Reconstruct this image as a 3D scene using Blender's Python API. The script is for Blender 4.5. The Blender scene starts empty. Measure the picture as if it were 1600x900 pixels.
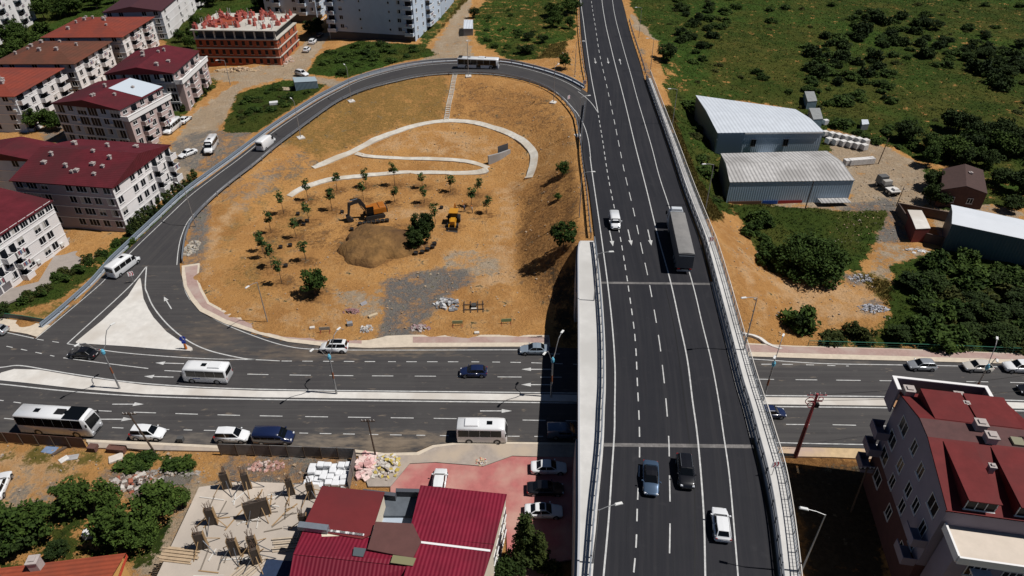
import bpy, math, random
import numpy as np
from mathutils import Vector, Matrix
random.seed(11); RNG = np.random.default_rng(7)
SC = bpy.context.scene; COL = SC.collection
F0 = 1067.0; TH = math.radians(35.4); CAMH = 70.0
ST, CT = math.sin(TH), math.cos(TH)

def P(px, py, z=0.0):
    """survey point: where the photographed point stands at height z"""
    xn = (px - 800) / F0; yn = (py - 450) / F0
    t = (CAMH - z) / (ST + yn * CT)
    return Vector((t * xn, t * (CT - yn * ST), z))

# ---------------------------------------------------------------- camera, sky, sun
cam = bpy.data.cameras.new('camera'); camo = bpy.data.objects.new('camera', cam); COL.objects.link(camo)
camo.location = (0, 0, CAMH); camo.rotation_euler = (math.radians(90) - TH, 0, 0)
cam.sensor_width = 36; cam.lens = 36 * F0 / 1600; cam.clip_start = 1; cam.clip_end = 3000
SC.camera = camo
SUN_EL = math.radians(59); SUN_DIR = Vector((1.0, -0.10, 0)).normalized()
sv = Vector((SUN_DIR.x * math.cos(SUN_EL), SUN_DIR.y * math.cos(SUN_EL), math.sin(SUN_EL)))
W = bpy.data.worlds.new('World'); SC.world = W; W.use_nodes = True
nt = W.node_tree; bgn = nt.nodes['Background']
sky = nt.nodes.new('ShaderNodeTexSky'); sky.sky_type = 'NISHITA'; sky.sun_disc = False
sky.sun_elevation = SUN_EL; sky.sun_rotation = math.atan2(SUN_DIR.x, SUN_DIR.y)
sky.air_density = .45; sky.dust_density = .05; sky.altitude = 300
nt.links.new(sky.outputs[0], bgn.inputs[0]); bgn.inputs[1].default_value = 0.05
sl = bpy.data.lights.new('sun', 'SUN'); sl.energy = 5.0; sl.angle = math.radians(0.5); sl.color = (1.0, .965, .92)
slo = bpy.data.objects.new('sun', sl); COL.objects.link(slo); slo.location = (0, 100, 150)
slo.rotation_euler = sv.to_track_quat('Z', 'Y').to_euler()
SC.render.engine = 'CYCLES'
vs = SC.view_settings; vs.view_transform = 'Standard'; vs.look = 'None'; vs.exposure = -0.15; vs.gamma = 1.0; vs.use_curve_mapping = False
SC.cycles.max_bounces = 5; SC.cycles.diffuse_bounces = 1; SC.cycles.glossy_bounces = 2; SC.cycles.transmission_bounces = 2
SC.cycles.use_denoising = True

# ---------------------------------------------------------------- materials
MATS = {}
def mat(name, col, rough=.7, metal=0., spec=.4, noise=None, bump=None, coat=0., stripe=None):
    """noise=(scale, amount, detail): value variation; stripe=(axis, period, depth): ribbed sheet"""
    if name in MATS: return MATS[name]
    m = bpy.data.materials.new(name); m.use_nodes = True; MATS[name] = m
    t = m.node_tree; b = t.nodes['Principled BSDF']; L = t.links.new
    b.inputs['Base Color'].default_value = (*col, 1); b.inputs['Roughness'].default_value = rough
    b.inputs['Metallic'].default_value = metal; b.inputs['Specular IOR Level'].default_value = spec
    if coat: b.inputs['Coat Weight'].default_value = coat; b.inputs['Coat Roughness'].default_value = .06
    tc = None
    if noise or bump or stripe:
        tc = t.nodes.new('ShaderNodeTexCoord')
    csock = None
    if noise:
        sc, am, *r = noise
        n1 = t.nodes.new('ShaderNodeTexNoise'); n1.inputs['Scale'].default_value = sc; n1.inputs['Detail'].default_value = 8; n1.inputs['Roughness'].default_value = .68
        L(tc.outputs['Object'], n1.inputs['Vector'])
        mr = t.nodes.new('ShaderNodeMapRange'); mr.inputs['From Min'].default_value = .28; mr.inputs['From Max'].default_value = .72
        mr.inputs['To Min'].default_value = 1 - am; mr.inputs['To Max'].default_value = 1 + am
        L(n1.outputs['Fac'], mr.inputs['Value'])
        mx = t.nodes.new('ShaderNodeMix'); mx.data_type = 'RGBA'; mx.blend_type = 'MULTIPLY'; mx.inputs[0].default_value = 1
        mx.inputs[6].default_value = (*col, 1); L(mr.outputs[0], mx.inputs[7]); csock = mx.outputs[2]
        if r:   # second tint for large patches
            n2 = t.nodes.new('ShaderNodeTexNoise'); n2.inputs['Scale'].default_value = sc * .17; n2.inputs['Detail'].default_value = 5
            L(tc.outputs['Object'], n2.inputs['Vector'])
            m2 = t.nodes.new('ShaderNodeMapRange'); m2.inputs['From Min'].default_value = .45; m2.inputs['From Max'].default_value = .65
            L(n2.outputs['Fac'], m2.inputs['Value'])
            mx2 = t.nodes.new('ShaderNodeMix'); mx2.data_type = 'RGBA'; mx2.blend_type = 'MIX'
            L(m2.outputs[0], mx2.inputs[0]); L(csock, mx2.inputs[6]); mx2.inputs[7].default_value = (*r[0], 1); csock = mx2.outputs[2]
    if csock: L(csock, b.inputs['Base Color'])
    if stripe:
        ax, per, dep = stripe
        sp = t.nodes.new('ShaderNodeSeparateXYZ'); L(tc.outputs['Object'], sp.inputs[0])
        mu = t.nodes.new('ShaderNodeMath'); mu.operation = 'MULTIPLY'; mu.inputs[1].default_value = 2 * math.pi / per; L(sp.outputs[ax], mu.inputs[0])
        si = t.nodes.new('ShaderNodeMath'); si.operation = 'SINE'; L(mu.outputs[0], si.inputs[0])
        bp = t.nodes.new('ShaderNodeBump'); bp.inputs['Strength'].default_value = 1.0; bp.inputs['Distance'].default_value = dep; L(si.outputs[0], bp.inputs['Height'])
        L(bp.outputs[0], b.inputs['Normal'])
    elif bump:
        n3 = t.nodes.new('ShaderNodeTexNoise'); n3.inputs['Scale'].default_value = bump[0]; n3.inputs['Detail'].default_value = 6
        L(tc.outputs['Object'], n3.inputs['Vector'])
        bp = t.nodes.new('ShaderNodeBump'); bp.inputs['Strength'].default_value = .8; bp.inputs['Distance'].default_value = bump[1]; L(n3.outputs['Fac'], bp.inputs['Height'])
        L(bp.outputs[0], b.inputs['Normal'])
    return m
def leafmat(name, c1, c2):
    m = mat(name, c1, .8, spec=.15); t = m.node_tree; b = t.nodes['Principled BSDF']; L = t.links.new
    tc = t.nodes.new('ShaderNodeTexCoord'); oi = t.nodes.new('ShaderNodeObjectInfo')
    n = t.nodes.new('ShaderNodeTexNoise'); n.inputs['Scale'].default_value = 1.1; n.inputs['Detail'].default_value = 4
    L(tc.outputs['Object'], n.inputs['Vector'])
    a = t.nodes.new('ShaderNodeMath'); a.operation = 'MULTIPLY_ADD'; a.inputs[1].default_value = 2.2; a.inputs[2].default_value = -.9; L(n.outputs['Fac'], a.inputs[0])
    a2 = t.nodes.new('ShaderNodeMath'); a2.operation = 'MULTIPLY_ADD'; a2.inputs[1].default_value = .5; L(oi.outputs['Random'], a2.inputs[0]); L(a.outputs[0], a2.inputs[2])
    cl = t.nodes.new('ShaderNodeClamp'); L(a2.outputs[0], cl.inputs[0])
    mx = t.nodes.new('ShaderNodeMix'); mx.data_type = 'RGBA'; L(cl.outputs[0], mx.inputs[0]); mx.inputs[6].default_value = (*c1, 1); mx.inputs[7].default_value = (*c2, 1)
    L(mx.outputs[2], b.inputs['Base Color'])
    return m

# ---------------------------------------------------------------- mesh builder
class MB:
    def __init__(s): s.v = []; s.f = []; s.m = []; s.cur = 0
    def mi(s, i): s.cur = i; return s
    def face(s, pts):
        n = len(s.v); s.v += [tuple(p) for p in pts]; s.f.append(tuple(range(n, n + len(pts)))); s.m.append(s.cur); return s
    def add(s, vs_, fs):
        n = len(s.v); s.v += [tuple(p) for p in vs_]
        for f in fs: s.f.append(tuple(i + n for i in f)); s.m.append(s.cur)
        return s
    def box(s, x0, x1, y0, y1, z0, z1, M=None, taper=1.0):
        cx, cy = (x0 + x1) / 2, (y0 + y1) / 2
        vs_ = [(x0, y0, z0), (x1, y0, z0), (x1, y1, z0), (x0, y1, z0)]
        vs_ += [(cx + (x - cx) * taper, cy + (y - cy) * taper, z1) for x, y, _ in vs_[:4]]
        if M is not None: vs_ = [tuple(M @ Vector(p)) for p in vs_]
        return s.add(vs_, [(3, 2, 1, 0), (4, 5, 6, 7), (0, 1, 5, 4), (1, 2, 6, 5), (2, 3, 7, 6), (3, 0, 4, 7)])
    def cyl(s, a, b, r0, r1=None, n=8, cap=True):
        a, b = Vector(a), Vector(b); r1 = r0 if r1 is None else r1
        d = (b - a).normalized(); u = d.orthogonal().normalized(); w = d.cross(u)
        vs_ = []
        for c, r in ((a, r0), (b, r1)):
            for i in range(n):
                q = 2 * math.pi * i / n; vs_.append(c + (u * math.cos(q) + w * math.sin(q)) * r)
        fs = [(i, (i + 1) % n, n + (i + 1) % n, n + i) for i in range(n)]
        if cap: fs += [tuple(range(n - 1, -1, -1)), tuple(range(n, 2 * n))]
        return s.add(vs_, fs)
    def tube(s, pts, r, n=6):
        for a, b in zip(pts, pts[1:]): s.cyl(a, b, r, r, n)
        return s
    def loft(s, rings, close=True, caps=True):
        n = len(rings[0]); vs_ = [p for r in rings for p in r]; fs = []
        for k in range(len(rings) - 1):
            for i in range(n if close else n - 1):
                j = (i + 1) % n; fs.append((k * n + i, k * n + j, (k + 1) * n + j, (k + 1) * n + i))
        if caps: fs += [tuple(range(n - 1, -1, -1)), tuple(range((len(rings) - 1) * n, len(rings) * n))]
        return s.add(vs_, fs)
    def mesh(s, name, mats):
        me = bpy.data.meshes.new(name); me.from_pydata(s.v, [], s.f)
        for m in (mats if isinstance(mats, (list, tuple)) else [mats]): me.materials.append(m)
        me.polygons.foreach_set('material_index', s.m); me.update(); return me
    def build(s, name, mats, parent=None, smooth=False, bevel=0., fix=True):
        me = s.mesh(name, mats)
        if fix:
            import bmesh
            bm = bmesh.new(); bm.from_mesh(me); bmesh.ops.remove_doubles(bm, verts=bm.verts, dist=1e-4); bmesh.ops.recalc_face_normals(bm, faces=bm.faces); bm.to_mesh(me); bm.free()
        if smooth: me.shade_smooth()
        return obj(name, me, parent, bevel)
def obj(name, me, parent=None, bevel=0.):
    o = bpy.data.objects.new(name, me); COL.objects.link(o)
    if parent is not None: o.parent = parent
    if bevel:
        b = o.modifiers.new('bevel', 'BEVEL'); b.width = bevel; b.segments = 2; b.limit_method = 'ANGLE'
    return o
def tag(o, label=None, cat=None, group=None, kind=None):
    if label: o['label'] = label
    if cat: o['category'] = cat
    if group: o['group'] = group
    if kind: o['kind'] = kind
    return o
def thing(name, label, cat, loc=(0, 0, 0), rz=0., group=None):
    o = bpy.data.objects.new(name, None); COL.objects.link(o); o.location = loc; o.rotation_euler = (0, 0, rz); o.empty_display_size = .3
    return tag(o, label, cat, group)
KIDS = {}
def dup(o, loc=None, rz=None, label=None, group=None, scale=None, parent=None):
    """a copy of a thing with copies of its parts and sub-parts"""
    c = o.copy(); COL.objects.link(c)
    if parent is not None: c.parent = parent
    if loc is not None: c.location = loc
    if rz is not None: c.rotation_euler = (0, 0, rz)
    if label: c['label'] = label
    if group: c['group'] = group
    if scale is not None: c.scale = scale if isinstance(scale, (tuple, list)) else (scale,) * 3
    for ch in o.children: dup(ch, parent=c)
    return c
def cr(pts, n=8):
    """Catmull-Rom through points (tuples of any length)"""
    A = np.array(pts, float)
    if len(A) < 3: return [tuple(A[0] * (1 - t) + A[-1] * t) for t in np.linspace(0, 1, n + 1)]
    Q = np.vstack([2 * A[0] - A[1], A, 2 * A[-1] - A[-2]]); out = []
    for i in range(1, len(Q) - 2):
        p0, p1, p2, p3 = Q[i - 1:i + 3]
        for k in range(n):
            t = k / n
            out.append(tuple(.5 * (2 * p1 + (p2 - p0) * t + (2 * p0 - 5 * p1 + 4 * p2 - p3) * t * t + (3 * p1 - p0 - 3 * p2 + p3) * t ** 3)))
    out.append(tuple(A[-1])); return out
def resample(pts, step):
    """equal steps along a 3D polyline -> list of Vectors"""
    pts = [Vector(p) for p in pts]; out = [pts[0].copy()]; acc = 0.
    for a, b in zip(pts, pts[1:]):
        L = (b - a).length
        if L < 1e-6: continue
        d = step - acc
        while d <= L: out.append(a.lerp(b, d / L)); d += step
        acc = (acc + L) % step
    return out
# ================================================================ ramps and overpass in plan
RAMP = [((175,414),(281,414),0),((197,393),(283,392),.15),((220,371),(288,369),.45),((255,338),(300,343),.95),((293,303),(330,312),1.5),
 ((330,275),(362,285),2.1),((367,248),(396,259),2.7),((402,221),(427,233),3.3),((436,196),(457,210),3.9),((491,160),(513,169),4.8),
 ((525,141.5),(540,153.5),5.3),((560,125),(572,140.5),5.8),((609,110.5),(614,129),6.4),((658,101),(660,119.5),6.9),((716,97),(712,115.5),7.3),
 ((780,98),(768,117),7.6),((829,107),(808,123),7.8),((873,120.5),(840,132),7.9),((903,135),(866,144.5),7.95),((925,152),(885,161),7.98),
 ((936,180),(902,185),7.985),((945,215),(909,217),7.985),((952,251),(914,251),7.985),((962,300),(922,300),7.985)]
ramp_pts = cr([tuple(P(*a, z)) + tuple(P(*b, z)) for a, b, z in RAMP], 8)
ramp_out = [Vector(p[:3]) for p in ramp_pts]; ramp_in = [Vector(p[3:]) for p in ramp_pts]
DZ = 8.0
# overpass, by rows: y, footway outer left, rail left, asphalt left, asphalt right, fence right
DECK = [(-60,893,896,900,952,962),(0,897,901,905,972,979),(50,900,904,908,985,996),(100,905,909,914,1001,1010),(139,910,914,919,1012,1024),(225,902,906,910,1042,1057),
 (300,907,912,921,1066,1085),(365,910,917,929,1090,1111),(388,903,923,932,1097,1120),(440,902.5,925,939,1110,1136),(525,903,931,945,1131,1160),(600,903,931,946.5,1149,1182),
 (640,903,929,945,1161,1195),(692,903,927,943,1174,1211),(741,903,922,939,1186,1225),(802,903,915.5,933,1198,1236),(871,902,910.5,928,1207,1245),(940,900,905,924,1213,1252),(1100,896,901,918,1222,1264)]
deck_rows = cr(DECK, 6)
def deck_line(col, z=DZ):   # col 1..5
    return [P(r[col], r[0], z) for r in deck_rows]
def deck_x(Y, col):
    L = deck_line(col)
    for a, b in zip(L, L[1:]):
        if (a.y - Y) * (b.y - Y) <= 0: return a.x + (b.x - a.x) * (Y - a.y) / (b.y - a.y + 1e-9)
    return L[0].x if Y > L[0].y else L[-1].x
ABUT_FAR, WING, ABUT_NEAR = 88.5, 101.0, 56.5

# ================================================================ terrain
GX0, GX1, GY0, GY1, GS = -265., 285., 28., 345., 1.0
nx = int((GX1 - GX0) / GS) + 1; ny = int((GY1 - GY0) / GS) + 1
gx = np.linspace(GX0, GX1, nx); gy = np.linspace(GY0, GY1, ny); XX, YY = np.meshgrid(gx, gy)
CZ = np.full((ny, nx), np.nan)
def stamp(p, z, r=0):
    i = int(round((p[1] - GY0) / GS)); j = int(round((p[0] - GX0) / GS))
    if r == 0:
        if 0 <= i < ny and 0 <= j < nx: CZ[i, j] = z
        return
    i0, i1, j0, j1 = max(0, i - r), min(ny, i + r + 1), max(0, j - r), min(nx, j + r + 1)
    if i0 < i1 and j0 < j1: CZ[i0:i1, j0:j1] = z
def stamp_line(pts, r=0, dz=0.):
    for p in resample(cr([tuple(P(*q)) for q in pts], 6), .5): stamp(p, p.z + dz, r)
def pip(poly, X, Y):
    r = np.zeros(X.shape, bool); n = len(poly)
    for i in range(n):
        x1, y1 = poly[i][:2]; x2, y2 = poly[(i + 1) % n][:2]
        if y1 == y2: continue
        c = ((y1 > Y) != (y2 > Y)) & (X < (x2 - x1) * (Y - y1) / (y2 - y1) + x1); r ^= c
    return r
# anchors (surveyed spot heights)
for px, py, z in [(1300,480,.5),(1500,450,1),(1590,520,.3),(1430,500,.6),(1135,322,.9),(1160,362,.8),(1195,420,.7),(1230,480,.5),(1237,520,.2),(1240,330,1),(1340,300,1),(1450,340,1),(1580,400,1),
  (1108,215,1.6),(1200,200,1.6),(1350,200,1.8),(1550,250,2),(1300,100,4.2),(1500,120,4),(1100,100,5.6),(1060,60,7),(1400,20,6),(1600,20,6),(1200,20,7),(1270,385,.8),
  (100,480,.2),(60,430,.3),(150,400,.4),(200,350,.8),(110,420,.3),(300,250,2.2),(250,200,2.2),(350,150,3.6),(400,110,4.2),(300,130,3.6),(100,250,1.5),(20,300,1),(50,200,2),(0,100,3),(150,100,3),
  (300,60,4),(480,60,4.6),(560,100,5.2),(640,70,5.8),(700,50,6.8),(760,60,7.2),(850,105,7.6),(860,40,7.8),(720,0,7.6),(200,0,4),(400,0,5),(470,130,4.3),(420,170,3.2),(885,90,7.9)]:
    stamp(P(px, py, z), z, 1)
BASIN = [(318,430),(350,390),(420,330),(470,302),(560,278),(755,268),(800,290),(803,340),(796,430),(858,500),(855,522),(500,522),(420,505),(362,490),(330,465)]
for l in ([(488,262,1.0),(530,250,1.4),(565,232,1.8),(630,207,3),(697,189,3.6),(770,200,3.6),(812,222,3.2),(833,245,2.5),(825,280,1.0)],
          [(560,241,1.7),(600,247,1.4),(650,249,1.3),(710,252,1.2),(765,265,.9)], [(450,308,.3),(500,287,.4),(600,273,.5),(700,270,.6),(768,268,.8)],
          [(808,300,.6),(812,340,.4),(806,420,.3)],
          [(1118,243,.7),(1200,241,.7),(1285,239,.7)], [(1086,182,.9),(1104,214,.8),(1118,243,.7)], [(1136,315,.4),(1230,314,.4),(1330,313,.4)], [(1122,272,.6),(1130,296,.5),(1136,315,.4)], [(1484,380,.5),(1540,395,.5),(1600,410,.4)]):
    stamp_line(l, 0)
NY_ROAD = (YY <= 83.0)
CZ[NY_ROAD] = -.13
pxg = None
def gridpx(Z):
    d = Z - CAMH; zc = YY * CT - d * ST; yc = -(YY * ST + d * CT); return 800 + F0 * XX / zc, 450 + F0 * yc / zc
bx, by = gridpx(np.zeros_like(XX) + .2)
CZ[pip(BASIN, bx, by)] = .2
JUNC = [(0,524),(42,524),(72,512),(140,453),(176,413),(281,413),(288,450),(312,487),(350,505),(400,522),(450,535),(500,541),(575,545),(860,545),(860,580),(0,580)]
CZ[pip(JUNC, bx, by)] = -.13
# under the deck and the ramps
for k in range(0, len(ramp_pts) - 1):
    a, b, c, d = ramp_out[k], ramp_in[k], ramp_out[k + 1], ramp_in[k + 1]
    w = max((a - b).length, 1)
    for u in np.linspace(-1.6 / w, 1 + 1.6 / w, int(w * 2.5) + 6):
        for v in (0, .25, .5, .75): stamp((a.lerp(b, u)).lerp(c.lerp(d, u), v), a.z + (c.z - a.z) * v - (.22 if -.3 / w < u < 1 + .3 / w else .12))
for Y in np.arange(WING, 345, .5):
    x0, x1 = deck_x(Y, 1), deck_x(Y, 5)
    for x in np.arange(x0 - .5, x1 + .6, .5): stamp((x, Y), DZ - .3)
for Y in np.arange(93, WING, .5):
    x1 = deck_x(Y, 5)
    for x in np.arange(x1 - 5, x1 + .8, .5): stamp((x, Y), DZ - .4 - max(0, 96 - Y) * .3)
# smooth surface through everything above
def relax(C, it):
    fixed = ~np.isnan(C)
    if min(C.shape) > 24:
        c2 = np.full(((C.shape[0] + 1) // 2, (C.shape[1] + 1) // 2), np.nan)
        acc = np.zeros_like(c2); cnt = np.zeros_like(c2)
        ii, jj = np.nonzero(fixed); np.add.at(acc, (ii // 2, jj // 2), C[ii, jj]); np.add.at(cnt, (ii // 2, jj // 2), 1)
        ok = cnt > 0; c2[ok] = acc[ok] / cnt[ok]
        z2 = relax(c2, it); Z = np.repeat(np.repeat(z2, 2, 0), 2, 1)[:C.shape[0], :C.shape[1]]
    else: Z = np.where(fixed, np.nan_to_num(C), np.nanmean(C))
    Z = np.where(fixed, np.nan_to_num(C), Z)
    for _ in range(it):
        Pd = np.pad(Z, 1, mode='edge'); Z = np.where(fixed, Z, .25 * (Pd[:-2, 1:-1] + Pd[2:, 1:-1] + Pd[1:-1, :-2] + Pd[1:-1, 2:]))
    return Z
TZ = relax(CZ, 60)
def vnoise(scale, seed, shape=(ny, nx)):
    r = np.random.default_rng(seed); h = int(shape[0] * GS / scale) + 3; w = int(shape[1] * GS / scale) + 3
    g = r.random((h, w)); yi = (np.arange(shape[0]) * GS / scale); xi = (np.arange(shape[1]) * GS / scale)
    y0 = yi.astype(int); x0 = xi.astype(int); fy = (yi - y0)[:, None]; fx = (xi - x0)[None]; fy = fy * fy * (3 - 2 * fy); fx = fx * fx * (3 - 2 * fx)
    return (g[np.ix_(y0, x0)] * (1 - fy) * (1 - fx) + g[np.ix_(y0 + 1, x0)] * fy * (1 - fx) + g[np.ix_(y0, x0 + 1)] * (1 - fy) * fx + g[np.ix_(y0 + 1, x0 + 1)] * fy * fx) - .5
free = np.isnan(CZ).astype(float)
soft = free.copy()
for _ in range(4): q = np.pad(soft, 1, mode='edge'); soft = np.minimum(free, (q[:-2, 1:-1] + q[2:, 1:-1] + q[1:-1, :-2] + q[1:-1, 2:] + q[1:-1, 1:-1]) / 5)
bas = pip(BASIN, bx, by)
TZ = TZ + soft * (vnoise(11, 1) * .9 + vnoise(4.3, 2) * .5 + vnoise(2, 3) * .3) + bas * (vnoise(6, 4) * .25 + vnoise(2.2, 5) * .22 + vnoise(1.2, 6) * .12)
TZ += (YY < 55) * np.clip((55 - YY) / 6, 0, 1) * (np.abs(XX + 45) > -1) * ((XX < -18) | (XX > 33)) * (vnoise(4, 8) * .35)
def tz(x, y):
    u = min(max((x - GX0) / GS, 0), nx - 1.001); v = min(max((y - GY0) / GS, 0), ny - 1.001); j, i = int(u), int(v); a, b = u - j, v - i
    return float(TZ[i, j] * (1 - a) * (1 - b) + TZ[i, j + 1] * a * (1 - b) + TZ[i + 1, j] * (1 - a) * b + TZ[i + 1, j + 1] * a * b)
def G(px, py, dz=0.):
    """the spot on the ground seen at a surveyed point"""
    z = 0.
    for _ in range(14): p = P(px, py, z); z = .5 * z + .5 * tz(p.x, p.y)
    p = P(px, py, z); p.z = tz(p.x, p.y) + dz; return p

# ---------------------------------------------------------------- ground cover
PX, PY = gridpx(TZ)
def cover(polys, blur=1):
    m = np.zeros((ny, nx))
    for p, v in polys: m = np.maximum(m, pip(p, PX, PY) * v)
    for _ in range(blur): q = np.pad(m, 1, mode='edge'); m = (q[:-2, 1:-1] + q[2:, 1:-1] + q[1:-1, :-2] + q[1:-1, 2:] + 2 * m) / 6
    return m
green = cover([([(1000,-60),(1700,-60),(1700,262),(1520,262),(1440,255),(1400,232),(1340,212),(1290,200),(1240,170),(1085,148),(1062,100),(1035,75),(990,22),(960,-60)],.62),
  ([(1034,75),(1064,100),(1088,150),(1060,160),(1040,128),(1030,100)],.5),([(1034,128),(1060,140),(1085,146),(1290,200),(1300,240),(1290,255),(1130,300),(1150,338),(1122,330),(1098,290),(1072,235),(1052,180)],.66),([(1140,318),(1330,330),(1390,330),(1345,420),(1300,425),(1240,440),(1205,425),(1160,350)],.75),
  ([(1395,415),(1480,385),(1700,410),(1700,560),(1380,535),(1390,470)],.78),([(1290,520),(1390,500),(1420,545),(1280,540)],.4),([(350,195),(372,145),(450,125),(512,132),(470,160),(400,207),(352,207)],.72),
  ([(478,115),(500,85),(560,64),(660,70),(684,86),(620,98),(540,122)],.8),([(665,75),(722,0),(690,0),(650,60)],.45),([(735,30),(790,-40),(905,-40),(900,60),(862,70),(835,95),(790,92),(745,66)],.55),
  ([(-400,-60),(480,-60),(440,20),(320,110),(250,60),(100,130),(0,190),(-400,300)],.75),([(-100,480),(60,450),(140,410),(200,362),(285,290),(318,286),(200,392),(90,470),(-100,520)],.62),
  ([(-200,820),(60,800),(110,770),(150,775),(140,830),(280,770),(285,800),(240,880),(-200,980)],.42),([(185,712),(310,708),(312,735),(190,735)],.42),([(795,780),(856,800),(850,920),(780,920)],.55),
  ([(100,180),(250,180),(330,120),(345,128),(250,215),(150,260)],.5),([(1440,262),(1700,262),(1700,330),(1540,320),(1470,330)],.6),([(740,230),(800,225),(800,235),(745,240)],.0)])
dry = cover([([(1036,168),(1052,165),(1070,195),(1098,285),(1132,340),(1106,345),(1084,300),(1056,225)],.75),([(1310,0),(1362,0),(1352,42),(1318,46)],.62),([(1436,128),(1482,130),(1472,150),(1445,150)],.6),([(1490,170),(1560,172),(1550,190),(1500,190)],.5),([(1200,15),(1240,12),(1230,45),(1205,48)],.5),([(1000,-60),(1160,-60),(1140,60),(1090,110),(1040,70)],.55),([(1130,320),(1220,300),(1200,350),(1150,340)],.5),([(1060,160),(1110,190),(1140,330),(1110,330)],.5),
  ([(1330,420),(1400,440),(1480,400),(1560,420),(1500,440),(1400,500)],.5),([(740,60),(840,20),(900,20),(880,90),(800,95)],.55),([(0,500),(90,470),(200,390),(300,290),(330,288),(200,400),(90,500)],.35),([(650,90),(730,0),(690,-40)],.6),
  ([(420,160),(470,140),(500,135),(470,160),(430,180)],.5),([(1160,-60),(1700,-60),(1700,262),(1085,150)],.34),
  ([(0,690),(130,700),(190,720),(120,760),(0,720)],.35)])
gravel = cover([([(200,160),(268,200),(282,190),(250,215),(240,250),(290,290),(200,300),(80,330),(60,200)],.5),([(0,300),(80,310),(95,330),(110,380),(60,400),(0,420)],.5),([(262,225),(300,205),(398,203),(372,246),(320,272),(285,265)],.52),([(596,440),(640,424),(715,418),(745,430),(735,448),(690,470),(655,515),(640,548),(582,548),(598,490)],.64),([(1318,320),(1400,305),(1425,380),(1335,378),(1300,340)],.60),
  ([(1310,430),(1345,425),(1350,445),(1320,450)],.6),([(1352,470),(1385,470),(1380,492),(1345,490)],.7),([(140,728),(300,735),(310,750),(230,790),(190,770)],.6),([(300,330),(330,318),(320,420),(300,440),(285,420)],.6),([(330,300),(480,230),(500,255),(380,330)],.3),
  ([(0,760),(110,740),(130,760),(0,850)],.3),([(60,500),(110,470),(130,455),(140,455),(80,510)],.4),([(350,700),(560,712),(560,760),(340,760)],.55),([(1000,70),(1016,110),(1024,150),(1012,140)],.6)])
tan = cover([([(1186,96),(1212,88),(1232,116),(1204,128)],.5),([(1280,28),(1300,25),(1305,60),(1288,64)],.36),([(240,275),(300,180),(372,128),(436,112),(442,100),(486,56),(520,48),(492,86),(476,118),(545,128),(520,136),(440,122),(376,140),(340,205),(300,270),(285,290)],.7),([(300,118),(440,100),(440,120),(360,128),(318,122)],.6),
  ([(1282,200),(1340,212),(1400,236),(1460,268),(1475,300),(1420,330),(1335,318),(1300,260)],.66),([(655,100),(700,40),(725,-60),(752,-60),(728,40),(742,95),(700,98)],.6),([(560,60),(640,62),(650,72),(560,70)],.3),([(0,470),(75,440),(150,395),(190,370),(110,440),(0,490)],.4),
  ([(985,20),(1010,40),(1040,60),(1030,66),(1005,52),(992,44)],.95),([(690,395),(780,390),(790,430),(700,440)],.4),([(520,455),(600,450),(600,500),(540,490)],.45),([(1560,262),(1700,270),(1700,290),(1560,282)],.9),([(300,745),(500,755),(450,900),(200,900)],.55),([(-200,760),(0,720),(100,720),(90,790),(0,850),(-200,880)],.35),
  ([(1440,300),(1560,320),(1600,330),(1590,400),(1470,380)],.5),([(1300,310),(1335,318),(1330,335),(1140,322),(1140,316)],.5),([(1365,375),(1440,385),(1480,400),(1420,420),(1390,470),(1360,450)],.36)])
SAPXY = [(444,334),(424,364),(411,393),(425,418),(441,443),(482,314),(483,348),(463,372),(478,408),(527,298),(519,329),(572,292),(568,313),(617,290),(617,316),(660,293),(663,317),(704,300),(747,305),(737,322),(760,334),(493,462),(655,385),(709,355),(580,340)]
olive = cover([([(560,128),(700,118),(694,186),(600,205),(500,250),(440,222),(470,190)],.62),([(330,330),(420,270),(480,235),(500,255),(420,320),(340,400)],.34),([(340,440),(440,330),(520,300),(500,340),(430,420),(420,480)],.36)], 3)
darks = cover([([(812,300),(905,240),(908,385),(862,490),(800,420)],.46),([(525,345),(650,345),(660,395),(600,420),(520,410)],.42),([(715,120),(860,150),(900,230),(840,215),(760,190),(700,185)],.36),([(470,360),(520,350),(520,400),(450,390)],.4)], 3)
darks = np.maximum(darks, cover([([(1205,712),(1300,716),(1360,730),(1360,1000),(1255,1000),(1240,880)],.95),([(860,380),(905,380),(905,545),(858,530)],.6),([(840,720),(905,710),(905,1000),(850,1000)],.9)], 2))  # deepens the shade in the block's pit and beside the bridge, painted into the ground
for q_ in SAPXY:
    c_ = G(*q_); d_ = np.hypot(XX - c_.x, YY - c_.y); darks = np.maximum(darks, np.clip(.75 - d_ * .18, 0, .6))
pale = cover([([(690,395),(800,385),(815,440),(760,450),(700,440)],.55),([(775,290),(815,280),(812,400),(770,400)],.4),([(-200,715),(60,700),(130,715),(150,730),(100,750),(60,790),(-200,900)],.6),([(300,440),(330,345),(420,270),(440,275),(350,360),(330,450)],.5),([(330,470),(420,505),(560,520),(560,500),(430,490),(350,455)],.36),([(500,470),(590,450),(600,500),(520,490)],.5),([(560,330),(700,320),(700,345),(560,345)],.42),([(560,228),(620,210),(700,198),(800,225),(760,250),(640,240)],.36),([(1190,430),(1380,440),(1390,500),(1250,500)],.5),([(1140,380),(1170,390),(1215,500),(1190,520)],.36)], 3)
black = cover([([(1222,727),(1300,727),(1375,740),(1400,1000),(1275,1000),(1252,830)],.8),([(200,730),(300,735),(310,760),(220,770),(170,745)],.4),([(860,400),(905,400),(905,540),(860,520)],.5)], 2)  # block and bridge shadow painted near-black on the ground, plus a darker rubbish plot
TANF = tan
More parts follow.
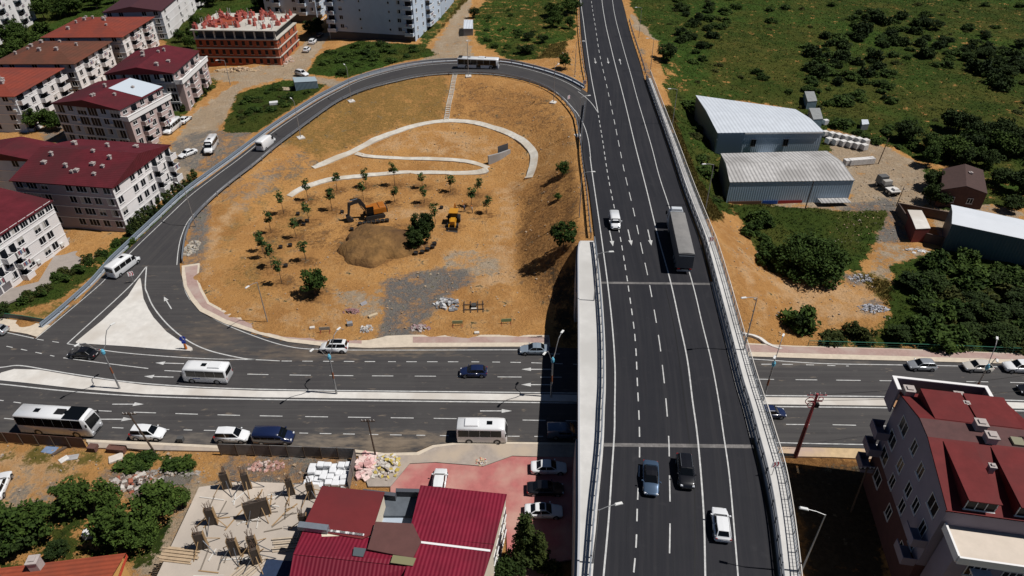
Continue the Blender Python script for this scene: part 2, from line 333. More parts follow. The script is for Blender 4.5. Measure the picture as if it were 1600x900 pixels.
def terrain_mat():
    m = bpy.data.materials.new('earth'); m.use_nodes = True; t = m.node_tree; b = t.nodes['Principled BSDF']; L = t.links.new
    b.inputs['Roughness'].default_value = .95; b.inputs['Specular IOR Level'].default_value = .1
    at = t.nodes.new('ShaderNodeAttribute'); at.attribute_name = 'cover'; at2 = t.nodes.new('ShaderNodeAttribute'); at2.attribute_name = 'cover_more'; at3 = t.nodes.new('ShaderNodeAttribute'); at3.attribute_name = 'cover_pale'
    s1 = t.nodes.new('ShaderNodeSeparateColor'); L(at.outputs['Color'], s1.inputs[0]); s2 = t.nodes.new('ShaderNodeSeparateColor'); L(at2.outputs['Color'], s2.inputs[0])
    tc = t.nodes.new('ShaderNodeTexCoord')
    def noise(sc, det=6, rough=.6, off=0.):
        n = t.nodes.new('ShaderNodeTexNoise'); n.inputs['Scale'].default_value = sc; n.inputs['Detail'].default_value = det; n.inputs['Roughness'].default_value = rough
        mp = t.nodes.new('ShaderNodeMapping'); mp.inputs['Location'].default_value = (off, off * 1.7, off); L(tc.outputs['Object'], mp.inputs[0]); L(mp.outputs[0], n.inputs['Vector']); return n.outputs['Fac']
    def mr(x, a, bb, c=0., d=1.):
        q = t.nodes.new('ShaderNodeMapRange'); q.inputs['From Min'].default_value = a; q.inputs['From Max'].default_value = bb; q.inputs['To Min'].default_value = c; q.inputs['To Max'].default_value = d; L(x, q.inputs['Value']); return q.outputs[0]
    def mix(f, a, bb, mode='MIX'):
        q = t.nodes.new('ShaderNodeMix'); q.data_type = 'RGBA'; q.blend_type = mode
        for s_, v in ((0, f), (6, a), (7, bb)):
            if isinstance(v, (tuple, float, int)): q.inputs[s_].default_value = (*v, 1) if isinstance(v, tuple) else v
            else: L(v, q.inputs[s_])
        return q.outputs[2]
    def add(a, bb):
        q = t.nodes.new('ShaderNodeMath'); q.operation = 'ADD'; L(a, q.inputs[0]); L(bb, q.inputs[1]); return q.outputs[0]
    nb2 = noise(.032, 6, .6, 91); nb, nm, nf, ng = noise(.07, 5), noise(.35, 7, .65, 13), noise(1.7, 8, .7, 31), noise(5.5, 6, .75, 57)
    dirt = mix(mr(nb, .40, .62), (.50, .262, .090), (.40, .200, .068)); dirt = mix(mr(nm, .48, .66, 0, .75), dirt, (.56, .325, .135)); dirt = mix(mr(nf, .50, .72, 0, .6), dirt, (.26, .125, .045))
    dirt = mix(mr(ng, .68, .76, 0, .45), dirt, (.44, .34, .23))
    dryc = mix(mr(nf, .4, .65), (.155, .115, .030), (.25, .17, .05)); dryc = mix(mr(nm, .5, .7, 0, .7), dryc, (.10, .095, .022))
    grn = mix(mr(nf, .36, .66), (.024, .044, .007), (.050, .072, .011)); grn = mix(mr(nb, .44, .60, 0, .9), grn, (.072, .076, .015)); grn = mix(mr(nb2, .50, .62, 0, .85), grn, (.038, .076, .011)); grn = mix(mr(nm, .56, .66, 0, .7), grn, (.014, .024, .005))
    grv = mix(mr(ng, .4, .62), (.105, .10, .098), (.20, .19, .18)); grv = mix(mr(nm, .5, .68, 0, .6), grv, (.26, .225, .17))
    tn = mix(mr(nf, .4, .65), (.40, .30, .20), (.31, .235, .16)); tn = mix(mr(nm, .52, .66, 0, .6), tn, (.46, .38, .29))
    wob = add(mr(nm, .3, .7, -.32, .32), mr(nf, .3, .7, -.22, .22))
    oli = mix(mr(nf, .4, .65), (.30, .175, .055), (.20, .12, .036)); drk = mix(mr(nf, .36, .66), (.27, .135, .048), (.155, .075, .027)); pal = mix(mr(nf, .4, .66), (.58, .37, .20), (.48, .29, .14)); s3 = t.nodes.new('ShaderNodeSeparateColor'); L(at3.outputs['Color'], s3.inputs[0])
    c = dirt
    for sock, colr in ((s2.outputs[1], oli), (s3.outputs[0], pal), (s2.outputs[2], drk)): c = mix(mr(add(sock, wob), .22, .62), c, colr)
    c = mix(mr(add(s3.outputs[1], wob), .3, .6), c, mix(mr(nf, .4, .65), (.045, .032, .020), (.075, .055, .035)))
    for sock, colr, lo, hi in ((s2.outputs[0], tn, .26, .46), (s1.outputs[2], grv, .2, .66), (s1.outputs[1], dryc, .28, .46), (s1.outputs[0], grn, .3, .42)):
        c = mix(mr(add(sock, wob), lo, hi), c, colr)
    L(c, b.inputs['Base Color'])
    bp = t.nodes.new('ShaderNodeBump'); bp.inputs['Strength'].default_value = 1; bp.inputs['Distance'].default_value = .55; L(nf, bp.inputs['Height'])
    bp2 = t.nodes.new('ShaderNodeBump'); bp2.inputs['Strength'].default_value = .8; bp2.inputs['Distance'].default_value = .16; L(ng, bp2.inputs['Height']); L(bp.outputs[0], bp2.inputs['Normal']); L(bp2.outputs[0], b.inputs['Normal'])
    return m
def make_ground():
    me = bpy.data.meshes.new('ground'); n = nx * ny
    co = np.stack([XX, YY, TZ], -1).reshape(-1, 3).astype(np.float32)
    i, j = np.meshgrid(np.arange(ny - 1), np.arange(nx - 1), indexing='ij'); a = (i * nx + j).ravel()
    f = np.stack([a, a + 1, a + nx + 1, a + nx], -1).astype(np.int32)
    me.vertices.add(n); me.vertices.foreach_set('co', co.ravel()); me.loops.add(f.size); me.loops.foreach_set('vertex_index', f.ravel())
    me.polygons.add(len(f)); me.polygons.foreach_set('loop_start', np.arange(0, f.size, 4, dtype=np.int32))
    me.update(calc_edges=True)
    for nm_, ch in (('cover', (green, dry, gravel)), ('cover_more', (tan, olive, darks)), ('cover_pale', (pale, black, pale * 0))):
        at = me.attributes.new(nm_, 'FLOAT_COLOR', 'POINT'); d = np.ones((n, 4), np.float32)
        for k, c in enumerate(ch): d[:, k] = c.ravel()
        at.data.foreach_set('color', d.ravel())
    me.materials.append(terrain_mat()); me.shade_smooth(); o = obj('ground', me); tag(o, kind='structure')
    # land beyond the surveyed sheet, out to the horizon
    m2 = MB(); far = [(-2500, -800), (2500, -800), (2500, 3000), (-2500, 3000)]; q = [(GX0, GY0), (GX1, GY0), (GX1, GY1), (GX0, GY1)]
    for k in range(4):
        k2 = (k + 1) % 4; m2.face([(*far[k], 0), (*far[k2], 0), (*q[k2], -.3), (*q[k], -.3)])
    tag(m2.build('terrain', mat('far_land', (.05, .06, .015), .95, noise=(.05, .5, (.12, .09, .035)))), kind='structure')
make_ground()

# ================================================================ asphalt, paving, markings
def asphalt(name, c1, c2, worn, lane=None):
    """bitumen with patches, paler wheel tracks and drag marks; lane = attribute (across, along) or None for a road running along x"""
    m = bpy.data.materials.new(name); MATS[name] = m; m.use_nodes = True; t = m.node_tree; b = t.nodes['Principled BSDF']; L = t.links.new; b.inputs['Roughness'].default_value = .8; b.inputs['Specular IOR Level'].default_value = .3
    if lane: v = t.nodes.new('ShaderNodeAttribute'); v.attribute_name = 'lane'; vec = v.outputs['Vector']
    else: v = t.nodes.new('ShaderNodeTexCoord'); vec = v.outputs['Object']
    tc = t.nodes.new('ShaderNodeTexCoord'); sx = (1.5, .035, 1) if lane else (.03, 1.4, 1)
    def ns(scale, det, src, mp=None):
        n = t.nodes.new('ShaderNodeTexNoise'); n.inputs['Scale'].default_value = scale; n.inputs['Detail'].default_value = det; n.inputs['Roughness'].default_value = .65
        if mp: q = t.nodes.new('ShaderNodeMapping'); q.inputs['Scale'].default_value = mp; L(src, q.inputs[0]); src = q.outputs[0]
        L(src, n.inputs['Vector']); return n.outputs['Fac']
    def mr(x, a, bb, c=0., d=1.):
        q = t.nodes.new('ShaderNodeMapRange'); q.inputs['From Min'].default_value = a; q.inputs['From Max'].default_value = bb; q.inputs['To Min'].default_value = c; q.inputs['To Max'].default_value = d; L(x, q.inputs['Value']); return q.outputs[0]
    def mix(f, a, bb):
        q = t.nodes.new('ShaderNodeMix'); q.data_type = 'RGBA'
        for s_, x in ((0, f), (6, a), (7, bb)):
            if isinstance(x, tuple): q.inputs[s_].default_value = (*x, 1)
            else: L(x, q.inputs[s_])
        return q.outputs[2]
    c = mix(mr(ns(.12, 6, tc.outputs['Object']), .42, .6), c1, c2); c = mix(mr(ns(1.0, 5, vec, sx), .46, .66, 0, .85), c, worn); c = mix(mr(ns(.9, 4, vec, (sx[0] * 2.1, sx[1] * 2.1, 1)), .56, .70, 0, .55), c, tuple(x * .62 for x in c1)); c = mix(mr(ns(.55, 8, tc.outputs['Object']), .60, .74, 0, .5), c, tuple(x * 1.35 for x in worn)); c = mix(mr(ns(7, 5, tc.outputs['Object']), .5, .75, 0, .35), c, worn)
    if not lane:   # soil carried onto the road at the site entrance and along the south kerb
        sp = t.nodes.new('ShaderNodeSeparateXYZ'); L(tc.outputs['Object'], sp.inputs[0])
        def soft(cx, cy, rx, ry):
            q = t.nodes.new('ShaderNodeVectorMath'); q.operation = 'SUBTRACT'; L(tc.outputs['Object'], q.inputs[0]); q.inputs[1].default_value = (cx, cy, 0); r = t.nodes.new('ShaderNodeVectorMath'); r.operation = 'MULTIPLY'; L(q.outputs[0], r.inputs[0]); r.inputs[1].default_value = (1 / rx, 1 / ry, 0); l = t.nodes.new('ShaderNodeVectorMath'); l.operation = 'LENGTH'; L(r.outputs[0], l.inputs[0]); return mr(l.outputs['Value'], .2, 1.15, .46, -.1)
        for cx, cy, rx, ry, col in DUST:
            a = t.nodes.new('ShaderNodeMath'); a.operation = 'ADD'; L(soft(cx, cy, rx, ry), a.inputs[0]); L(mr(ns(.8, 8, tc.outputs['Object'], (.45, 1.5, 1)), .3, .7, -.3, .4), a.inputs[1]); c = mix(mr(a.outputs[0], .15, .75, 0, .85), c, col)
    L(c, b.inputs['Base Color']); bp = t.nodes.new('ShaderNodeBump'); bp.inputs['Strength'].default_value = .6; bp.inputs['Distance'].default_value = .012; L(ns(9, 4, tc.outputs['Object']), bp.inputs['Height']); L(bp.outputs[0], b.inputs['Normal'])
    return m
_d = lambda px, py, rx, ry, c: (P(px, py).x, P(px, py).y, rx, ry, c)
DUST = [_d(610,545,16,2.6,(.20,.15,.10)), _d(480,552,14,3,(.15,.115,.085)), _d(330,525,9,7,(.12,.095,.075)), _d(600,693,14,3.2,(.24,.18,.12)), _d(480,690,16,2.4,(.18,.15,.12)), _d(300,686,16,1.8,(.15,.13,.11)), _d(60,655,9,4,(.10,.09,.08)), _d(720,686,12,2,(.2,.16,.12)), _d(1260,567,14,1.2,(.14,.12,.10))]
A_LOW = asphalt('asphalt', (.047, .044, .045), (.057, .054, .054), (.070, .066, .064)); A_DECK = asphalt('new_asphalt', (.0135, .014, .0185), (.0175, .0175, .022), (.0245, .024, .0275), 1); A_RAMP = asphalt('ramp_asphalt', (.040, .038, .041), (.047, .045, .046), (.060, .056, .054), 1)
WHITE = mat('road_paint', (.50, .50, .49), .7, noise=(1.5, .34)); CONC = mat('concrete', (.50, .47, .42), .85, noise=(.6, .14, (.42, .39, .34)), bump=(5, .01)); KERB = mat('kerb_stone', (.56, .48, .38), .85, noise=(1.2, .15))
PALE = mat('pale_concrete', (.62, .595, .555), .85, noise=(.8, .13, (.52, .48, .43)), bump=(3, .015)); PAVER = mat('red_paver', (.36, .245, .215), .85, noise=(2.2, .16, (.40, .31, .27))); PINK = mat('pink_paving', (.40, .135, .125), .85, noise=(1.1, .16, (.47, .27, .22)))
GREYP = mat('grey_paving', (.34, .29, .25), .85, noise=(1.5, .18, (.43, .35, .27)))
def poly_sheet(name, pts, z, m, thick=0., kind='structure', smooth_n=0):
    if smooth_n: pts = cr(pts + [pts[0]], smooth_n)[:-1]
    w = [P(*p[:2], z) for p in pts]
    import bmesh
    bm = bmesh.new(); vs_ = [bm.verts.new(p) for p in w]; f = bm.faces.new(vs_); bm.normal_update()
    if f.normal.z < 0: f.normal_flip()
    if thick:
        r = bmesh.ops.extrude_face_region(bm, geom=[f]); top = [e for e in r['geom'] if isinstance(e, bmesh.types.BMVert)]
        for v in vs_: v.co.z -= thick
    bmesh.ops.triangulate(bm, faces=[q for q in bm.faces if len(q.verts) > 4]); bmesh.ops.recalc_face_normals(bm, faces=bm.faces)
    me = bpy.data.meshes.new(name); bm.to_mesh(me); bm.free(); me.materials.append(m); o = obj(name, me)
    if not thick and me.polygons and me.polygons[0].normal.z < 0: me.flip_normals()
    return tag(o, kind=kind)
def ribbon(mb, A, B, dz=0.):
    for a, b, c, d in zip(A, B, A[1:], B[1:]):
        mb.face([(a.x, a.y, a.z + dz), (b.x, b.y, b.z + dz), (d.x, d.y, d.z + dz), (c.x, c.y, c.z + dz)])
def offset(pts, d):
    out = []
    for i, p in enumerate(pts):
        t = (pts[min(i + 1, len(pts) - 1)] - pts[max(i - 1, 0)]); t.z = 0; t.normalize(); out.append(Vector((p.x - t.y * d, p.y + t.x * d, p.z)))
    return out
def lane_sheet(name, A, B, dz, m_, n):
    co, at, fs = [], [], []; d = 0.
    for i, (a, b) in enumerate(zip(A, B)):
        if i: d += ((a + b) / 2 - (A[i - 1] + B[i - 1]) / 2).length
        for k in range(n + 1): p = a.lerp(b, k / n); co.append((p.x, p.y, p.z + dz)); at += [(a - b).length * k / n, d, 0.]
        if i:
            for k in range(n): q = (i - 1) * (n + 1) + k; fs.append((q, q + 1, q + n + 2, q + n + 1))
    me = bpy.data.meshes.new(name); me.from_pydata(co, [], fs); la = me.attributes.new('lane', 'FLOAT_VECTOR', 'POINT'); la.data.foreach_set('vector', at); me.materials.append(m_); me.update()
    if me.polygons[0].normal.z < 0: me.flip_normals()
    return obj(name, me)
MARK = {'low': MB(), 'deck': MB(), 'ramp': MB()}
def line(mb, pts, w=.15, dash=None, start=0.):
    """painted line along 3D points; dash=(on, off)"""
    pts = resample(pts, .4)
    if len(pts) < 2: return
    L, R = offset(pts, w / 2), offset(pts, -w / 2)
    for i in range(len(pts) - 1):
        if dash and ((i * .4 + start) % (dash[0] + dash[1])) >= dash[0]: continue
        mb.face([R[i], R[i + 1], L[i + 1], L[i]])
def pxl(pts, z, n=6): return [Vector(p) for p in cr([tuple(P(*q, z)) for q in pts], n)]
def arrow(mb, px, py, z, ang, L=4.5, s=1.0):
    c = P(px, py, z); M = Matrix.Translation(c) @ Matrix.Rotation(ang, 4, 'Z')
    for q in ([(-L / 2, -.09 * s), (L * .18, -.09 * s), (L * .18, .09 * s), (-L / 2, .09 * s)], [(L * .18, -.38 * s), (L / 2, 0), (L * .18, .38 * s)]): mb.face([M @ Vector((*p, 0)) for p in q])
# lower dual carriageway, one wide asphalt sheet running under the bridge
LOW_TOP = [(-260,495),(-60,512),(0,516),(42,523),(58,529),(75,512),(140,453),(176,413.6),(228,413.2),(281,413.6),(283,430),(287,450),(298,470),(312,487),(330,497),(350,506),(400,522),(450,535),(500,541),(575,544.5),(640,543),(800,542.5),(860,542.5),(1000,548),(1100,553),(1200,558),(1300,562),(1425,565),(1600,570),(1900,580)]
LOW_BOT = [(1900,712),(1600,706),(1375,701),(1215,697),(1000,690),(860,691),(800,690),(712,691),(675,695),(650,706),(600,707),(537,699.5),(400,696.5),(350,696),(250,691),(135,686),(0,679),(-260,665)]
poly_sheet('lower_road', LOW_TOP + LOW_BOT, 0., A_LOW)
tag(lane_sheet('ramp_road', ramp_out, ramp_in, 0., A_RAMP, 6), kind='structure')
tag(lane_sheet('overpass_road', deck_line(3), deck_line(4), .006, A_DECK, 14), kind='structure')
# markings of the lower road
ml = MARK['low']; z = .008
line(ml, pxl([(-100,497),(8,519),(55,529)], z)); line(ml, pxl([(105,537),(175,549),(250,556),(325,560.5),(400,562),(440,564)], z)); line(ml, pxl([(440,564),(600,565),(800,566),(1000,572),(1200,569),(1330,572)], z), .15, (1.3, 1.9))
line(ml, pxl([(-60,530),(0,539),(87,557)], z), .14, (1.2, 1.6)); line(ml, pxl([(58,530),(105,537)], z), .14, (1.2, 1.6)); line(ml, pxl([(99,559),(160,567),(234,576)], z)); line(ml, pxl([(257,579),(370,584),(500,586.5),(707,588),(800,589),(1000,590),(1232,593),(1400,595),(1562,597),(1800,604)], z), .14, (3.2, 3.1))
line(ml, pxl([(-60,577),(0,574),(30,571),(75,578),(125,586),(225,599),(400,608),(800,613),(1000,615.5),(1200,618),(1400,620),(1600,626),(1800,632)], z), .2)
line(ml, pxl([(-60,597),(0,600),(100,610.5),(225,619),(400,623.8),(800,628.5),(1000,631),(1200,635),(1375,637),(1600,642),(1800,648)], z), .2)
line(ml, pxl([(-60,618),(5,626),(75,635),(140,641)], z), .14, (1.2, 1.6)); line(ml, pxl([(140,641),(212,644),(400,649.5),(707,654),(800,656),(1000,659),(1230,663),(1320,664),(1600,671),(1800,676)], z), .14, (3.2, 2.9))
line(ml, pxl([(-60,648),(0,653),(175,668),(400,674),(467,676.5),(687,680.5),(860,682)], z), .13, (1.3, 1.9)); line(ml, pxl([(1150,689),(1212,691.5),(1370,695),(1600,700),(1800,705)], z))
line(ml, pxl([(285,425),(288,450),(303,475),(340,501),(400,526),(450,541),(500,546),(600,547),(800,546.5),(860,547)], z)); line(ml, pxl([(1150,559),(1200,562.5),(1287,568),(1400,570),(1600,574),(1800,580)], z))
line(ml, pxl([(56,529),(150,450),(172,427.5)], z)); line(ml, pxl([(105,537),(200,450),(229,416)], z), .2); line(ml, pxl([(229,416),(227,447),(230,458),(240,480),(262,507),(290,530),(325,547),(375,559),(400,562)], z), .2)
for px, py, a in ((265,567.5,3.1),(248,588.5,3.1),(852,553,3.14),(838,577,3.14),(838,601,3.14),(830,552,3.14)): arrow(ml, px, py, z, a)
for px, py, a in ((200,631.5,0),(182,655,0),(775,642,0)): arrow(ml, px, py, z, a)
arrow(ml, 262, 473, z, math.radians(128), 4.5)
# ramp
mr_ = MARK['ramp']; up = lambda L, d: [Vector((p.x, p.y, p.z + d)) for p in L]
lo_ = [a.lerp(b, min(.28, 1.05 / max((a - b).length, .1))) for a, b in zip(ramp_out, ramp_in)]; li_ = [b.lerp(a, .55 / max((a - b).length, .1)) for a, b in zip(ramp_out, ramp_in)]
k_nose = max(i for i, p in enumerate(ramp_out) if p.y > P(0, 178, 8).y) if True else 0
line(mr_, up(lo_[:148], .01), .15); line(mr_, up(li_[:158], .012), .15)
# overpass markings
md = MARK['deck']; z = DZ + .016
S1 = [(907.5,-30),(907.5,0),(912,36),(918,82),(924.5,124),(931.5,160),(934.5,176)]; line(md, pxl(S1, z), .18)
line(md, pxl([(935,180),(942,222),(950,275),(960,325),(970,375),(979,430),(982,450),(992,525),(996,600),(999,667),(999,725),(996,787),(994,850),(990,897),(985,960)], z), .15, (1.5, 1.5))
line(md, pxl([(922,245),(926,275),(935,337),(942,387),(950,447),(957,512),(961,575),(960.5,640),(960,675),(956,737),(951,812),(944,890),(938,960)], z), .18)
line(md, pxl([(924,-30),(924,0),(931,46),(937,85),(950,143),(959,185),(967,225),(976,270),(989,325),(1002,385),(1015,445),(1029,525),(1036,580),(1041,630),(1045,687),(1046,737),(1047,800),(1046,875),(1044,960)], z), .14, (3.4, 2.9), 1.)
line(md, pxl([(939,-30),(940.5,0),(946,36),(954,71),(961,100),(976,158),(992,225),(1010,295),(1027,365),(1047,437),(1062,505),(1074,562),(1082,625),(1089,675),(1095,737),(1100,812),(1102,897),(1103,960)], z), .18)
line(md, pxl([(955,-30),(957,0),(962,30),(974,75),(987,121),(997,158),(1017,225),(1030,275),(1047,327),(1080,435),(1097,505),(1111,562),(1122,620),(1130,675),(1139,737),(1146,812),(1153,897),(1158,960)], z), .15)
dd = lambda p, q: math.atan2((P(*q, 8) - P(*p, 8)).y, (P(*q, 8) - P(*p, 8)).x)
line(md, pxl([(903,143),(914,151),(925,162),(934,175)], z), .15); line(md, pxl([(896,170),(902,177),(913,197),(919.5,220),(923,247)], z), .15)
for px, py in ((955,372),(984,371),(1015,371)): arrow(md, px, py, z, dd((px, py), (px + 4.5, py + 20)), 5.4, 1.0)
for px, py in ((930,95),(950,95)): arrow(md, px, py, z, dd((px, py), (px + 3, py + 15)), 5.4, 1.0)
arrow(md, 969, 96, z, dd((969, 96), (965, 81)), 5.4, 1.0)
for k, nm_ in (('low', 'lower_road_markings'), ('ramp', 'ramp_road_markings'), ('deck', 'overpass_road_markings')): tag(MARK[k].build(nm_, WHITE, fix=False), kind='structure')
# expansion joints and an asphalt seam on the overpass
m = MB()
for y, a, b in ((440, 936, 1111), (692, 943, 1176)):
    A = [P(a + (b - a) * k / 12, y + (b - a) * k / 12 * .012, DZ + .012) for k in range(13)]; B = [Vector((p.x, p.y - .55, p.z)) for p in A]; ribbon(m, A, B)
tag(m.build('joint_strips', mat('joint_concrete', (.17, .16, .155), .9, noise=(2.5, .35, (.08, .078, .075)))), kind='structure')
m = MB(); sm_ = pxl([(1040,450),(1055,520),(1066,600),(1076,680),(1084,740),(1086,820),(1085,930)], DZ + .011); ribbon(m, offset(sm_, .07), offset(sm_, -.07)); tag(m.build('asphalt_seam', mat('tar', (.008, .008, .009), .6)), kind='structure')
# median, traffic island
poly_sheet('median_strip', [(-60,588),(-10,590),(2,582),(22,576.5),(60,577.5),(125,588.5),(225,601.5),(300,606.5),(400,610.5),(800,615.5),(1200,620.5),(1400,622.8),(1600,629),(1800,635),(1800,644.5),(1600,638.5),(1400,634),(1200,631.5),(800,625.5),(400,620.5),(225,615.5),(125,607.5),(40,598),(0,594),(-60,592)], .15, PALE, .3)
poly_sheet('traffic_island', [(118.5,534),(160,500),(200,462),(216,437),(219,434),(220,438),(224,466),(232,483),(240,496),(260,518),(280,532),(300,543),(301,546),(297,548),(260,546),(200,541),(119,536)], .16, PALE, .3)
# pavements
poly_sheet('loop_pavement', [(284,415),(312,411),(310,437),(316,452),(327,472),(362,491),(400,503),(450,518),(512,525),(575,526),(640,523),(800,523),(858,523.5),(860,541.5),(800,541.5),(640,542),(575,543.5),(500,540),(450,534),(400,521),(350,505),(312,486),(298,469),(287.5,449),(284,430)], .14, KERB, .3)
poly_sheet('loop_pavers', [(288.5,417),(309,414),(307,437),(313,455),(324,474.5),(360,494),(400,506.5),(450,521.5),(500,527.5),(565,529),(565,537),(500,533.5),(450,528.5),(400,515.5),(352,498.5),(316,480),(303,464),(292.5,447)], .148, PAVER)
poly_sheet('loop_pavers', [(645,526),(800,526),(857,526),(858,535),(800,535),(645,535.5)], .148, PAVER)
poly_sheet('east_pavement', [(1150,535),(1240,540),(1400,544),(1600,552),(1850,562),(1850,577),(1600,568.5),(1425,563.8),(1300,560.8),(1150,556)], .14, KERB, .3)
poly_sheet('east_pavers', [(1150,537),(1240,541.5),(1400,545.5),(1600,553.5),(1850,563.5),(1850,570),(1600,562),(1400,556),(1240,551.5),(1150,549)], .148, PAVER)
poly_sheet('west_pavement', [(-60,492),(0,497),(40,502),(78,508),(57,526),(42,521.5),(0,514.5),(-60,508)], .14, KERB, .3)
poly_sheet('south_pavement', [(135,687),(250,692),(350,697),(400,697.5),(537,700.5),(600,708),(652,707),(677,696),(712,692),(800,691),(912,692),(912,714),(832,713),(800,712),(755,728),(680,722),(640,724),(610,760),(575,760),(560,712),(540,712),(350,705),(250,703),(140,699)], .14, GREYP, .3)
poly_sheet('south_kerb', [(135,686.4),(250,691.4),(350,696.4),(400,697),(537,700),(600,707.5),(651,706.5),(676,695.4),(712,691.5),(800,690.5),(912,692),(912,695),(800,693.5),(712,694.5),(678,699),(654,711),(600,712),(537,704),(400,701),(350,700.4),(250,695.4),(135,690.4)], .155, KERB, .2)
poly_sheet('pink_yard', [(610,761),(640,725),(680,723),(755,729),(800,713),(832,714),(912,714),(912,800),(912,870),(860,880),(850,930),(795,930),(790,800),(610,800)], .13, PINK, .2)
poly_sheet('south_east_pavement', [(1195,697.5),(1375,701.5),(1600,707),(1850,714),(1850,730),(1600,724),(1380,718),(1300,714),(1195,712)], .14, mat('sandy_paving', (.52, .38, .22), .9, noise=(1.2, .2, (.43, .32, .26))), .3)
poly_sheet('driveway', [(-60,505),(0,478),(60,452),(105,425),(180,372),(150,366),(105,366),(60,440),(-60,470)], .34, mat('driveway_concrete', (.30, .26, .23), .9, noise=(.9, .12)), .3)
# ================================================================ overpass bridge and its barriers
GALV = mat('galvanised_steel', (.25, .28, .32), .5, .5, noise=(3, .12)); GALVD = mat('dark_galvanised', (.16, .17, .19), .5, .6); WALLC = mat('wall_concrete', (.36, .35, .34), .9, noise=(.5, .16, (.28, .275, .27)), bump=(3, .01))
FOOT = mat('footway_concrete', (.56, .55, .53), .85, noise=(.7, .10, (.47, .46, .44)), bump=(4, .01)); PAINTB = mat('blue_grey_paint', (.24, .29, .35), .55, .2)
bridge = thing('overpass_bridge', 'concrete overpass bridge carrying the multi-lane road over the dual carriageway', 'bridge', (0, 0, 0))
def wall_between(mb, pts, z0, z1, th):
    A, B = offset(pts, th / 2), offset(pts, -th / 2)
    rings = [[(a.x, a.y, z0), (a.x, a.y, z1), (b.x, b.y, z1), (b.x, b.y, z0)] for a, b in zip(A, B)]
    mb.loft(rings)
def cut(pts, y0, y1): return [p for p in pts if y0 <= p.y <= y1]
L1, L2, L3, L4, L5 = [deck_line(k) for k in range(1, 6)]
def strip_solid(A, B, z0, z1):
    m = MB(); m.loft([[(a.x, a.y, z0), (a.x, a.y, z1), (b.x, b.y, z1), (b.x, b.y, z0)] for a, b in zip(A, B)]); return m
idx = [i for i, p in enumerate(L1) if ABUT_NEAR - 1 <= p.y <= ABUT_FAR + 1]
strip_solid([L1[i] for i in idx], [L5[i] for i in idx], 6.6, 7.97).build('deck_slab', WALLC, bridge)
idx = [i for i, p in enumerate(L1) if p.y <= WING + .4]
strip_solid([L1[i] for i in idx], [L3[i].lerp(L1[i], .0) for i in idx], 7.75, 8.16).build('footway', FOOT, bridge)
idx = [i for i, r in enumerate(deck_rows) if r[0] >= 118]
strip_solid([L4[i].lerp(L5[i], .20) for i in idx], [L5[i] for i in idx], 7.5, 8.16).build('footway', FOOT, bridge)
for pts in (cut(L1, 20, ABUT_NEAR), [Vector((p.x, p.y, 0)) for p in cut(L1, ABUT_FAR, WING)], cut(L5, 20, ABUT_NEAR)): m = MB(); wall_between(m, pts, -.6, 7.74, .5); m.build('side_wall', WALLC, bridge)
for y in (ABUT_NEAR, ABUT_FAR): m = MB(); m.box(deck_x(y, 1) - .2, deck_x(y, 5) + .2, y - .6, y + .6, -.6, 6.59); m.build('abutment', WALLC, bridge)
m = MB(); wall_between(m, [Vector((p.x + .12, p.y, 0)) for p in cut(L1, 20, WING)], 8.162, 8.34, .22); m.build('kerb_upstand', mat('edge_concrete', (.42, .43, .46), .85), bridge)
# slope-protecting kerb wall at the foot of the east embankment
m = MB(); q = resample([P(1158, 507, 2.6), P(1185, 521, 1.4), P(1216, 541, .5), P(1232, 547, .25)], 1.2); wall_between(m, [Vector((p.x, p.y, 0)) for p in q], -.2, .1, .35)
rings = [[(p.x - .25, p.y - .1, tz(p.x, p.y) - .3), (p.x - .25, p.y - .1, tz(p.x, p.y) + .35), (p.x + .25, p.y + .1, tz(p.x, p.y) + .35), (p.x + .25, p.y + .1, tz(p.x, p.y) - .3)] for p in q]
m = MB(); m.loft(rings); tag(m.build('slope_wall', PALE), 'low pale concrete wall stepping down the orange embankment beside the bridge', 'wall')

def beam(mb, pts, z0, z1, th):
    """rail following points whose own z is the base"""
    A, B = offset(pts, th / 2), offset(pts, -th / 2)
    mb.loft([[(a.x, a.y, a.z + z0), (a.x, a.y, a.z + z1), (b.x, b.y, b.z + z1), (b.x, b.y, b.z + z0)] for a, b in zip(A, B)])
POSTM = {}
def barrier(name, label, cat, pts, step, rails, post=(.12, .12, 1.0), mats=None, group=None, thin=None):
    """rails: list of (part name, z0, z1, thickness, material)"""
    base = pts[len(pts) // 2]; root = thing(name, label, cat, (base.x, base.y, base.z), 0, group); loc = lambda L: [p - base for p in L]
    fine = resample(pts, 1.0)
    for nm_, z0, z1, th, mt in rails:
        mb = MB(); beam(mb, loc(fine), z0, z1, th); mb.build(nm_, mt, root)
    key = (post, mats.name if mats else '')
    if key not in POSTM:
        mb = MB(); mb.box(-post[0] / 2, post[0] / 2, -post[1] / 2, post[1] / 2, -.25, post[2]); POSTM[key] = mb.mesh('post', mats or GALV)
    ps = resample(pts, step)
    for i, p in enumerate(ps):
        t = ps[min(i + 1, len(ps) - 1)] - ps[max(i - 1, 0)]
        o = obj('post', POSTM[key], root); o.location = p - base; o.rotation_euler = (0, 0, math.atan2(t.y, t.x))
    return root, base
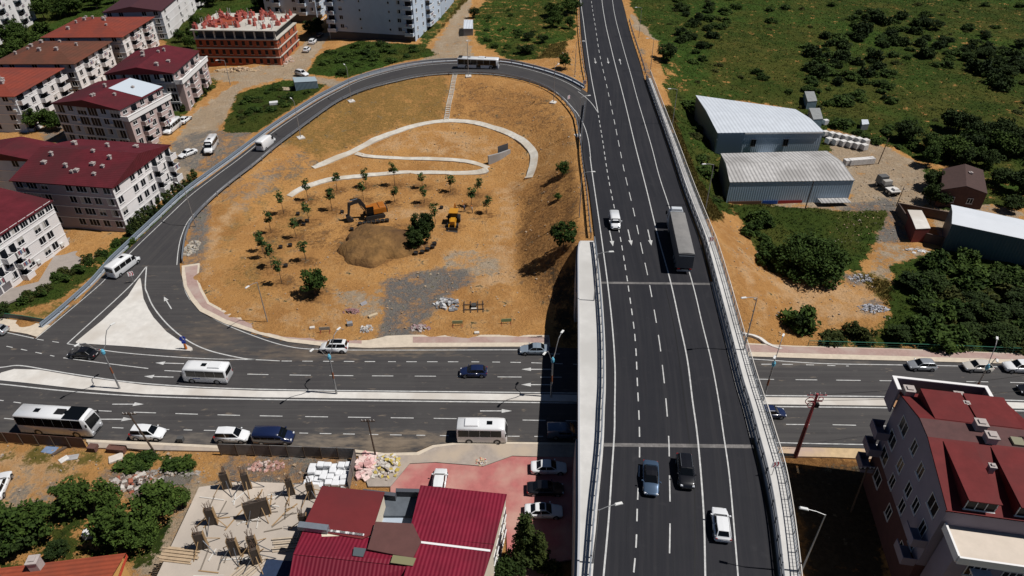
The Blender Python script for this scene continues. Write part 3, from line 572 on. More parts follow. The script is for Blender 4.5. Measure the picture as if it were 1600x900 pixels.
# left side of the bridge: two-rail barrier between asphalt and footway
lb = [Vector((p.x, p.y, 8.15)) for p in cut([a.lerp(b, .72) for a, b in zip(L2, L3)], 30, WING)]
barrier('guardrail', 'pale steel guardrail with two rails along the wide concrete footway of the overpass', 'guardrail', lb, 1.9, [('rail', .45, .77, .14, GALV), ('top_rail', 1.05, 1.2, .16, GALV)], (.14, .2, 1.1))
lb2 = [Vector((p.x, p.y, 8.0)) for p in cut([b.lerp(a, .55) for a, b in zip(L2, L3)], WING + .5, 172)]
barrier('guardrail', 'dark steel guardrail between the overpass and the bare orange slope, above the bushy tree', 'guardrail', lb2, 2, [('rail', .45, .77, .12, GALV), ('top_rail', .98, 1.08, .1, GALVD)], (.12, .16, 1.0), GALVD)
ls = [r for r in deck_rows]
up_ = [Vector((a.x - .6, a.y, 8.0)) for a in L3 if a.y >= P(0, 139, 8).y - .5]
barrier('guardrail', 'dark guardrail along the far left edge of the overpass beyond the ramp junction', 'guardrail', up_, 4, [('rail', .45, .77, .12, GALV)], (.12, .16, .9), GALVD)
# right side: roadside guardrail with blocks, and the outer railing
rb_ = [Vector((p.x, p.y, 8.15)) for p in cut([a.lerp(b, .25) for a, b in zip(L4, L5)], 30, P(0, 118, 8).y)]
barrier('guardrail', 'steel guardrail with dark posts along the right lane of the overpass, inside the railing', 'guardrail', rb_, 2.2, [('rail', .45, .77, .14, GALVD), ('lower_rail', .12, .22, .1, GALVD), ('top_rail', 1.05, 1.17, .12, GALVD)], (.14, .2, 1.1), GALVD)
rf_ = [Vector((p.x - .1, p.y, 8.16)) for p in cut(L5, 30, P(0, 115, 8).y)]
fence, fb = barrier('bridge_railing', 'tall steel railing with thin bars along the outer right edge of the overpass', 'railing', rf_, 2.2, [('top_rail', 1.22, 1.30, .09, PALE), ('bottom_rail', .08, .14, .06, GALV), ('middle_rail', .68, .73, .05, GALV)], (.08, .08, 1.25), GALVD)
m = MB()
for p in resample(rf_, .42): q = p - fb; m.box(q.x - .014, q.x + .014, q.y - .014, q.y + .014, q.z + .1, q.z + 1.24)
m.build('infill_bars', GALV, fence)
rfar = [Vector((p.x + .5, p.y, 8.0)) for p in L4 if P(0, 118, 8).y < p.y < P(0, 26, 8).y]
barrier('guardrail', 'guardrail along the right edge of the overpass beyond the railing, beside the gravel verge', 'guardrail', rfar, 4, [('rail', .45, .77, .12, GALVD), ('top_rail', .95, 1.05, .1, GALVD)], (.12, .16, .9), GALVD)
# loop ramp barriers
oo = offset(ramp_out, 1); side = 1 if (oo[60] - ramp_in[60]).length > (ramp_out[60] - ramp_in[60]).length else -1
r_o = [p for p in offset(ramp_out, side * .75)]
end_o = next(i for i, p in enumerate(ramp_out) if p.y and i > 110 and p.x > P(912, 140, 8).x)
junc_left = [P(70, 513, 0), P(100, 488, 0), P(140, 452, 0), P(160, 431, 0)]
r_out = offset([Vector(p) for p in cr([tuple(p) for p in junc_left], 5)], .5)[:-1] + r_o[2:end_o]
root, b_ = barrier('guardrail', 'blue-grey guardrail on a concrete strip along the outer edge of the curving ramp', 'guardrail', r_out, 4, [('rail', .45, .8, .16, PAINTB), ('top_rail', .9, 1.02, .18, PAINTB)], (.14, .2, .95), PAINTB)
m = MB(); beam(m, [p - b_ for p in resample(offset(r_out, .25), 1)], -.4, .16, .9); m.build('base_strip', mat('strip_concrete', (.33, .36, .40), .8, noise=(1, .15)), root)
r_in_ = [p for p in offset(ramp_in, -side * .55)]
cutk = next(i for i, p in enumerate(ramp_in) if i > 120 and p.y < P(0, 235, 8).y)
barrier('guardrail', 'grey guardrail along the inner edge of the ramp above the bare earth slope', 'guardrail', r_in_[1:cutk], 4, [('rail', .45, .77, .13, GALV), ('top_rail', .95, 1.05, .1, GALV)], (.12, .18, 1.0), GALV)
# green handrail on the east pavement, grey one on the west pavement
GRN = mat('green_rail_paint', (.03, .16, .10), .5)
gr_ = [P(x, y, .15) for x, y in ((1262,540.5),(1300,541.5),(1400,544.5),(1500,548),(1600,552.5),(1700,556.5))]
barrier('handrail', 'green metal handrail along the pavement in front of the dense shrubs', 'railing', gr_, 2.4, [('top_rail', 1.0, 1.08, .08, GRN), ('middle_rail', .55, .6, .05, GRN), ('lower_rail', .15, .2, .05, GRN)], (.07, .07, 1.0), GRN)
gw_ = [P(x, y, .15) for x, y in ((-60,490),(0,496),(40,501),(76,507))]
barrier('handrail', 'dark mesh handrail at the end of the short pavement by the ramp mouth', 'railing', gw_, 2.2, [('top_rail', 1.0, 1.08, .08, GRN), ('mesh_panel', .15, .95, .02, mat('mesh_grey', (.10, .11, .11), .7))], (.07, .07, 1.0), GRN)
# ================================================================ vehicles
GLASS = mat('car_glass', (.004, .005, .006), .12, spec=.45); TYRE = mat('tyre_rubber', (.012, .012, .012), .85); RIM = mat('alloy_rim', (.35, .36, .38), .35, .8)
LAMP = mat('headlamp_glass', (.7, .72, .75), .12, spec=.8); TAIL = mat('tail_lamp', (.28, .012, .012), .2, spec=.7); BLACKP = mat('black_plastic', (.012, .012, .013), .55); DARKU = mat('underbody', (.01, .01, .01), .9); PLATE = mat('number_plate', (.7, .7, .7), .5)
def paint(name, c, metal=0.): return mat('paint_' + name, c, .28, metal, .5, coat=.7, noise=(3, .03))
PW = paint('white', (.74, .75, .76)); PS = paint('silver', (.42, .44, .46), .5); PB = paint('black', (.008, .008, .01)); PN = paint('navy', (.010, .018, .06)); PSB = paint('steel_blue', (.075, .12, .19), .45); PBG = paint('beige', (.55, .52, .47)); PSI = paint('ice_blue', (.33, .40, .47), .4)
WHEELM = {}
def wheel(root, x, y, r, w):
    k = (round(r, 3), round(w, 3))
    if k not in WHEELM:
        a = MB(); a.cyl((0, -w / 2, 0), (0, w / 2, 0), r, r, 18); b = MB()
        for s in (-1, 1):
            b.cyl((0, s * w / 2 * .9, 0), (0, s * (w / 2 + .012), 0), r * .68, r * .62, 14)
            for q in range(5):
                A = Matrix.Rotation(q * math.pi * .4, 4, 'Y'); b.box(-.03, .03, s * (w / 2 + .01) - .008, s * (w / 2 + .01) + .012, .03, r * .6, A)
        WHEELM[k] = (a.mesh('tyre', TYRE), b.mesh('rim', RIM))
    t = obj('wheel', WHEELM[k][0], root); t.location = (x, y, r); rm = obj('rim', WHEELM[k][1], t); return t
def quad_on(q, u0, u1, v0, v1, out):
    """sub-rectangle of a bilinear quad a,b,c,d pushed out along its normal"""
    a, b, c, d = [Vector(p) for p in q]; n = ((b - a).cross(d - a)).normalized() * out
    f = lambda u, v: (a.lerp(b, u)).lerp(d.lerp(c, u), v) + n
    return [f(u0, v0), f(u1, v0), f(u1, v1), f(u0, v1)]
def pane(root, name, q, m, out=.012, thick=None):
    mb = MB(); n = (Vector(q[1]) - Vector(q[0])).cross(Vector(q[3]) - Vector(q[0])).normalized(); a = [Vector(p) + n * out for p in q]; b = [Vector(p) - n * .02 for p in q]
    mb.add([tuple(p) for p in a + b], [(0, 1, 2, 3), (0, 4, 5, 1), (1, 5, 6, 2), (2, 6, 7, 3), (3, 7, 4, 0)]); return mb.build(name, m, root, fix=False)
def body_loft(root, stations, W, m, name='body'):
    """stations: (x, width factor, sill z, shoulder z, top z)"""
    rings = []
    for x, wf, z0, zs, zt in stations:
        w = W / 2 * wf
        half = [(w * .86, z0), (w * .97, z0 + .10), (w, z0 + (zs - z0) * .5), (w * .985, zs - .05), (w * .93, zs + (zt - zs) * .3), (w * .72, zt - .012 if zt - zs > .02 else zt), (w * .35, zt + .012)]
        ring = [(x, y, z) for y, z in half] + [(x, -y, z) for y, z in reversed(half)]; rings.append(ring)
    mb = MB(); mb.loft(rings); o = mb.build(name, m, root, smooth=True)
    return o
CARS = {   # L, W, H, wheel r, wheelbase ends, stations fn, cabin: windscreen base x, roof front x, roof rear x, rear window base x, belt z
 'sedan': (4.6, 1.8, 1.45), 'hatch': (4.1, 1.76, 1.5), 'suv': (4.6, 1.86, 1.68), 'mpv': (4.4, 1.82, 1.8)}
def car(kind, pm, label, loc, rz, cat='car', name=None, sunroof=False, group=None, roofm=None, rails=False, dusty=None):
    L, Wd, H = CARS[kind]; h = L / 2; r = .33 if kind in ('sedan', 'hatch') else .36
    root = thing(name or {'sedan': 'sedan_car', 'hatch': 'hatchback_car', 'suv': 'suv_car', 'mpv': 'family_van'}[kind], label, cat, loc, rz, group)
    z0, belt, hood = .20, (.93 if kind == 'sedan' else .96 if kind == 'hatch' else 1.06 if kind == 'suv' else 1.08), (.80 if kind == 'sedan' else .86 if kind == 'hatch' else 1.0)
    if kind == 'sedan': wb, rf, rr, rb = h - 1.25, h - 2.05, -h + 1.35, -h + .62; tail = .97
    elif kind == 'hatch': wb, rf, rr, rb = h - 1.05, h - 1.75, -h + .62, -h + .16; tail = belt
    elif kind == 'suv': wb, rf, rr, rb = h - 1.25, h - 1.95, -h + .55, -h + .14; tail = belt
    else: wb, rf, rr, rb = h - .95, h - 1.75, -h + .32, -h + .06; tail = belt
    st = [(-h, .80, .42, belt - .16, tail - .12), (-h + .07, .93, .30, belt - .10, tail - .03), (-h + .35, .985, z0, belt - .06, tail), (rb + .1, 1, z0, belt - .04, max(tail, belt)), (0, 1, z0, belt - .04, belt), (wb, .99, z0, belt - .05, belt - .01),
          (wb + .25, .985, z0, hood - .06, hood + .03), (h - .55, .96, z0, hood - .10, hood - .06), (h - .18, .88, .26, hood - .20, hood - .15), (h - .03, .74, .34, .58, .64), (h, .62, .40, .52, .56)]
    body_loft(root, st, Wd, pm)
    # cabin
    wbt, wrf = Wd / 2 * .90, Wd / 2 * .70; zr = H - .03
    B = [(wb, wbt), (rb, wbt)]; bl = Vector((wb, wbt, belt - .03)); R0 = (rf, wrf * .96); R1 = (rr, wrf)
    def ring(x, w, z): return [(x, w, z), (x, w * .5, z + .02), (x, -w * .5, z + .02), (x, -w, z)]
    mb = MB(); mid = (rf + rr) / 2
    base = [(wb, wbt * .93), ((wb + rb) / 2, wbt), (rb, wbt * .92)]; roof = [(rf, wrf * .93, zr - .02), (mid, wrf, zr + .03), (rr, wrf * .92, zr - .02)]
    vs_ = [];
    for x, w in base: vs_ += [(x, w, belt - .06), (x, -w, belt - .06)]
    for x, w, z in roof: vs_ += [(x, w, z), (x, 0, z + .025), (x, -w, z)]
    fs = [(0, 2, 9, 6), (2, 4, 12, 9), (1, 8, 11, 3), (3, 11, 14, 5), (0, 6, 7, 8, 1), (4, 5, 14, 13, 12), (6, 9, 10, 7), (7, 10, 11, 8), (9, 12, 13, 10), (10, 13, 14, 11)]
    mb.add(vs_, fs); mb.build('roof', roofm or pm, root, bevel=.05)
    V = [Vector(p) for p in vs_]
    ws = [V[1], V[0], V[6], V[8]]; pane(root, 'windshield', quad_on(ws, .05, .95, .14, .95, .02), GLASS)
    rw = [V[4], V[5], V[14], V[12]]; pane(root, 'rear_window', quad_on(rw, .09, .91, .22, .92, .02), GLASS)
    for q, flip in (((V[2], V[0], V[6], V[9]), 0), ((V[4], V[2], V[9], V[12]), 0), ((V[1], V[3], V[11], V[8]), 0), ((V[3], V[5], V[14], V[11]), 0)):
        q = [Vector(p) for p in q]; n = (q[1] - q[0]).cross(q[3] - q[0])
        if n.y * (q[0].y) < 0: q = [q[1], q[0], q[3], q[2]]
        pane(root, 'side_window', quad_on(q, .05, .95, .22, .90, .018), GLASS)
    for s in (-1, 1):
        for x in (h - .82, -h + .82):
            wheel(root, x, s * (Wd / 2 - .09), r, .21)
        mb = MB()
        for x in (h - .82, -h + .82): mb.cyl((x, s * (Wd / 2 - .35), r + .02), (x, s * (Wd / 2 + .003), r + .02), r + .06, r + .06, 16)
        mb.build('wheel_arch', BLACKP, root)
        mb = MB(); mb.box(h - .30, h - .06, s * Wd * .34 - .16, s * Wd * .34 + .16, hood - .30, hood - .16, taper=.7); mb.build('headlight', LAMP, root, bevel=.02)
        mb = MB(); mb.box(-h - .005, -h + .22, s * Wd * .40 - .13, s * Wd * .40 + .09, belt - .22, belt - .08 if kind != 'mpv' else belt + .15); mb.build('taillight', TAIL, root, bevel=.02)
        mb = MB(); mb.box(wb - .32, wb - .16, s * (Wd / 2) - .02, s * (Wd / 2) + .17 * s, belt - .02, belt + .12) if s > 0 else mb.box(wb - .32, wb - .16, -(Wd / 2) - .17, -(Wd / 2) + .02, belt - .02, belt + .12)
        mb.build('wing_mirror', pm, root, bevel=.03)
        mb = MB(); yy = s * (Wd / 2 + .002)
        for x in (wb - 1.15, wb - 2.05): mb.box(x - .11, x + .05, yy - .02, yy + .02, belt - .17, belt - .13)
        mb.build('door_handle', BLACKP, root)
        if rails:
            mb = MB(); mb.tube([(rf - .1, s * (wrf - .03), zr + .05), (rr + .1, s * (wrf - .03), zr + .05)], .025); mb.build('roof_rail', GALVD, root)
    mb = MB(); mb.box(h - .10, h + .012, -Wd * .24, Wd * .24, .40, .56); mb.build('grille', BLACKP, root, bevel=.02)
    mb = MB(); mb.box(-h - .012, -h + .02, -.26, .26, .62, .73); mb.build('number_plate', PLATE, root)
    if sunroof:
        mb = MB(); mb.box(rr + .45, rf - .12, -wrf * .72, wrf * .72, zr + .035, zr + .062); mb.build('sunroof', GLASS, root)
    return root
def van(kind, pm, label, loc, rz, name, cat, group=None, hatch=1, dark_top=False, logo=False):
    """sprinter / panel / small / minibus / midibus / coach / citybus"""
    D = {'sprinter': (6.6, 2.0, 2.65), 'panel': (6.2, 2.02, 2.6), 'small': (4.6, 1.82, 1.85), 'transporter': (5.3, 1.95, 1.98), 'minibus': (6.7, 2.25, 2.8), 'midibus': (6.7, 2.35, 2.9), 'coach': (10.4, 2.5, 3.5), 'citybus': (12.0, 2.52, 3.0)}
    L, Wd, H = D[kind]; h = L / 2; root = thing(name, label, cat, loc, rz, group); big = kind in ('minibus', 'midibus', 'coach', 'citybus'); r = .34 if not big else .42 if kind in ('minibus', 'midibus') else .5
    w = Wd / 2; z0 = .28; belt = {'sprinter': 1.35, 'panel': 1.35, 'small': 1.1, 'transporter': 1.15, 'minibus': 1.35, 'midibus': 1.4, 'coach': 1.75, 'citybus': 1.15}[kind]
    def ring(x, wf, za, zb, tum=.93):
        a = w * wf; half = [(a * .95, za), (a, za + .12), (a, belt), (a * (tum + .02), zb - .22), (a * (tum - .06), zb - .05), (a * .5, zb)]
        return [(x, y, z) for y, z in half] + [(x, -y, z) for y, z in reversed(half)]
    if big:
        sl = .55 if kind == 'coach' else .35 if kind != 'citybus' else .12
        rings = [ring(-h, .93, z0 + .15, H - .18), ring(-h + .12, 1, z0, H - .03), ring(0, 1, z0, H), ring(h - 1.3, 1, z0, H), ring(h - sl - .1, .98, z0, H - .06), ring(h - sl * .8, .97, z0, H - .22)]
        # raked front
        fr = rings[-1]; rings.append([(h - sl * .35 - (0 if p[2] < belt else (p[2] - belt) / (H - belt) * sl * .55), p[1] * .97, min(p[2], H - .25)) for p in fr]); rings.append([(h - (0 if p[2] < belt else (p[2] - belt) / (H - belt) * sl), p[1] * .9, min(max(p[2], z0 + .1), H - .35)) for p in fr])
    else:
        hood = {'sprinter': 1.18, 'panel': 1.18, 'small': 1.0, 'transporter': 1.1}[kind]; hl = {'sprinter': 1.1, 'panel': 1.1, 'small': .95, 'transporter': 1.0}[kind]; wl = 1.0 if kind != 'small' else .8
        def low(x, wf, za, zt):
            a = w * wf; half = [(a * .93, za), (a, za + .12), (a, (za + zt) / 2), (a * .96, zt - .10), (a * .8, zt - .02), (a * .4, zt)]
            return [(x, y, z) for y, z in half] + [(x, -y, z) for y, z in reversed(half)]
        rings = [ring(-h, .93, z0 + .12, H - .16), ring(-h + .10, 1, z0, H - .03), ring(0, 1, z0, H), ring(h - hl - wl - .1, 1, z0, H - .02), ring(h - hl - wl * .75, .98, z0, H - .12), ring(h - hl - wl * .4, .97, z0, belt + (H - belt) * .55), low(h - hl, .97, z0, hood + .10), low(h - hl * .55, .95, z0, hood), low(h - .15, .85, z0 + .05, hood - .28), low(h, .68, z0 + .12, hood - .55)]
    mb = MB(); mb.loft(rings); mb.build('body', pm, root, smooth=True)
    # glass
    zt = H - (.42 if not big else .38); tum = lambda z: w * (1 - .05 * (z - belt) / max(H - .22 - belt, .1)) + .004
    def side(name, x0, x1, za, zb, m=GLASS, th=.012):
        for s in (-1, 1):
            q = [(x0, s * tum(za), za), (x1, s * tum(za), za), (x1, s * tum(zb), zb), (x0, s * tum(zb), zb)]
            if s > 0: q = [q[1], q[0], q[3], q[2]]
            pane(root, name, q, m, th)
    if kind == 'panel': side('side_window', h - 2.05, h - 1.25, belt + .05, zt - .12)
    elif kind == 'small': side('side_window', h - 2.0, h - 1.2, belt + .05, zt); side('side_window', h - 3.0, h - 2.1, belt + .05, zt); 
    elif not big:
        side('side_window', h - 2.1, h - 1.3, belt + .03, zt - .1)
        n = 3; x1 = h - 2.22; x0 = -h + .25
        for k in range(n): side('side_window', x0 + (x1 - x0) * k / n + .05, x0 + (x1 - x0) * (k + 1) / n - .03, belt + .03, zt)
    else:
        n = {'minibus': 4, 'midibus': 4, 'coach': 7, 'citybus': 6}[kind]; x0, x1 = -h + .2, h - (.95 if kind == 'coach' else .75)
        for k in range(n): side('side_window', x0 + (x1 - x0) * k / n + .015, x0 + (x1 - x0) * (k + 1) / n - .015, belt + .02, zt + (.12 if kind == 'coach' else .04))
    if big:
        sl = .55 if kind == 'coach' else .35 if kind != 'citybus' else .12
        q = [(h - .01, -w * .84, belt - .15), (h - .01, w * .84, belt - .15), (h - sl + .02, w * .78, H - .36), (h - sl + .02, -w * .78, H - .36)]; pane(root, 'windshield', q, GLASS, .035)
        q = [(-h, w * .8, belt + .15), (-h, -w * .8, belt + .15), (-h + .0, -w * .76, H - .45), (-h + .0, w * .76, H - .45)]; pane(root, 'rear_window', q, GLASS, .02)
    else:
        q = [(h - hl + .02, -w * .82, hood + .12), (h - hl + .02, w * .82, hood + .12), (h - hl - wl * .72, w * .80, H - .16), (h - hl - wl * .72, -w * .80, H - .16)]; pane(root, 'windshield', q, GLASS, .035)
        q = [(-h, w * .8, belt + .1), (-h, -w * .8, belt + .1), (-h, -w * .76, zt), (-h, w * .76, zt)]; pane(root, 'rear_window', q, GLASS, .02)
    ax = [h - .95, -h + 1.15] if not big else [h - 1.35, -h + 1.6] if kind in ('minibus', 'midibus') else [h - 2.3, -h + 2.7]
    for s in (-1, 1):
        for x in ax: wheel(root, x, s * (w - .13), r, .26)
        mb = MB()
        for x in ax: mb.cyl((x, s * (w - .4), r + .02), (x, s * (w + .004), r + .02), r + .08, r + .08, 16)
        mb.build('wheel_arch', BLACKP, root)
        hz = .75 if not big else .72
        mb = MB(); mb.box(h - .25, h - .02 if big else h - .1, s * w * .66 - .16, s * w * .66 + .14, hz, hz + .2); mb.build('headlight', LAMP, root, bevel=.02)
        mb = MB(); mb.box(-h - .01, -h + .1, s * w * .86 - .07, s * w * .86 + .07, .9, 1.35); mb.build('taillight', TAIL, root)
        mb = MB(); mx = h - (1.25 if not big else .15); mb.box(mx - .1, mx + .08, s * (w + .13) - .1, s * (w + .13) + .1, belt + .05 if not big else H - 1.2, belt + .33 if not big else H - .75); mb.build('wing_mirror', BLACKP if big else pm, root, bevel=.03)
    mb = MB(); mb.box(h - .12, h + .01, -w * .45, w * .45, .42, .62); mb.build('grille', BLACKP, root)
    for k in range(hatch):
        x = (.1 if hatch == 1 else -h * .45 + k * h * .75); mb = MB(); mb.box(x - .38, x + .38, -.33, .33, H - .015, H + .05); mb.build('roof_hatch', GLASS, root, bevel=.03)
    if kind in ('citybus', 'midibus', 'minibus'):
        mb = MB(); xx = {'citybus': .9, 'midibus': -1.4, 'minibus': -1.6}[kind]; mb.box(xx - .95, xx + .95, -.75, .75, H - .03, H + .2, taper=.9); mb.build('air_conditioner', PW, root, bevel=.05)
    if kind == 'citybus':
        mb = MB(); mb.box(-h + .25, -h + 1.3, -.9, .9, H - .03, H + .16); mb.build('roof_pod', BLACKP, root, bevel=.05)
        for x in (h - 1.1, .2, ): side('door', x - .7, x + .55, .42, belt + .02, GLASS, .014)
    if kind == 'coach':
        mb = MB(); mb.box(h - 3.4, h - .9, -w * .93, w * .93, H - .02, H + .03, taper=.97); mb.build('front_roof', GLASS, root, bevel=.02)
        mb = MB(); mb.box(h - 4.9, h - 3.6, -.5, .5, H - .02, H + .07); mb.build('roof_grille', BLACKP, root)
    if logo:
        for s in (-1, 1):
            mb = MB(); x = h - 2.4 if kind == 'coach' else h * .35; z_ = belt - .42
            for k in range(6): mb.box(x - .5 + k * .19, x - .5 + k * .19 + (.13 if k % 2 else .15), s * (w + .004) - .004, s * (w + .004) + .004, z_, z_ + (.24 if k in (0, 3) else .16))
            mb.build('side_lettering', mat('logo_blue', (.02, .06, .35), .5), root)
    return root
def spot(px, py, z=0.): return P(px, py, z)
def head(p, q, z=0.): d = P(*q, z) - P(*p, z); return math.atan2(d.y, d.x)
WEST, EAST = math.pi, 0.
# lower road, far carriageway
car('hatch', PS, 'pale silver car cut by the photo edge near the short west pavement', spot(-6, 520), math.radians(176))
car('sedan', PB, 'black car passing the long side of the white traffic island', spot(132, 556), math.radians(174))
van('minibus', PW, 'white minibus with blue side lettering driving past the triangular island', spot(327, 592), math.radians(176.5), 'minibus', 'minibus', logo=True)
car('mpv', PW, 'white family van with a black sunroof at the loop pavement', spot(523, 547), math.radians(179), 'van', sunroof=True)
car('hatch', PN, 'dark blue car alone in the far carriageway near the bridge shadow', spot(740, 585), WEST)
car('sedan', PSI, 'silver-blue sedan half in the bridge shadow', spot(835, 550), WEST)
car('hatch', PS, 'silver hatchback below the green handrail, first of the row', spot(1438, 575), math.radians(178))
car('hatch', PBG, 'beige hatchback standing right under the street lamp by the green handrail', spot(1525, 577), math.radians(178))
car('suv', PW, 'white car at the right photo edge behind the beige hatchback', spot(1590, 578), math.radians(177))
car('sedan', PB, 'black car at the far right edge in the middle of the carriageway', spot(1614, 613), math.radians(177))
# near carriageway
van('coach', PW, 'long white coach with a dark glazed front in the near carriageway', spot(99, 671), math.radians(-5), 'coach', 'coach', hatch=2, logo=True)
car('mpv', PW, 'white small van next to the leaning wooden pole', spot(234, 682), math.radians(-2), 'van')
car('mpv', PW, 'white small van right behind the dark blue van at the kerb', spot(365, 686), math.radians(-1), 'van')
van('transporter', PN, 'dark blue passenger van parked at the kerb by the hoarding', spot(430, 688), math.radians(-1), 'passenger_van', 'van', hatch=0)
van('midibus', PW, 'white midibus stopped by the grey and pink pavement', spot(754, 684), math.radians(-1), 'midibus', 'bus', hatch=2)
van('small', PSB, 'dark van in the bridge shadow on the near carriageway', spot(881, 680), EAST, 'small_van', 'van', hatch=0)
car('hatch', PN, 'navy hatchback just emerging from under the overpass by the median', spot(1203, 649), EAST)
# yard beside the bridge
car('sedan', PW, 'white sedan parked nose into the bridge shadow beside the pavement', spot(857, 735), math.radians(0))
car('sedan', PB, 'black car parked in the bridge shadow between two white sedans', spot(852, 768), math.radians(0))
car('sedan', PW, 'white sedan with a sunroof parked in the shadow next to the conifer', spot(849, 803), math.radians(0), sunroof=True)
car('hatch', PW, 'white car on the pink yard behind the red ribbed roof', spot(687, 757), math.radians(88))
# overpass
van('small', PW, 'white delivery van driving over the overpass above the painted arrows', spot(960, 351, 8.01), head((958, 330), (963, 356), 8), 'delivery_van', 'van', hatch=0)
car('sedan', PSB, 'steel-blue sedan with a dark roof at the bottom of the overpass', spot(1016, 752, 8.01), head((1015.5, 720), (1016.5, 770), 8), roofm=PB)
car('suv', PB, 'black off-roader beside the steel-blue sedan on the overpass', spot(1070, 742, 8.01), head((1067, 720), (1072, 765), 8), rails=True)
car('hatch', PW, 'white hatchback driving away in the right lane of the overpass', spot(1125, 824, 8.01), head((1127, 840), (1122, 800), 8))
# ramp and residential streets
van('panel', PW, 'white panel van climbing the curved ramp', spot(417, 229, 3.1) + Vector((0, 0, 0)), head((400, 241), (436, 212), 3.1), 'panel_van', 'van', hatch=0)
van('citybus', PW, 'white city bus with dark windows at the top of the loop ramp', spot(748, 106, 7.47), head((720, 106), (776, 108), 7.4), 'city_bus', 'bus', hatch=2)
van('sprinter', PW, 'white passenger van driving up the ramp beside the island tip', spot(196, 421, .02), head((178, 433), (217, 404), 0), 'passenger_van', 'van', hatch=1)
def gcar(f, kind, pm, label, px, py, a, b, *r, **k): p = G(px, py); return f(kind, pm, label, p, head(a, b, p.z), *r, **k)
gcar(van, 'sprinter', PW, 'white minibus parked on the dirt street beside the pinkish apartment block', 270, 204, (284, 190), (257, 212), 'passenger_van', 'van')
gcar(car, 'sedan', PW, 'white car parked in front of the white minibus on the dirt street', 290, 190, (282, 196), (298, 184))
gcar(van, 'sprinter', PW, 'white minibus parked alone on the grey gravel lot', 331, 233, (341, 216), (322, 246), 'passenger_van', 'van')
gcar(car, 'sedan', PW, 'white car on the dirt lot next to the gravel', 294, 243, (305, 238), (283, 247))
gcar(car, 'hatch', PW, 'white car on the street by the brick shell, nearer of two', 480, 80, (475, 85), (486, 74))
gcar(car, 'suv', PW, 'white car on the street by the brick shell, farther of two', 489, 68, (484, 73), (495, 62))
gcar(car, 'hatch', PB, 'dark car in the shade of the tall pale apartment block', 500, 57, (495, 62), (506, 51))
gcar(car, 'suv', PW, 'white car parked behind the pale blue site container', 472, 118, (461, 114), (484, 120), rails=True)
gcar(car, 'sedan', PW, 'white car on the sandy yard at the left photo edge', 2, 764, (-6, 790), (12, 748))
# articulated lorry
def lorry():
    p = spot(1059, 386, 8.01); rz = head((1068, 428), (1050, 342), 8.)
    root = thing('articulated_lorry', 'articulated lorry with a white cab and a long grey covered trailer on the overpass', 'lorry', p, rz); CW = paint('cab_white', (.6, .63, .66)); TARP = mat('grey_tarpaulin', (.20, .195, .19), .8, noise=(1.1, .14, (.25, .24, .23)), bump=(2, .03)); TS = mat('trailer_side', (.10, .10, .105), .6)
    h = 8.3
    m = MB(); m.loft([[(x, y * s, z) for y, z in ((1.2, .6), (1.25, 1.2), (1.24, zt - .5), (1.12, zt - .06), (.5, zt))for s in (1,)] + [(x, -y, z) for y, z in ((.5, zt), (1.12, zt - .06), (1.24, zt - .5), (1.25, 1.2), (1.2, .6))] for x, zt in ((h - 2.3, 3.6), (h - 1.6, 3.65), (h - .6, 3.25), (h - .12, 2.6), (h, 1.9))]); cab = m.build('cab', CW, root, bevel=.03)
    pane(cab, 'windshield', [(h - .03, -1.08, 1.75), (h - .03, 1.08, 1.75), (h - .42, 1.0, 2.85), (h - .42, -1.0, 2.85)], GLASS, .07)
    for s in (-1, 1):
        q = [(h - 1.5, s * 1.245, 1.6), (h - .35, s * 1.235, 1.6), (h - .6, s * 1.2, 2.5), (h - 1.5, s * 1.22, 2.5)]; pane(cab, 'side_window', q if s < 0 else [q[1], q[0], q[3], q[2]], GLASS, .02)
        m = MB(); m.box(h - .35, h - .1, s * 1.42 - .12, s * 1.42 + .12, 1.9, 2.6); m.build('wing_mirror', BLACKP, cab)
        m = MB(); m.box(h - .12, h + .02, s * .95 - .2, s * .95 + .2, .75, 1.0); m.build('headlight', LAMP, cab)
        m = MB(); m.cyl((h - 2.75, s * 1.0, .9), (h - 4.1, s * 1.0, .9), .33, .33, 10); m.build('fuel_tank', GALV, root)
    m = MB(); m.box(h - 2.25, h - 1.2, -1.1, 1.1, 3.55, 4.05, taper=.82); m.build('roof_fairing', CW, cab, bevel=.08)
    m = MB(); m.box(-h + .2, h - 2.35, -.45, .45, .85, 1.12); m.build('chassis', DARKU, root)
    m = MB(); m.box(-h, h - 3.0, -1.27, 1.27, 1.15, 3.85); t = m.build('trailer', TS, root, bevel=.03)
    m = MB(); n = 12
    for k in range(n):
        a, b = -h + .15 + (2 * h - 3.3) * k / n, -h + .15 + (2 * h - 3.3) * (k + 1) / n
        m.loft([[(x, y, 3.86 + dz + (.10 * (1 - (y / 1.24) ** 2))) for y in (-1.24, -.6, 0, .6, 1.24)] for x, dz in ((a, .02), ((a + b) / 2, -.015), (b, .02))], close=False, caps=False)
    m.build('roof_cover', TARP, t, smooth=True)
    m = MB(); m.box(-h - .04, -h + .02, -1.15, 1.15, .55, .85); m.box(-h - .05, -h, -1.2, 1.2, 3.4, 3.5); m.build('rear_bumper', GALV, t)
    for s in (-1, 1):
        m = MB(); m.box(-h - .06, -h, s * .95 - .2, s * .95 + .2, .9, 1.08); m.build('taillight', TAIL, t)
        for x in (h - 1.3, h - 3.9, -h + 1.6, -h + 2.95, -h + 4.3): wheel(root, x, s * 1.02, .5, .42)
lorry()
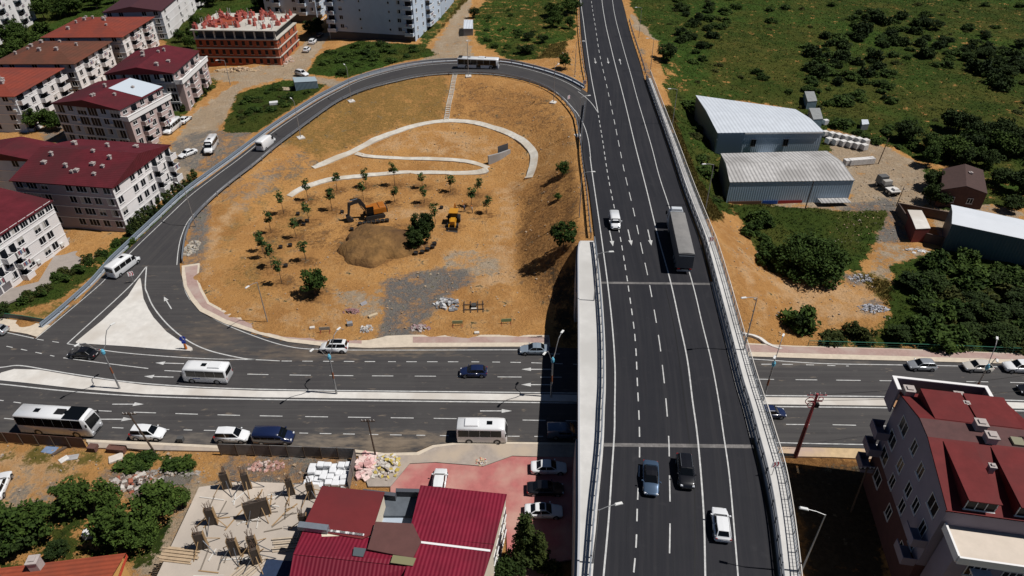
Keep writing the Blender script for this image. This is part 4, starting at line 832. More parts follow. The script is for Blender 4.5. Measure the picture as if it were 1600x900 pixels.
# ================================================================ buildings
def tilemat(name, c, c2, per=.35): return mat(name, c, .8, spec=.25, noise=(1.6, .16, c2), stripe=(2, per * .6, .03))
R_RED = tilemat('red_tiles', (.205, .042, .026), (.165, .040, .028)); R_BRN = tilemat('brown_tiles', (.105, .043, .027), (.135, .046, .027)); R_MAR = mat('maroon_sheet', (.102, .013, .019), .65, spec=.25, noise=(.5, .25, (.068, .015, .018)), stripe=(0, .5, .02)); R_DRK = mat('dark_maroon_sheet', (.062, .020, .024), .6, noise=(1.1, .15)); R_ORG = tilemat('orange_tiles', (.29, .062, .030), (.22, .055, .03))
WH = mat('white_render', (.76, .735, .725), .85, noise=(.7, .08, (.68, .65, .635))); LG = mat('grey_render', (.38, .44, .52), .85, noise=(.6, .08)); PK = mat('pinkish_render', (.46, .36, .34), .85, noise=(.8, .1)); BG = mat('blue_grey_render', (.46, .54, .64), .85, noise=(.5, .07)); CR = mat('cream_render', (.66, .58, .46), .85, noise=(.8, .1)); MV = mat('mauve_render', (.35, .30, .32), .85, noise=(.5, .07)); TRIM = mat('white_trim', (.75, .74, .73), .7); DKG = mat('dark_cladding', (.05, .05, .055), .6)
WGL = mat('window_glass', (.008, .010, .014), .25, spec=.1); FRM = mat('window_frame', (.68, .67, .66), .6); FRD = mat('dark_frame', (.05, .045, .045), .6); BRK = mat('raw_brick', (.36, .085, .035), .9, noise=(1.6, .22, (.28, .07, .035)), stripe=(2, .4, .02)); CHIM = mat('chimney_render', (.40, .35, .33), .9, noise=(2, .15))
WINM = {}
CURT = mat('curtain', (.42, .40, .37), .9)
def winmesh(w, h, n, frame, cur=0):
    """cur: 0 bare glass, 1 curtain drawn at one side, 2 half-lowered blind"""
    k = (w, h, n, frame.name, cur)
    if k not in WINM:   # faces -y, centred on x, sill at z=0
        m = MB(); f = .07; m.mi(0)
        m.box(-w / 2, w / 2, -.05, .03, 0, f); m.box(-w / 2, w / 2, -.05, .03, h - f, h); m.box(-w / 2 - .08, w / 2 + .08, -.12, .03, -.08, -.002)
        for i in range(n + 1): x = -w / 2 + (w - f) * i / n; m.box(x, x + f, -.05, .03, f + .001, h - f - .001)
        m.mi(1); m.face([(-w / 2 + .02, -.018, .02), (w / 2 - .02, -.018, .02), (w / 2 - .02, -.018, h - .02), (-w / 2 + .02, -.018, h - .02)])
        m.mi(2)
        if cur == 1: m.face([(-w / 2 + f, -.024, f), (-w * .12, -.024, f), (-w * .12, -.024, h - f), (-w / 2 + f, -.024, h - f)])
        if cur == 2: m.face([(-w / 2 + f, -.024, h * .5), (w / 2 - f, -.024, h * .5), (w / 2 - f, -.024, h - f), (-w / 2 + f, -.024, h - f)])
        WINM[k] = m.mesh('window', [frame, WGL, CURT])
    return WINM[k]
BALM = {}
def balmesh(w, d, h, mt, trim):
    k = (w, d, h, mt.name)
    if k not in BALM:
        m = MB(); m.mi(1); m.box(-w / 2, w / 2, -d, -.004, -.16, 0); m.mi(0)
        m.box(-w / 2, w / 2, -d, -d + .1, .001, h); m.box(-w / 2, -w / 2 + .1, -d + .1, -.004, .001, h); m.box(w / 2 - .1, w / 2, -d + .1, -.004, .001, h); m.mi(1)
        m.box(-w / 2 - .04, w / 2 + .04, -d - .04, -d + .14, h + .001, h + .07)
        dm = MB(); dm.mi(0).box(-w * .38, w * .38, -.06, .03, .02, 2.1); dm.mi(1).face([(-w * .36, -.063, .06), (w * .36, -.063, .06), (w * .36, -.063, 2.05), (-w * .36, -.063, 2.05)])
        BALM[k] = (m.mesh('balcony', [mt, trim]), dm.mesh('balcony_door', [FRM, WGL]))
    return BALM[k]
FRG = random.Random(77); ACM = MB().box(-.42, .42, -.34, .02, 0, .6).mesh('air_conditioner', mat('ac_white', (.6, .6, .58), .5)); LDM = MB()
for _k in range(5): LDM.mi(_k % 3); LDM.box(-.9 + _k * .38, -.62 + _k * .38, -.02, .02, -.75 + .1 * (_k % 2), 0)
LDM = LDM.mesh('laundry', [mat('cloth_a', (.55, .53, .5), .9), mat('cloth_b', (.28, .10, .12), .9), mat('cloth_c', (.12, .18, .30), .9)])
def facade(root, p0, ang, length, floors, z0, fh, pattern, wmt, frame=FRM, win=(1.3, 1.3, 2), skip=0, bal=(1.3, .95), balmat=None):
    """pattern: string of bays, w window, s small window, b balcony, g wide glazing, '.' blank"""
    pats = pattern if isinstance(pattern, list) else [pattern] * floors
    ca, sa = math.cos(ang), math.sin(ang)
    for f in range(skip, floors):
        pt = pats[f % len(pats)]; n = len(pt)
        for i, ch in enumerate(pt):
            x = length * (i + .5) / n; loc = (p0[0] + ca * x, p0[1] + sa * x, z0 + f * fh); bw = length / n
            if ch in 'wsgG':
                W_, H_, N_ = win if ch == 'w' else (.7, .8, 1) if ch == 's' else (bw * .86, 1.6 if ch == 'g' else 2.1, 3)
                o = obj('window', winmesh(round(W_, 2), H_, N_, frame, FRG.choice((0, 0, 0, 1, 2))), root); o.location = (loc[0], loc[1], loc[2] + fh * (.36 if ch != 'G' else .1)); o.rotation_euler = (0, 0, ang)
                if ch == 'w' and FRG.random() < .13: a_ = obj('air_conditioner', ACM, root); a_.location = (loc[0] + ca * (W_ / 2 + .6), loc[1] + sa * (W_ / 2 + .6), loc[2] + fh * .3); a_.rotation_euler = (0, 0, ang)
            elif ch == 'b':
                me, dm = balmesh(round(bw * .86, 2), bal[0], bal[1], balmat or wmt, TRIM); o = obj('balcony', me, root); o.location = loc; o.rotation_euler = (0, 0, ang); d = obj('balcony_door', dm, o)
                if FRG.random() < .4: l_ = obj('laundry', LDM, o); l_.location = (0, -bal[0] - .1, bal[1] + .1)
def hip_roof(mb, x0, x1, y0, y1, z, rh, axis, hip=True, th=.18):
    if axis == 'x':
        h = (y1 - y0) / 2; k = min(h, (x1 - x0) / 2 - .3) if hip else 0; a, b = (x0 + k, (y0 + y1) / 2, z + rh), (x1 - k, (y0 + y1) / 2, z + rh)
        c = [(x0, y0, z), (x1, y0, z), (x1, y1, z), (x0, y1, z)]; fs = [[c[0], c[1], b, a], [c[2], c[3], a, b], [c[1], c[2], b], [c[3], c[0], a]]
    else:
        h = (x1 - x0) / 2; k = min(h, (y1 - y0) / 2 - .3) if hip else 0; a, b = ((x0 + x1) / 2, y0 + k, z + rh), ((x0 + x1) / 2, y1 - k, z + rh)
        c = [(x0, y0, z), (x1, y0, z), (x1, y1, z), (x0, y1, z)]; fs = [[c[1], c[2], b, a], [c[3], c[0], a, b], [c[0], c[1], a], [c[2], c[3], b]]
    for f in fs: mb.face(f)
    lo = [(p[0], p[1], p[2] - th) for p in c]
    for i in range(4): mb.face([c[i], lo[i], lo[(i + 1) % 4], c[(i + 1) % 4]])
    mb.face([lo[3], lo[2], lo[1], lo[0]])
def roof_z(x, y, x0, x1, y0, y1, z, rh, axis, hip=True):
    h = (y1 - y0) / 2 if axis == 'x' else (x1 - x0) / 2
    t = 1 - abs((y - (y0 + y1) / 2) if axis == 'x' else (x - (x0 + x1) / 2)) / h
    if hip: e = min(x - x0, x1 - x) if axis == 'x' else min(y - y0, y1 - y); t = min(t, e / h)
    return z + rh * max(t, 0)
CHM = {}
def chimney(roof, x, y, z, s=.7, h=1.1):
    k = (s, h)
    if k not in CHM:
        m = MB(); m.box(-s / 2, s / 2, -s / 2, s / 2, -.8, h - .15); m.box(-s / 2 - .08, s / 2 + .08, -s / 2 - .08, s / 2 + .08, h - .148, h); m.box(-s * .3, s * .3, -s * .3, s * .3, h + .001, h + .14); CHM[k] = m.mesh('chimney', CHIM)
    o = obj('chimney', CHM[k], roof); o.location = (x, y, z); return o
def frame3(A, B, C, ze):
    a, b, c = P(*A, ze), P(*B, ze), P(*C, ze); u = b - a; rz = math.atan2(u.y, u.x); v = Vector((-math.sin(rz), math.cos(rz), 0)); return a, rz, u.length, abs((c - a).dot(v))
def apartment(label, A, B, C, zg, h, wall, roofm, rh, axis, R, Fp, floors, name='apartment_block', hip=True, over=.7, wall_f=None, win=(1.5, 1.5, 2), chims=8, parapet=False, seed=1, balmat=None, skip=0, ridge_white=False, attic=False):
    ze = zg + h; a, rz, U, V = frame3(A, B, C, ze); root = thing(name, label, 'apartment block', (a.x, a.y, zg), rz)
    rg = random.Random(seed); o = over; x0, x1, y0, y1 = o, U - o, o, V - o
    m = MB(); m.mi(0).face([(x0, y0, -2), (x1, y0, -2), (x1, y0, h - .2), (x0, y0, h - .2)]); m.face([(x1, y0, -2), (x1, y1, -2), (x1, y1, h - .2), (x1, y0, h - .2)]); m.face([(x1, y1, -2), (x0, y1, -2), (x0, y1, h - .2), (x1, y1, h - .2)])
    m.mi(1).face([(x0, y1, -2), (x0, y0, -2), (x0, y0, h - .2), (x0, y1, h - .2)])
    if not hip:   # gable triangles
        if axis == 'x':
            for x in (x0, x1): m.face([(x, y0, h - .2), (x, y1, h - .2), (x, (y0 + y1) / 2, h + rh * .9 - .2)])
        else:
            for y in (y0, y1): m.face([(x0, y, h - .2), (x1, y, h - .2), ((x0 + x1) / 2, y, h + rh * .9 - .2)])
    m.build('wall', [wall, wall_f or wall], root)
    m = MB(); hip_roof(m, 0, U, 0, V, h, rh, axis, hip); rf = m.build('roof', roofm, root)
    for k in range(chims):
        x, y = U * rg.uniform(.15, .85), V * rg.uniform(.2, .85); chimney(rf, x, y, roof_z(x, y, 0, U, 0, V, h, rh, axis, hip), rg.choice((.5, .75)), rg.choice((.5, .8)))
    fh = h / floors
    m = MB()
    for f in range(1, floors): m.box(x0 - .06, x1 + .06, y0 - .06, y0 - .003, f * fh - .12, f * fh + .05); m.box(x0 - .06, x0 - .003, y0 + .001, y1, f * fh - .12, f * fh + .05)
    m.build('string_course', TRIM, root)
    facade(root, (x0, y0), 0, x1 - x0, floors, 0, fh, R, wall, win=win, balmat=balmat, skip=skip); facade(root, (x0, y1), -math.pi / 2, y1 - y0, floors, 0, fh, Fp, wall_f or wall, win=win, balmat=balmat, skip=skip)
    if parapet:
        zt = h - fh; m = MB(); m.box(x0 - .3, x1 + .3, y0 - 2.0, y0 - .004, zt - .25, zt); m.box(x0 - .3, x1 + .3, y0 - 2.0, y0 - 1.8, zt + .001, zt + .9); m.box(x0 - .3, x0 - .1, y0 - 1.8, y0 - .004, zt + .001, zt + .9); m.box(x1 + .1, x1 + .3, y0 - 1.8, y0 - .004, zt + .001, zt + .9); m.box(x0 - .5, x1 + .5, y0 - 2.1, y0 - 1.7, zt + .902, zt + 1.05); m.build('parapet', TRIM, root)
        m = MB(); m.box(x0 + .2, x1 - .2, y0 - 1.7, y0 - .05, -1, zt - .26); m.build('bay_wall', wall, root)
        facade(root, (x0 + .2, y0 - 1.7), 0, x1 - x0 - .4, floors - 1, 0, fh, R, wall, win=win, balmat=balmat, skip=skip)
    return root, U, V, rf
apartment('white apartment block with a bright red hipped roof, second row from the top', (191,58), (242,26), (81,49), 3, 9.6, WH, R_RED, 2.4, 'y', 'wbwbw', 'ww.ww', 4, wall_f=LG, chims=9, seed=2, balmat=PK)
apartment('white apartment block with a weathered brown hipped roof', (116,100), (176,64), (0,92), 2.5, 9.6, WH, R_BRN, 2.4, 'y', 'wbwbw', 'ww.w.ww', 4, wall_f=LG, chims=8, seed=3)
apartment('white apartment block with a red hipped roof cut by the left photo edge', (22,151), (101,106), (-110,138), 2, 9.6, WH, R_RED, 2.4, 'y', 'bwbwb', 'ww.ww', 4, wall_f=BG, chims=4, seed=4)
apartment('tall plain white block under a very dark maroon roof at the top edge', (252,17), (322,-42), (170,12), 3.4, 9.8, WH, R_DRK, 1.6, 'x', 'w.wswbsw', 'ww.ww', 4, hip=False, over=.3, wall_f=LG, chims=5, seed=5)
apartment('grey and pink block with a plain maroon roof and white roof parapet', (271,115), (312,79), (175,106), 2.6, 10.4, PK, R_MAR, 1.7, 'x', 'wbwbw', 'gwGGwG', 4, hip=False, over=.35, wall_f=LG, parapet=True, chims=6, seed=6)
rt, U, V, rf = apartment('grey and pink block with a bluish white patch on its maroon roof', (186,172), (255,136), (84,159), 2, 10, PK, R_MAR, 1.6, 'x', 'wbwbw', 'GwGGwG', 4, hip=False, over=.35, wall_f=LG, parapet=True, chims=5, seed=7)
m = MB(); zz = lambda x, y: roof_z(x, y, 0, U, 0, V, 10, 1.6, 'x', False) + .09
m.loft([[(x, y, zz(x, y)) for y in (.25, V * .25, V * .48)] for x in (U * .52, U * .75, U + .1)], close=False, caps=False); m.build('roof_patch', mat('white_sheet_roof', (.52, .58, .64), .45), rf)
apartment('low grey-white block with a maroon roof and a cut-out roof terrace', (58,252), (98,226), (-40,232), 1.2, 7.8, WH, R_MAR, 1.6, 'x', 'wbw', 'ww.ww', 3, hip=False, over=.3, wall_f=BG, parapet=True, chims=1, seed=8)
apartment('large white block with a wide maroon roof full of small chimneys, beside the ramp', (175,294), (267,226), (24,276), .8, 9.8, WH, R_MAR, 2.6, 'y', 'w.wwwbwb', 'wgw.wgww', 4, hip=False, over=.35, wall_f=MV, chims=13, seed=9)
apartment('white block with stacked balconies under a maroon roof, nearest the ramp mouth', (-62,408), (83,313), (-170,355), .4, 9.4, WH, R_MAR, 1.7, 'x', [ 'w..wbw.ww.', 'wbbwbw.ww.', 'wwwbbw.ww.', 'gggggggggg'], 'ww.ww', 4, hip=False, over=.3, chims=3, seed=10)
# towers at the top of the photo, given by their ground corners
def tower(label, A, B, C, zg, h, wall, R, Fp, floors, name='apartment_tower', seed=1, wall_f=None):
    a, rz, U, V = frame3(A, B, C, zg); root = thing(name, label, 'apartment block', (a.x, a.y, zg), rz)
    m = MB(); m.mi(0).box(0, U, 0, V, -2, h); m.build('wall', wall, root)
    m = MB(); m.box(-.4, U + .4, -.4, V + .4, h + .002, h + .4); m.box(U * .3, U * .6, V * .3, V * .6, h + .402, h + 2.4); m.build('roof', LG, root)
    fh = h / floors; m = MB(); m.box(-.08, -.004, .2, V - .2, 0, fh * .95); m.build('plinth', DKG, root)
    facade(root, (0, 0), 0, U, floors, 0, fh, R, wall, bal=(1.4, .9)); facade(root, (0, V), -math.pi / 2, V, floors, 0, fh, Fp, wall, bal=(1.5, .9), skip=1)
    return root
tower('tall pale blue-grey apartment tower with corner balconies behind the green patch', (650,69), (690,34), (517,60), 5, 19.5, BG, 'wwbww', 'bw.s..swb', 7)
tower('blue-grey apartment block with white balconies behind the brick shell', (497,36), (528,10), (430,26), 4.6, 18, BG, 'bwwb', 'wb.wbw', 6)
tower('white block with grey window bays in the top left corner of the photo', (-30,84), (58,30), (-130,60), 3, 12.5, WH, 'wbwbwbw', 'ww.ww', 4)
tower('grey low block partly hidden behind the pale tower near the street', (690,28), (716,2), (655,22), 6, 6, LG, 'ww', 'w.w', 2)
# brick shell under construction
def brick_shell():
    zg = 4; h = 10.5; a, rz, U, V = frame3((431,49), (463,22), (311,38), zg + h); root = thing('brick_building_shell', 'unfinished brick building shell with open storeys and steel posts on its bare roof slab', 'building', (a.x, a.y, zg), rz); fh = h / 4
    m = MB(); m.box(.6, U - .6, .6, V - .6, -2, fh * 3 - .14); m.build('wall', BRK, root); m = MB(); m.box(1.6, U - 1.6, 1.6, V - 1.6, fh * 3 + .14, h - .3); m.build('recessed_wall', DKG, root)
    for f in (1, 2, 3, 4): m = MB(); e = .3 if f < 4 else 0; m.box(e, U - e, e, V - e, f * fh - .13, f * fh + .13); m.build('floor_slab', CONC, root)
    n = 8
    for i in range(n + 1):
        m = MB(); y = .8 + (V - 1.6) * i / n; m.box(.45, .85, y - .2, y + .2, fh * 3 + .135, h - .135); m.build('column', CONC, root)
    hole = MB(); hole.box(-.45, .45, -.06, .1, 0, 1.3); hm = hole.mesh('window_opening', mat('dark_opening', (.012, .01, .01), .9)); fr = MB(); fr.box(-.55, .55, -.02, .1, -.1, -.001); fm = fr.mesh('sill', CONC)
    for f in range(3):
        for i in range(11):
            o = obj('window_opening', hm, root); o.location = (.6, 1 + (V - 2) * (i + .5) / 11, f * fh + .8); o.rotation_euler = (0, 0, -math.pi / 2); obj('sill', fm, o)
        for i in range(4):
            o = obj('window_opening', hm, root); o.location = (1 + (U - 2) * (i + .5) / 4, .6, f * fh + .8); obj('sill', fm, o)
    rg = random.Random(4); RB = mat('red_formwork', (.38, .09, .07), .7, noise=(2, .3)); pm = MB(); pm.box(-.07, .07, -.07, .07, 0, 1.5); pme = pm.mesh('steel_post', mat('post_steel', (.45, .42, .42), .6)); bm_ = MB(); bm_.box(-.5, .5, -.35, .35, 0, 1.1, taper=.85); bm_.box(-.1, .1, -.1, .1, 1.1, 1.7); bme = bm_.mesh('formwork_crate', RB)
    for k in range(46):
        o = obj('steel_post', pme, root); o.location = (rg.uniform(.3, U - .3), rg.uniform(.3, V - .3), h + .13); o.scale = (1, 1, rg.uniform(.6, 1.5))
    for k in range(58):
        o = obj('formwork_crate', bme, root); o.location = (rg.uniform(.8, U - .8), rg.uniform(.8, V - .8), h + .135); o.rotation_euler = (0, 0, rg.uniform(0, 3)); o.scale = (rg.uniform(.9, 1.9),) * 2 + (rg.uniform(.6, 1.2),)
    m = MB(); m.box(U * .25, U * .7, V * .55, V * .85, h + .14, h + .5); m.build('roof_pallet', R_ORG, root)
    return root
brick_shell()
# ---------------------------------------------------------------- sheds on the right
def shed(label, name, far_l, far_r, near_r, near_l, ze, zg, wallm, roofm, rh=.6, cat='warehouse', ridge=True, extras=None, axis='x', side=None):
    c = [P(*q, ze) for q in (near_l, near_r, far_r, far_l)]; o = c[0].copy(); o.z = zg; u = c[1] - c[0]; rz = math.atan2(u.y, u.x); R = Matrix.Rotation(-rz, 4, 'Z')
    L = [R @ (p - o) for p in c]; root = thing(name, label, cat, o, rz); H = ze - zg
    b = [Vector((p.x, p.y, 0)) for p in L]; cen = sum(b, Vector()) / 4; ins = [p.lerp(cen, .012) for p in b]
    m = MB()
    for i in range(4): p, q = ins[i], ins[(i + 1) % 4]; m.mi(1 if side and i == 3 else 0).face([(p.x, p.y, -1.5), (q.x, q.y, -1.5), (q.x, q.y, H - .05), (p.x, p.y, H - .05)])
    m.mi(0)
    if axis == 'x':
        r0, r1 = (L[0] + L[3]) / 2, (L[1] + L[2]) / 2; r0.z = r1.z = H + rh; i0, i1 = r0.lerp(cen + Vector((0, 0, H + rh)), .012), r1.lerp(cen + Vector((0, 0, H + rh)), .012); m.face([ins[3] + Vector((0, 0, H - .05)), ins[0] + Vector((0, 0, H - .05)), i0 - Vector((0, 0, .06))]); m.face([ins[1] + Vector((0, 0, H - .05)), ins[2] + Vector((0, 0, H - .05)), i1 - Vector((0, 0, .06))]); quads = [[L[0], L[1], r1, r0], [L[2], L[3], r0, r1]]
    else:
        r0, r1 = (L[0] + L[1]) / 2, (L[3] + L[2]) / 2; r0.z = r1.z = H + rh; m.face([ins[0] + Vector((0, 0, H - .05)), ins[1] + Vector((0, 0, H - .05)), r0.lerp(cen, .012) - Vector((0, 0, .06))]); quads = [[L[1], L[2], r1, r0], [L[3], L[0], r0, r1]]
    m.build('wall', [wallm, side or wallm], root)
    m = MB()
    for q in quads:
        up_ = [Vector(p) + Vector((0, 0, .06)) for p in q]; dn = [Vector(p) - Vector((0, 0, .03)) for p in q]; m.add([tuple(p) for p in up_ + dn], [(0, 1, 2, 3), (7, 6, 5, 4), (0, 4, 5, 1), (1, 5, 6, 2), (2, 6, 7, 3), (3, 7, 4, 0)])
    rf = m.build('roof', roofm, root); return root, L, H, rf
SHW = mat('white_ribbed_roof', (.56, .60, .65), .45, stripe=(0, .9, .03), noise=(.4, .08)); SHG = mat('weathered_ribbed_roof', (.42, .41, .40), .75, stripe=(0, .8, .06), noise=(.9, .22, (.30, .29, .28))); SW1 = mat('blue_grey_cladding', (.38, .47, .56), .6, stripe=(0, .5, .010), noise=(.6, .06)); SW2 = mat('steel_blue_cladding', (.36, .46, .56), .6, stripe=(0, .5, .010), noise=(.7, .08)); SW3 = mat('teal_cladding', (.06, .105, .125), .6, stripe=(0, .5, .02)); SDK = mat('dull_grey_cladding', (.20, .21, .22), .7, noise=(.6, .1)); SDB = mat('dark_blue_cladding', (.10, .15, .21), .6)
root, L, H, _ = shed('large warehouse with a white ribbed roof and blue-grey walls at the field edge', 'warehouse', (1087,149), (1243,171), (1288,206), (1121,208), 7.0, .7, SW1, SHW, .5, side=SDK)
m = MB(); m.box(.3, L[1].x * .25, -.05, -.003, 0, H - .2); m.build('recessed_panel', SDB, root)
for k in (.355, .66): o = obj('window', winmesh(1.2, 1.7, 2, FRD), root); o.location = (L[1].x * k, -.02, H * .46)
m = MB(); m.box(L[1].x * .42, L[1].x * .56, -3.4, -.01, .9, 1.1); m.build('lean_to_roof', SHW, root)
m = MB(); m.box(L[1].x * .26, L[1].x * .99, -.09, -.003, H - .35, H - .08); m.build('gutter', TRIM, root)
root, L, H, _ = shed('warehouse with a weathered grey corrugated roof and steel-blue front wall', 'warehouse', (1126,240), (1292,236), (1336,282), (1140,285), 5.6, .4, SW2, SHG, .9, side=SDK)
m = MB()
for k, (a, b) in enumerate(((.12, .2), (.205, .29), (.295, .37), (.375, .45))): pass
for nm_, a, b, c in (('blue_panel', .30, .42, (.02, .08, .35)), ('red_panel', .425, .62, (.30, .03, .03)), ('rusty_panel', .02, .29, (.20, .10, .06))):
    m = MB(); m.box(L[1].x * a, L[1].x * b, -.06, -.004, -.3, .75); m.build(nm_, mat(nm_, c, .7), root)
m = MB(); m.box(L[1].x * .74, L[1].x * .98, -2.1, -.01, 1.05, 1.15); m.build('awning', SHG, root)
shed('teal industrial hall with a smooth white roof by the right photo edge', 'industrial_hall', (1486,320), (1680,361), (1690,393), (1487,350), 6.0, 1.0, SW3, mat('smooth_white_roof', (.66, .69, .73), .4, noise=(.3, .04)), .5)
root, L, H, rf = shed('brown-roofed brick cottage among trees near the teal hall', 'brick_cottage', (1473,264), (1536,266), (1543,303), (1470,297), 4.6, 1.2, mat('brown_brick', (.10, .05, .04), .9, noise=(1.5, .2)), mat('dark_brown_tiles', (.060, .032, .027), .85, noise=(1.5, .2), stripe=(1, .4, .02)), 1.3, 'house', axis='y')
for k in (.3, .7): o = obj('window', winmesh(1.1, 1.2, 2, FRM), root); o.location = (L[1].x * k, -.02, .9)
chimney(rf, L[1].x * .85, L[2].y * .6, H + .5, .6, .9)
shed('small grey shed with a pale flat roof on the path at the top', 'cabin', (725,31), (739,31), (739,45), (724,45), 9.6, 7.4, SDK, SHW, .25, 'cabin')
# walled yard with a container hut
def low_wall(label, pts, h, th, m_, name='boundary_wall', cat='wall'):
    mb = MB(); q = [G(*p) for p in pts]; q = resample(q, 2.); A, B = offset(q, th / 2), offset(q, -th / 2)
    mb.loft([[(a.x, a.y, a.z - .5), (a.x, a.y, a.z + h), (b.x, b.y, b.z + h), (b.x, b.y, b.z - .5)] for a, b in zip(A, B)]); return tag(mb.build(name, m_), label, cat)
YW = mat('dark_yard_wall', (.10, .07, .06), .85, noise=(1, .2))
low_wall('dark brown yard wall around the container hut beside the teal hall', [(1484,346), (1440,338), (1399,330), (1412,350), (1426,374), (1450,380), (1478,386)], 2.0, .2, YW)
shed('pale-roofed container hut inside the dark walled yard', 'container_hut', (1418,328), (1440,329), (1454,357), (1431,358), 3.6, 1.0, mat('rusty_red_wall', (.16, .035, .03), .8), PALE, .1, 'hut')
# ---------------------------------------------------------------- foreground, right: tall block with red roof
def right_block():
    ze = 15.0; a = P(1480, 797, ze); d = P(1404, 612, ze); v = d - a; rz = math.atan2(v.y, v.x) - math.pi / 2; V = v.length; root = thing('apartment_block', 'mauve apartment block with a maroon dormered roof in the lower right corner', 'apartment block', (a.x, a.y, 0), rz); U = 11.5
    W_ = mat('mauve_wall', (.23, .205, .25), .85, noise=(.5, .08, (.19, .165, .205))); BR = mat('brick_wall_dark', (.075, .032, .032), .9, noise=(1, .15)); RR = mat('red_metal_roof', (.135, .020, .020), .75, spec=.2, noise=(.7, .2, (.10, .022, .022)))
    m = MB(); m.mi(0).box(.2, U - .2, .2, V - .2, 5.8, ze - .1); m.mi(1).box(.2, U - .2, .2, V - .2, -1, 5.8 - .003); ym = V * .56; hc = 1.75; fl = 1.35
    m.mi(0); m.face([(.2, .2, ze - .1), (.2, V - .2, ze - .1), (.2, ym + fl, ze + hc - .1), (.2, ym - fl, ze + hc - .1)]); m.build('wall', [W_, BR], root)
    # roof: two slopes with a flat brown strip between them
    m = MB(); n = [(0, -.1, ze), (U, -.1, ze), (U, ym - fl, ze + hc), (0, ym - fl, ze + hc)]; f = [(0, ym + fl, ze + hc), (U, ym + fl, ze + hc), (U, V, ze), (0, V, ze)]; tp = [n[3], n[2], f[1], f[0]]
    for k, q in enumerate((n, f, tp)): m.mi(1 if k == 2 else 0).face(q); m.face([(p[0], p[1], p[2] - .14) for p in reversed(q)])
    m.mi(0); m.box(-.1, .02, -.1, .0, ze - .2, ze - .02); rf = m.build('roof', [RR, mat('brown_ridge_sheet', (.085, .034, .032), .7, noise=(1, .25))], root)
    zr = lambda y: ze + min(hc, hc * (y + .1) / (ym - fl + .1) if y < ym else hc * (V - y) / (V - ym - fl))
    DRM = (((1.4, 4.3), (1.9, 5.6)), ((5.9, 9.3), (6.3, 10.0)))
    for (x0, x1), (xf0, xf1) in DRM:
        m = MB(); y1 = (ym - fl) * .96
        for (ya, yb, sgn) in ((.35, y1, 1),):
            za = zr(ya) + 1.55; zb = zr(y1) + .06; m.face([(x0, ya - .3, za), (x1, ya - .3, za), (x1, yb, zb), (x0, yb, zb)]); m.face([(x0, ya - .3, za - .12), (x0, yb, zb - .1), (x1, yb, zb - .1), (x1, ya - .3, za - .12)]); m.face([(x0, ya - .3, za), (x0, ya - .3, za - .12), (x1, ya - .3, za - .12), (x1, ya - .3, za)])
            m.face([(x0 + .05, ya, zr(ya)), (x0 + .05, ya, za - .1), (x0 + .05, yb, zb - .08)]); m.face([(x1 - .05, ya, zr(ya)), (x1 - .05, ya, za - .1), (x1 - .05, yb, zb - .08)])
        dm = m.build('dormer', RR, rf, fix=False); o = obj('dormer_window', winmesh(round(x1 - x0 - .2, 2), 1.4, 3, FRM), rf); o.location = ((x0 + x1) / 2, .36, zr(.35) + .02)
        x0, x1 = xf0, xf1; m = MB(); y0 = ym + fl + .15; yb = V - .8; za = zr(y0) + .05; zb = zr(yb) + 1.3; m.face([(x0 - .3, y0, za), (x1 + .2, y0, za), (x1 + .2, yb, zb), (x0 - .3, yb, zb)]); m.face([(x0 - .3, y0, za - .1), (x0 - .3, yb, zb - .12), (x1 + .2, yb, zb - .12), (x1 + .2, y0, za - .1)])
        m.face([(x0 - .25, y0, za - .08), (x0 - .25, yb - .1, zb - .1), (x0 - .25, yb - .1, zr(yb))]); m.face([(x1 + .15, y0, za - .08), (x1 + .15, yb - .1, zb - .1), (x1 + .15, yb - .1, zr(yb))]); m.face([(x0 - .25, yb - .1, zr(yb)), (x0 - .25, yb - .1, zb - .1), (x1 + .15, yb - .1, zb - .1), (x1 + .15, yb - .1, zr(yb))]); m.build('dormer', RR, rf, fix=False)
    for x, y, s in ((.8, V - .4, 1.0), (6.0, V - .5, .9), (5.9, V - 2.4, .5), (5.6, ym + .8, 1.0), (6.0, ym - .9, 1.0), (5.0, (ym - fl) * .6, .5)): chimney(rf, x, y, zr(min(y, V - .1)), s, .9)
    m = MB(); m.box(8.2, 9.3, ym - 1.2, ym - .1, ze + hc + .005, ze + hc + .25); m.build('roof_hatch', mat('olive_hatch', (.22, .21, .14), .7), rf)
    m = MB(); c = (9.9, ym + .3, ze + hc); m.cyl(c, (c[0], c[1], c[2] + .8), .04); m.loft([[(c[0] + math.cos(t) * r, c[1] - .1 - dz, c[2] + .8 + math.sin(t) * r) for t in np.linspace(0, 2 * math.pi, 13)[:-1]] for r, dz in ((.08, -.1), (.3, 0), (.48, .14))]); m.build('satellite_dish', GALVD, rf)
    m = MB(); m.box(.2, U - .2, V - .15, V + 1.4, 12.4, 12.6); m.build('terrace_floor', mat('ochre_terrace', (.36, .2, .10), .8), root)
    m = MB(); m.box(-.4, 9.6, V + 1.4, V + 1.6, 12.3, ze + .75); m.box(-.4, -.2, V - .6, V + 1.399, 12.3, ze + .75); m.box(9.4, 9.6, V - .6, V + 1.399, 12.3, ze + .75); m.mi(1); m.box(-.5, 9.7, V + 1.35, V + 1.7, ze + .752, ze + .9); m.box(-.5, -.1, V - .6, V + 1.349, ze + .752, ze + .9); m.box(9.3, 9.7, V - .6, V + 1.349, ze + .752, ze + .9); m.build('parapet', [W_, TRIM], root)
    # front terrace, lower storeys step forward
    m = MB(); m.box(1.0, U + 6, -2.6, -.004, -1, 11.4); m.build('front_wall', W_, root)
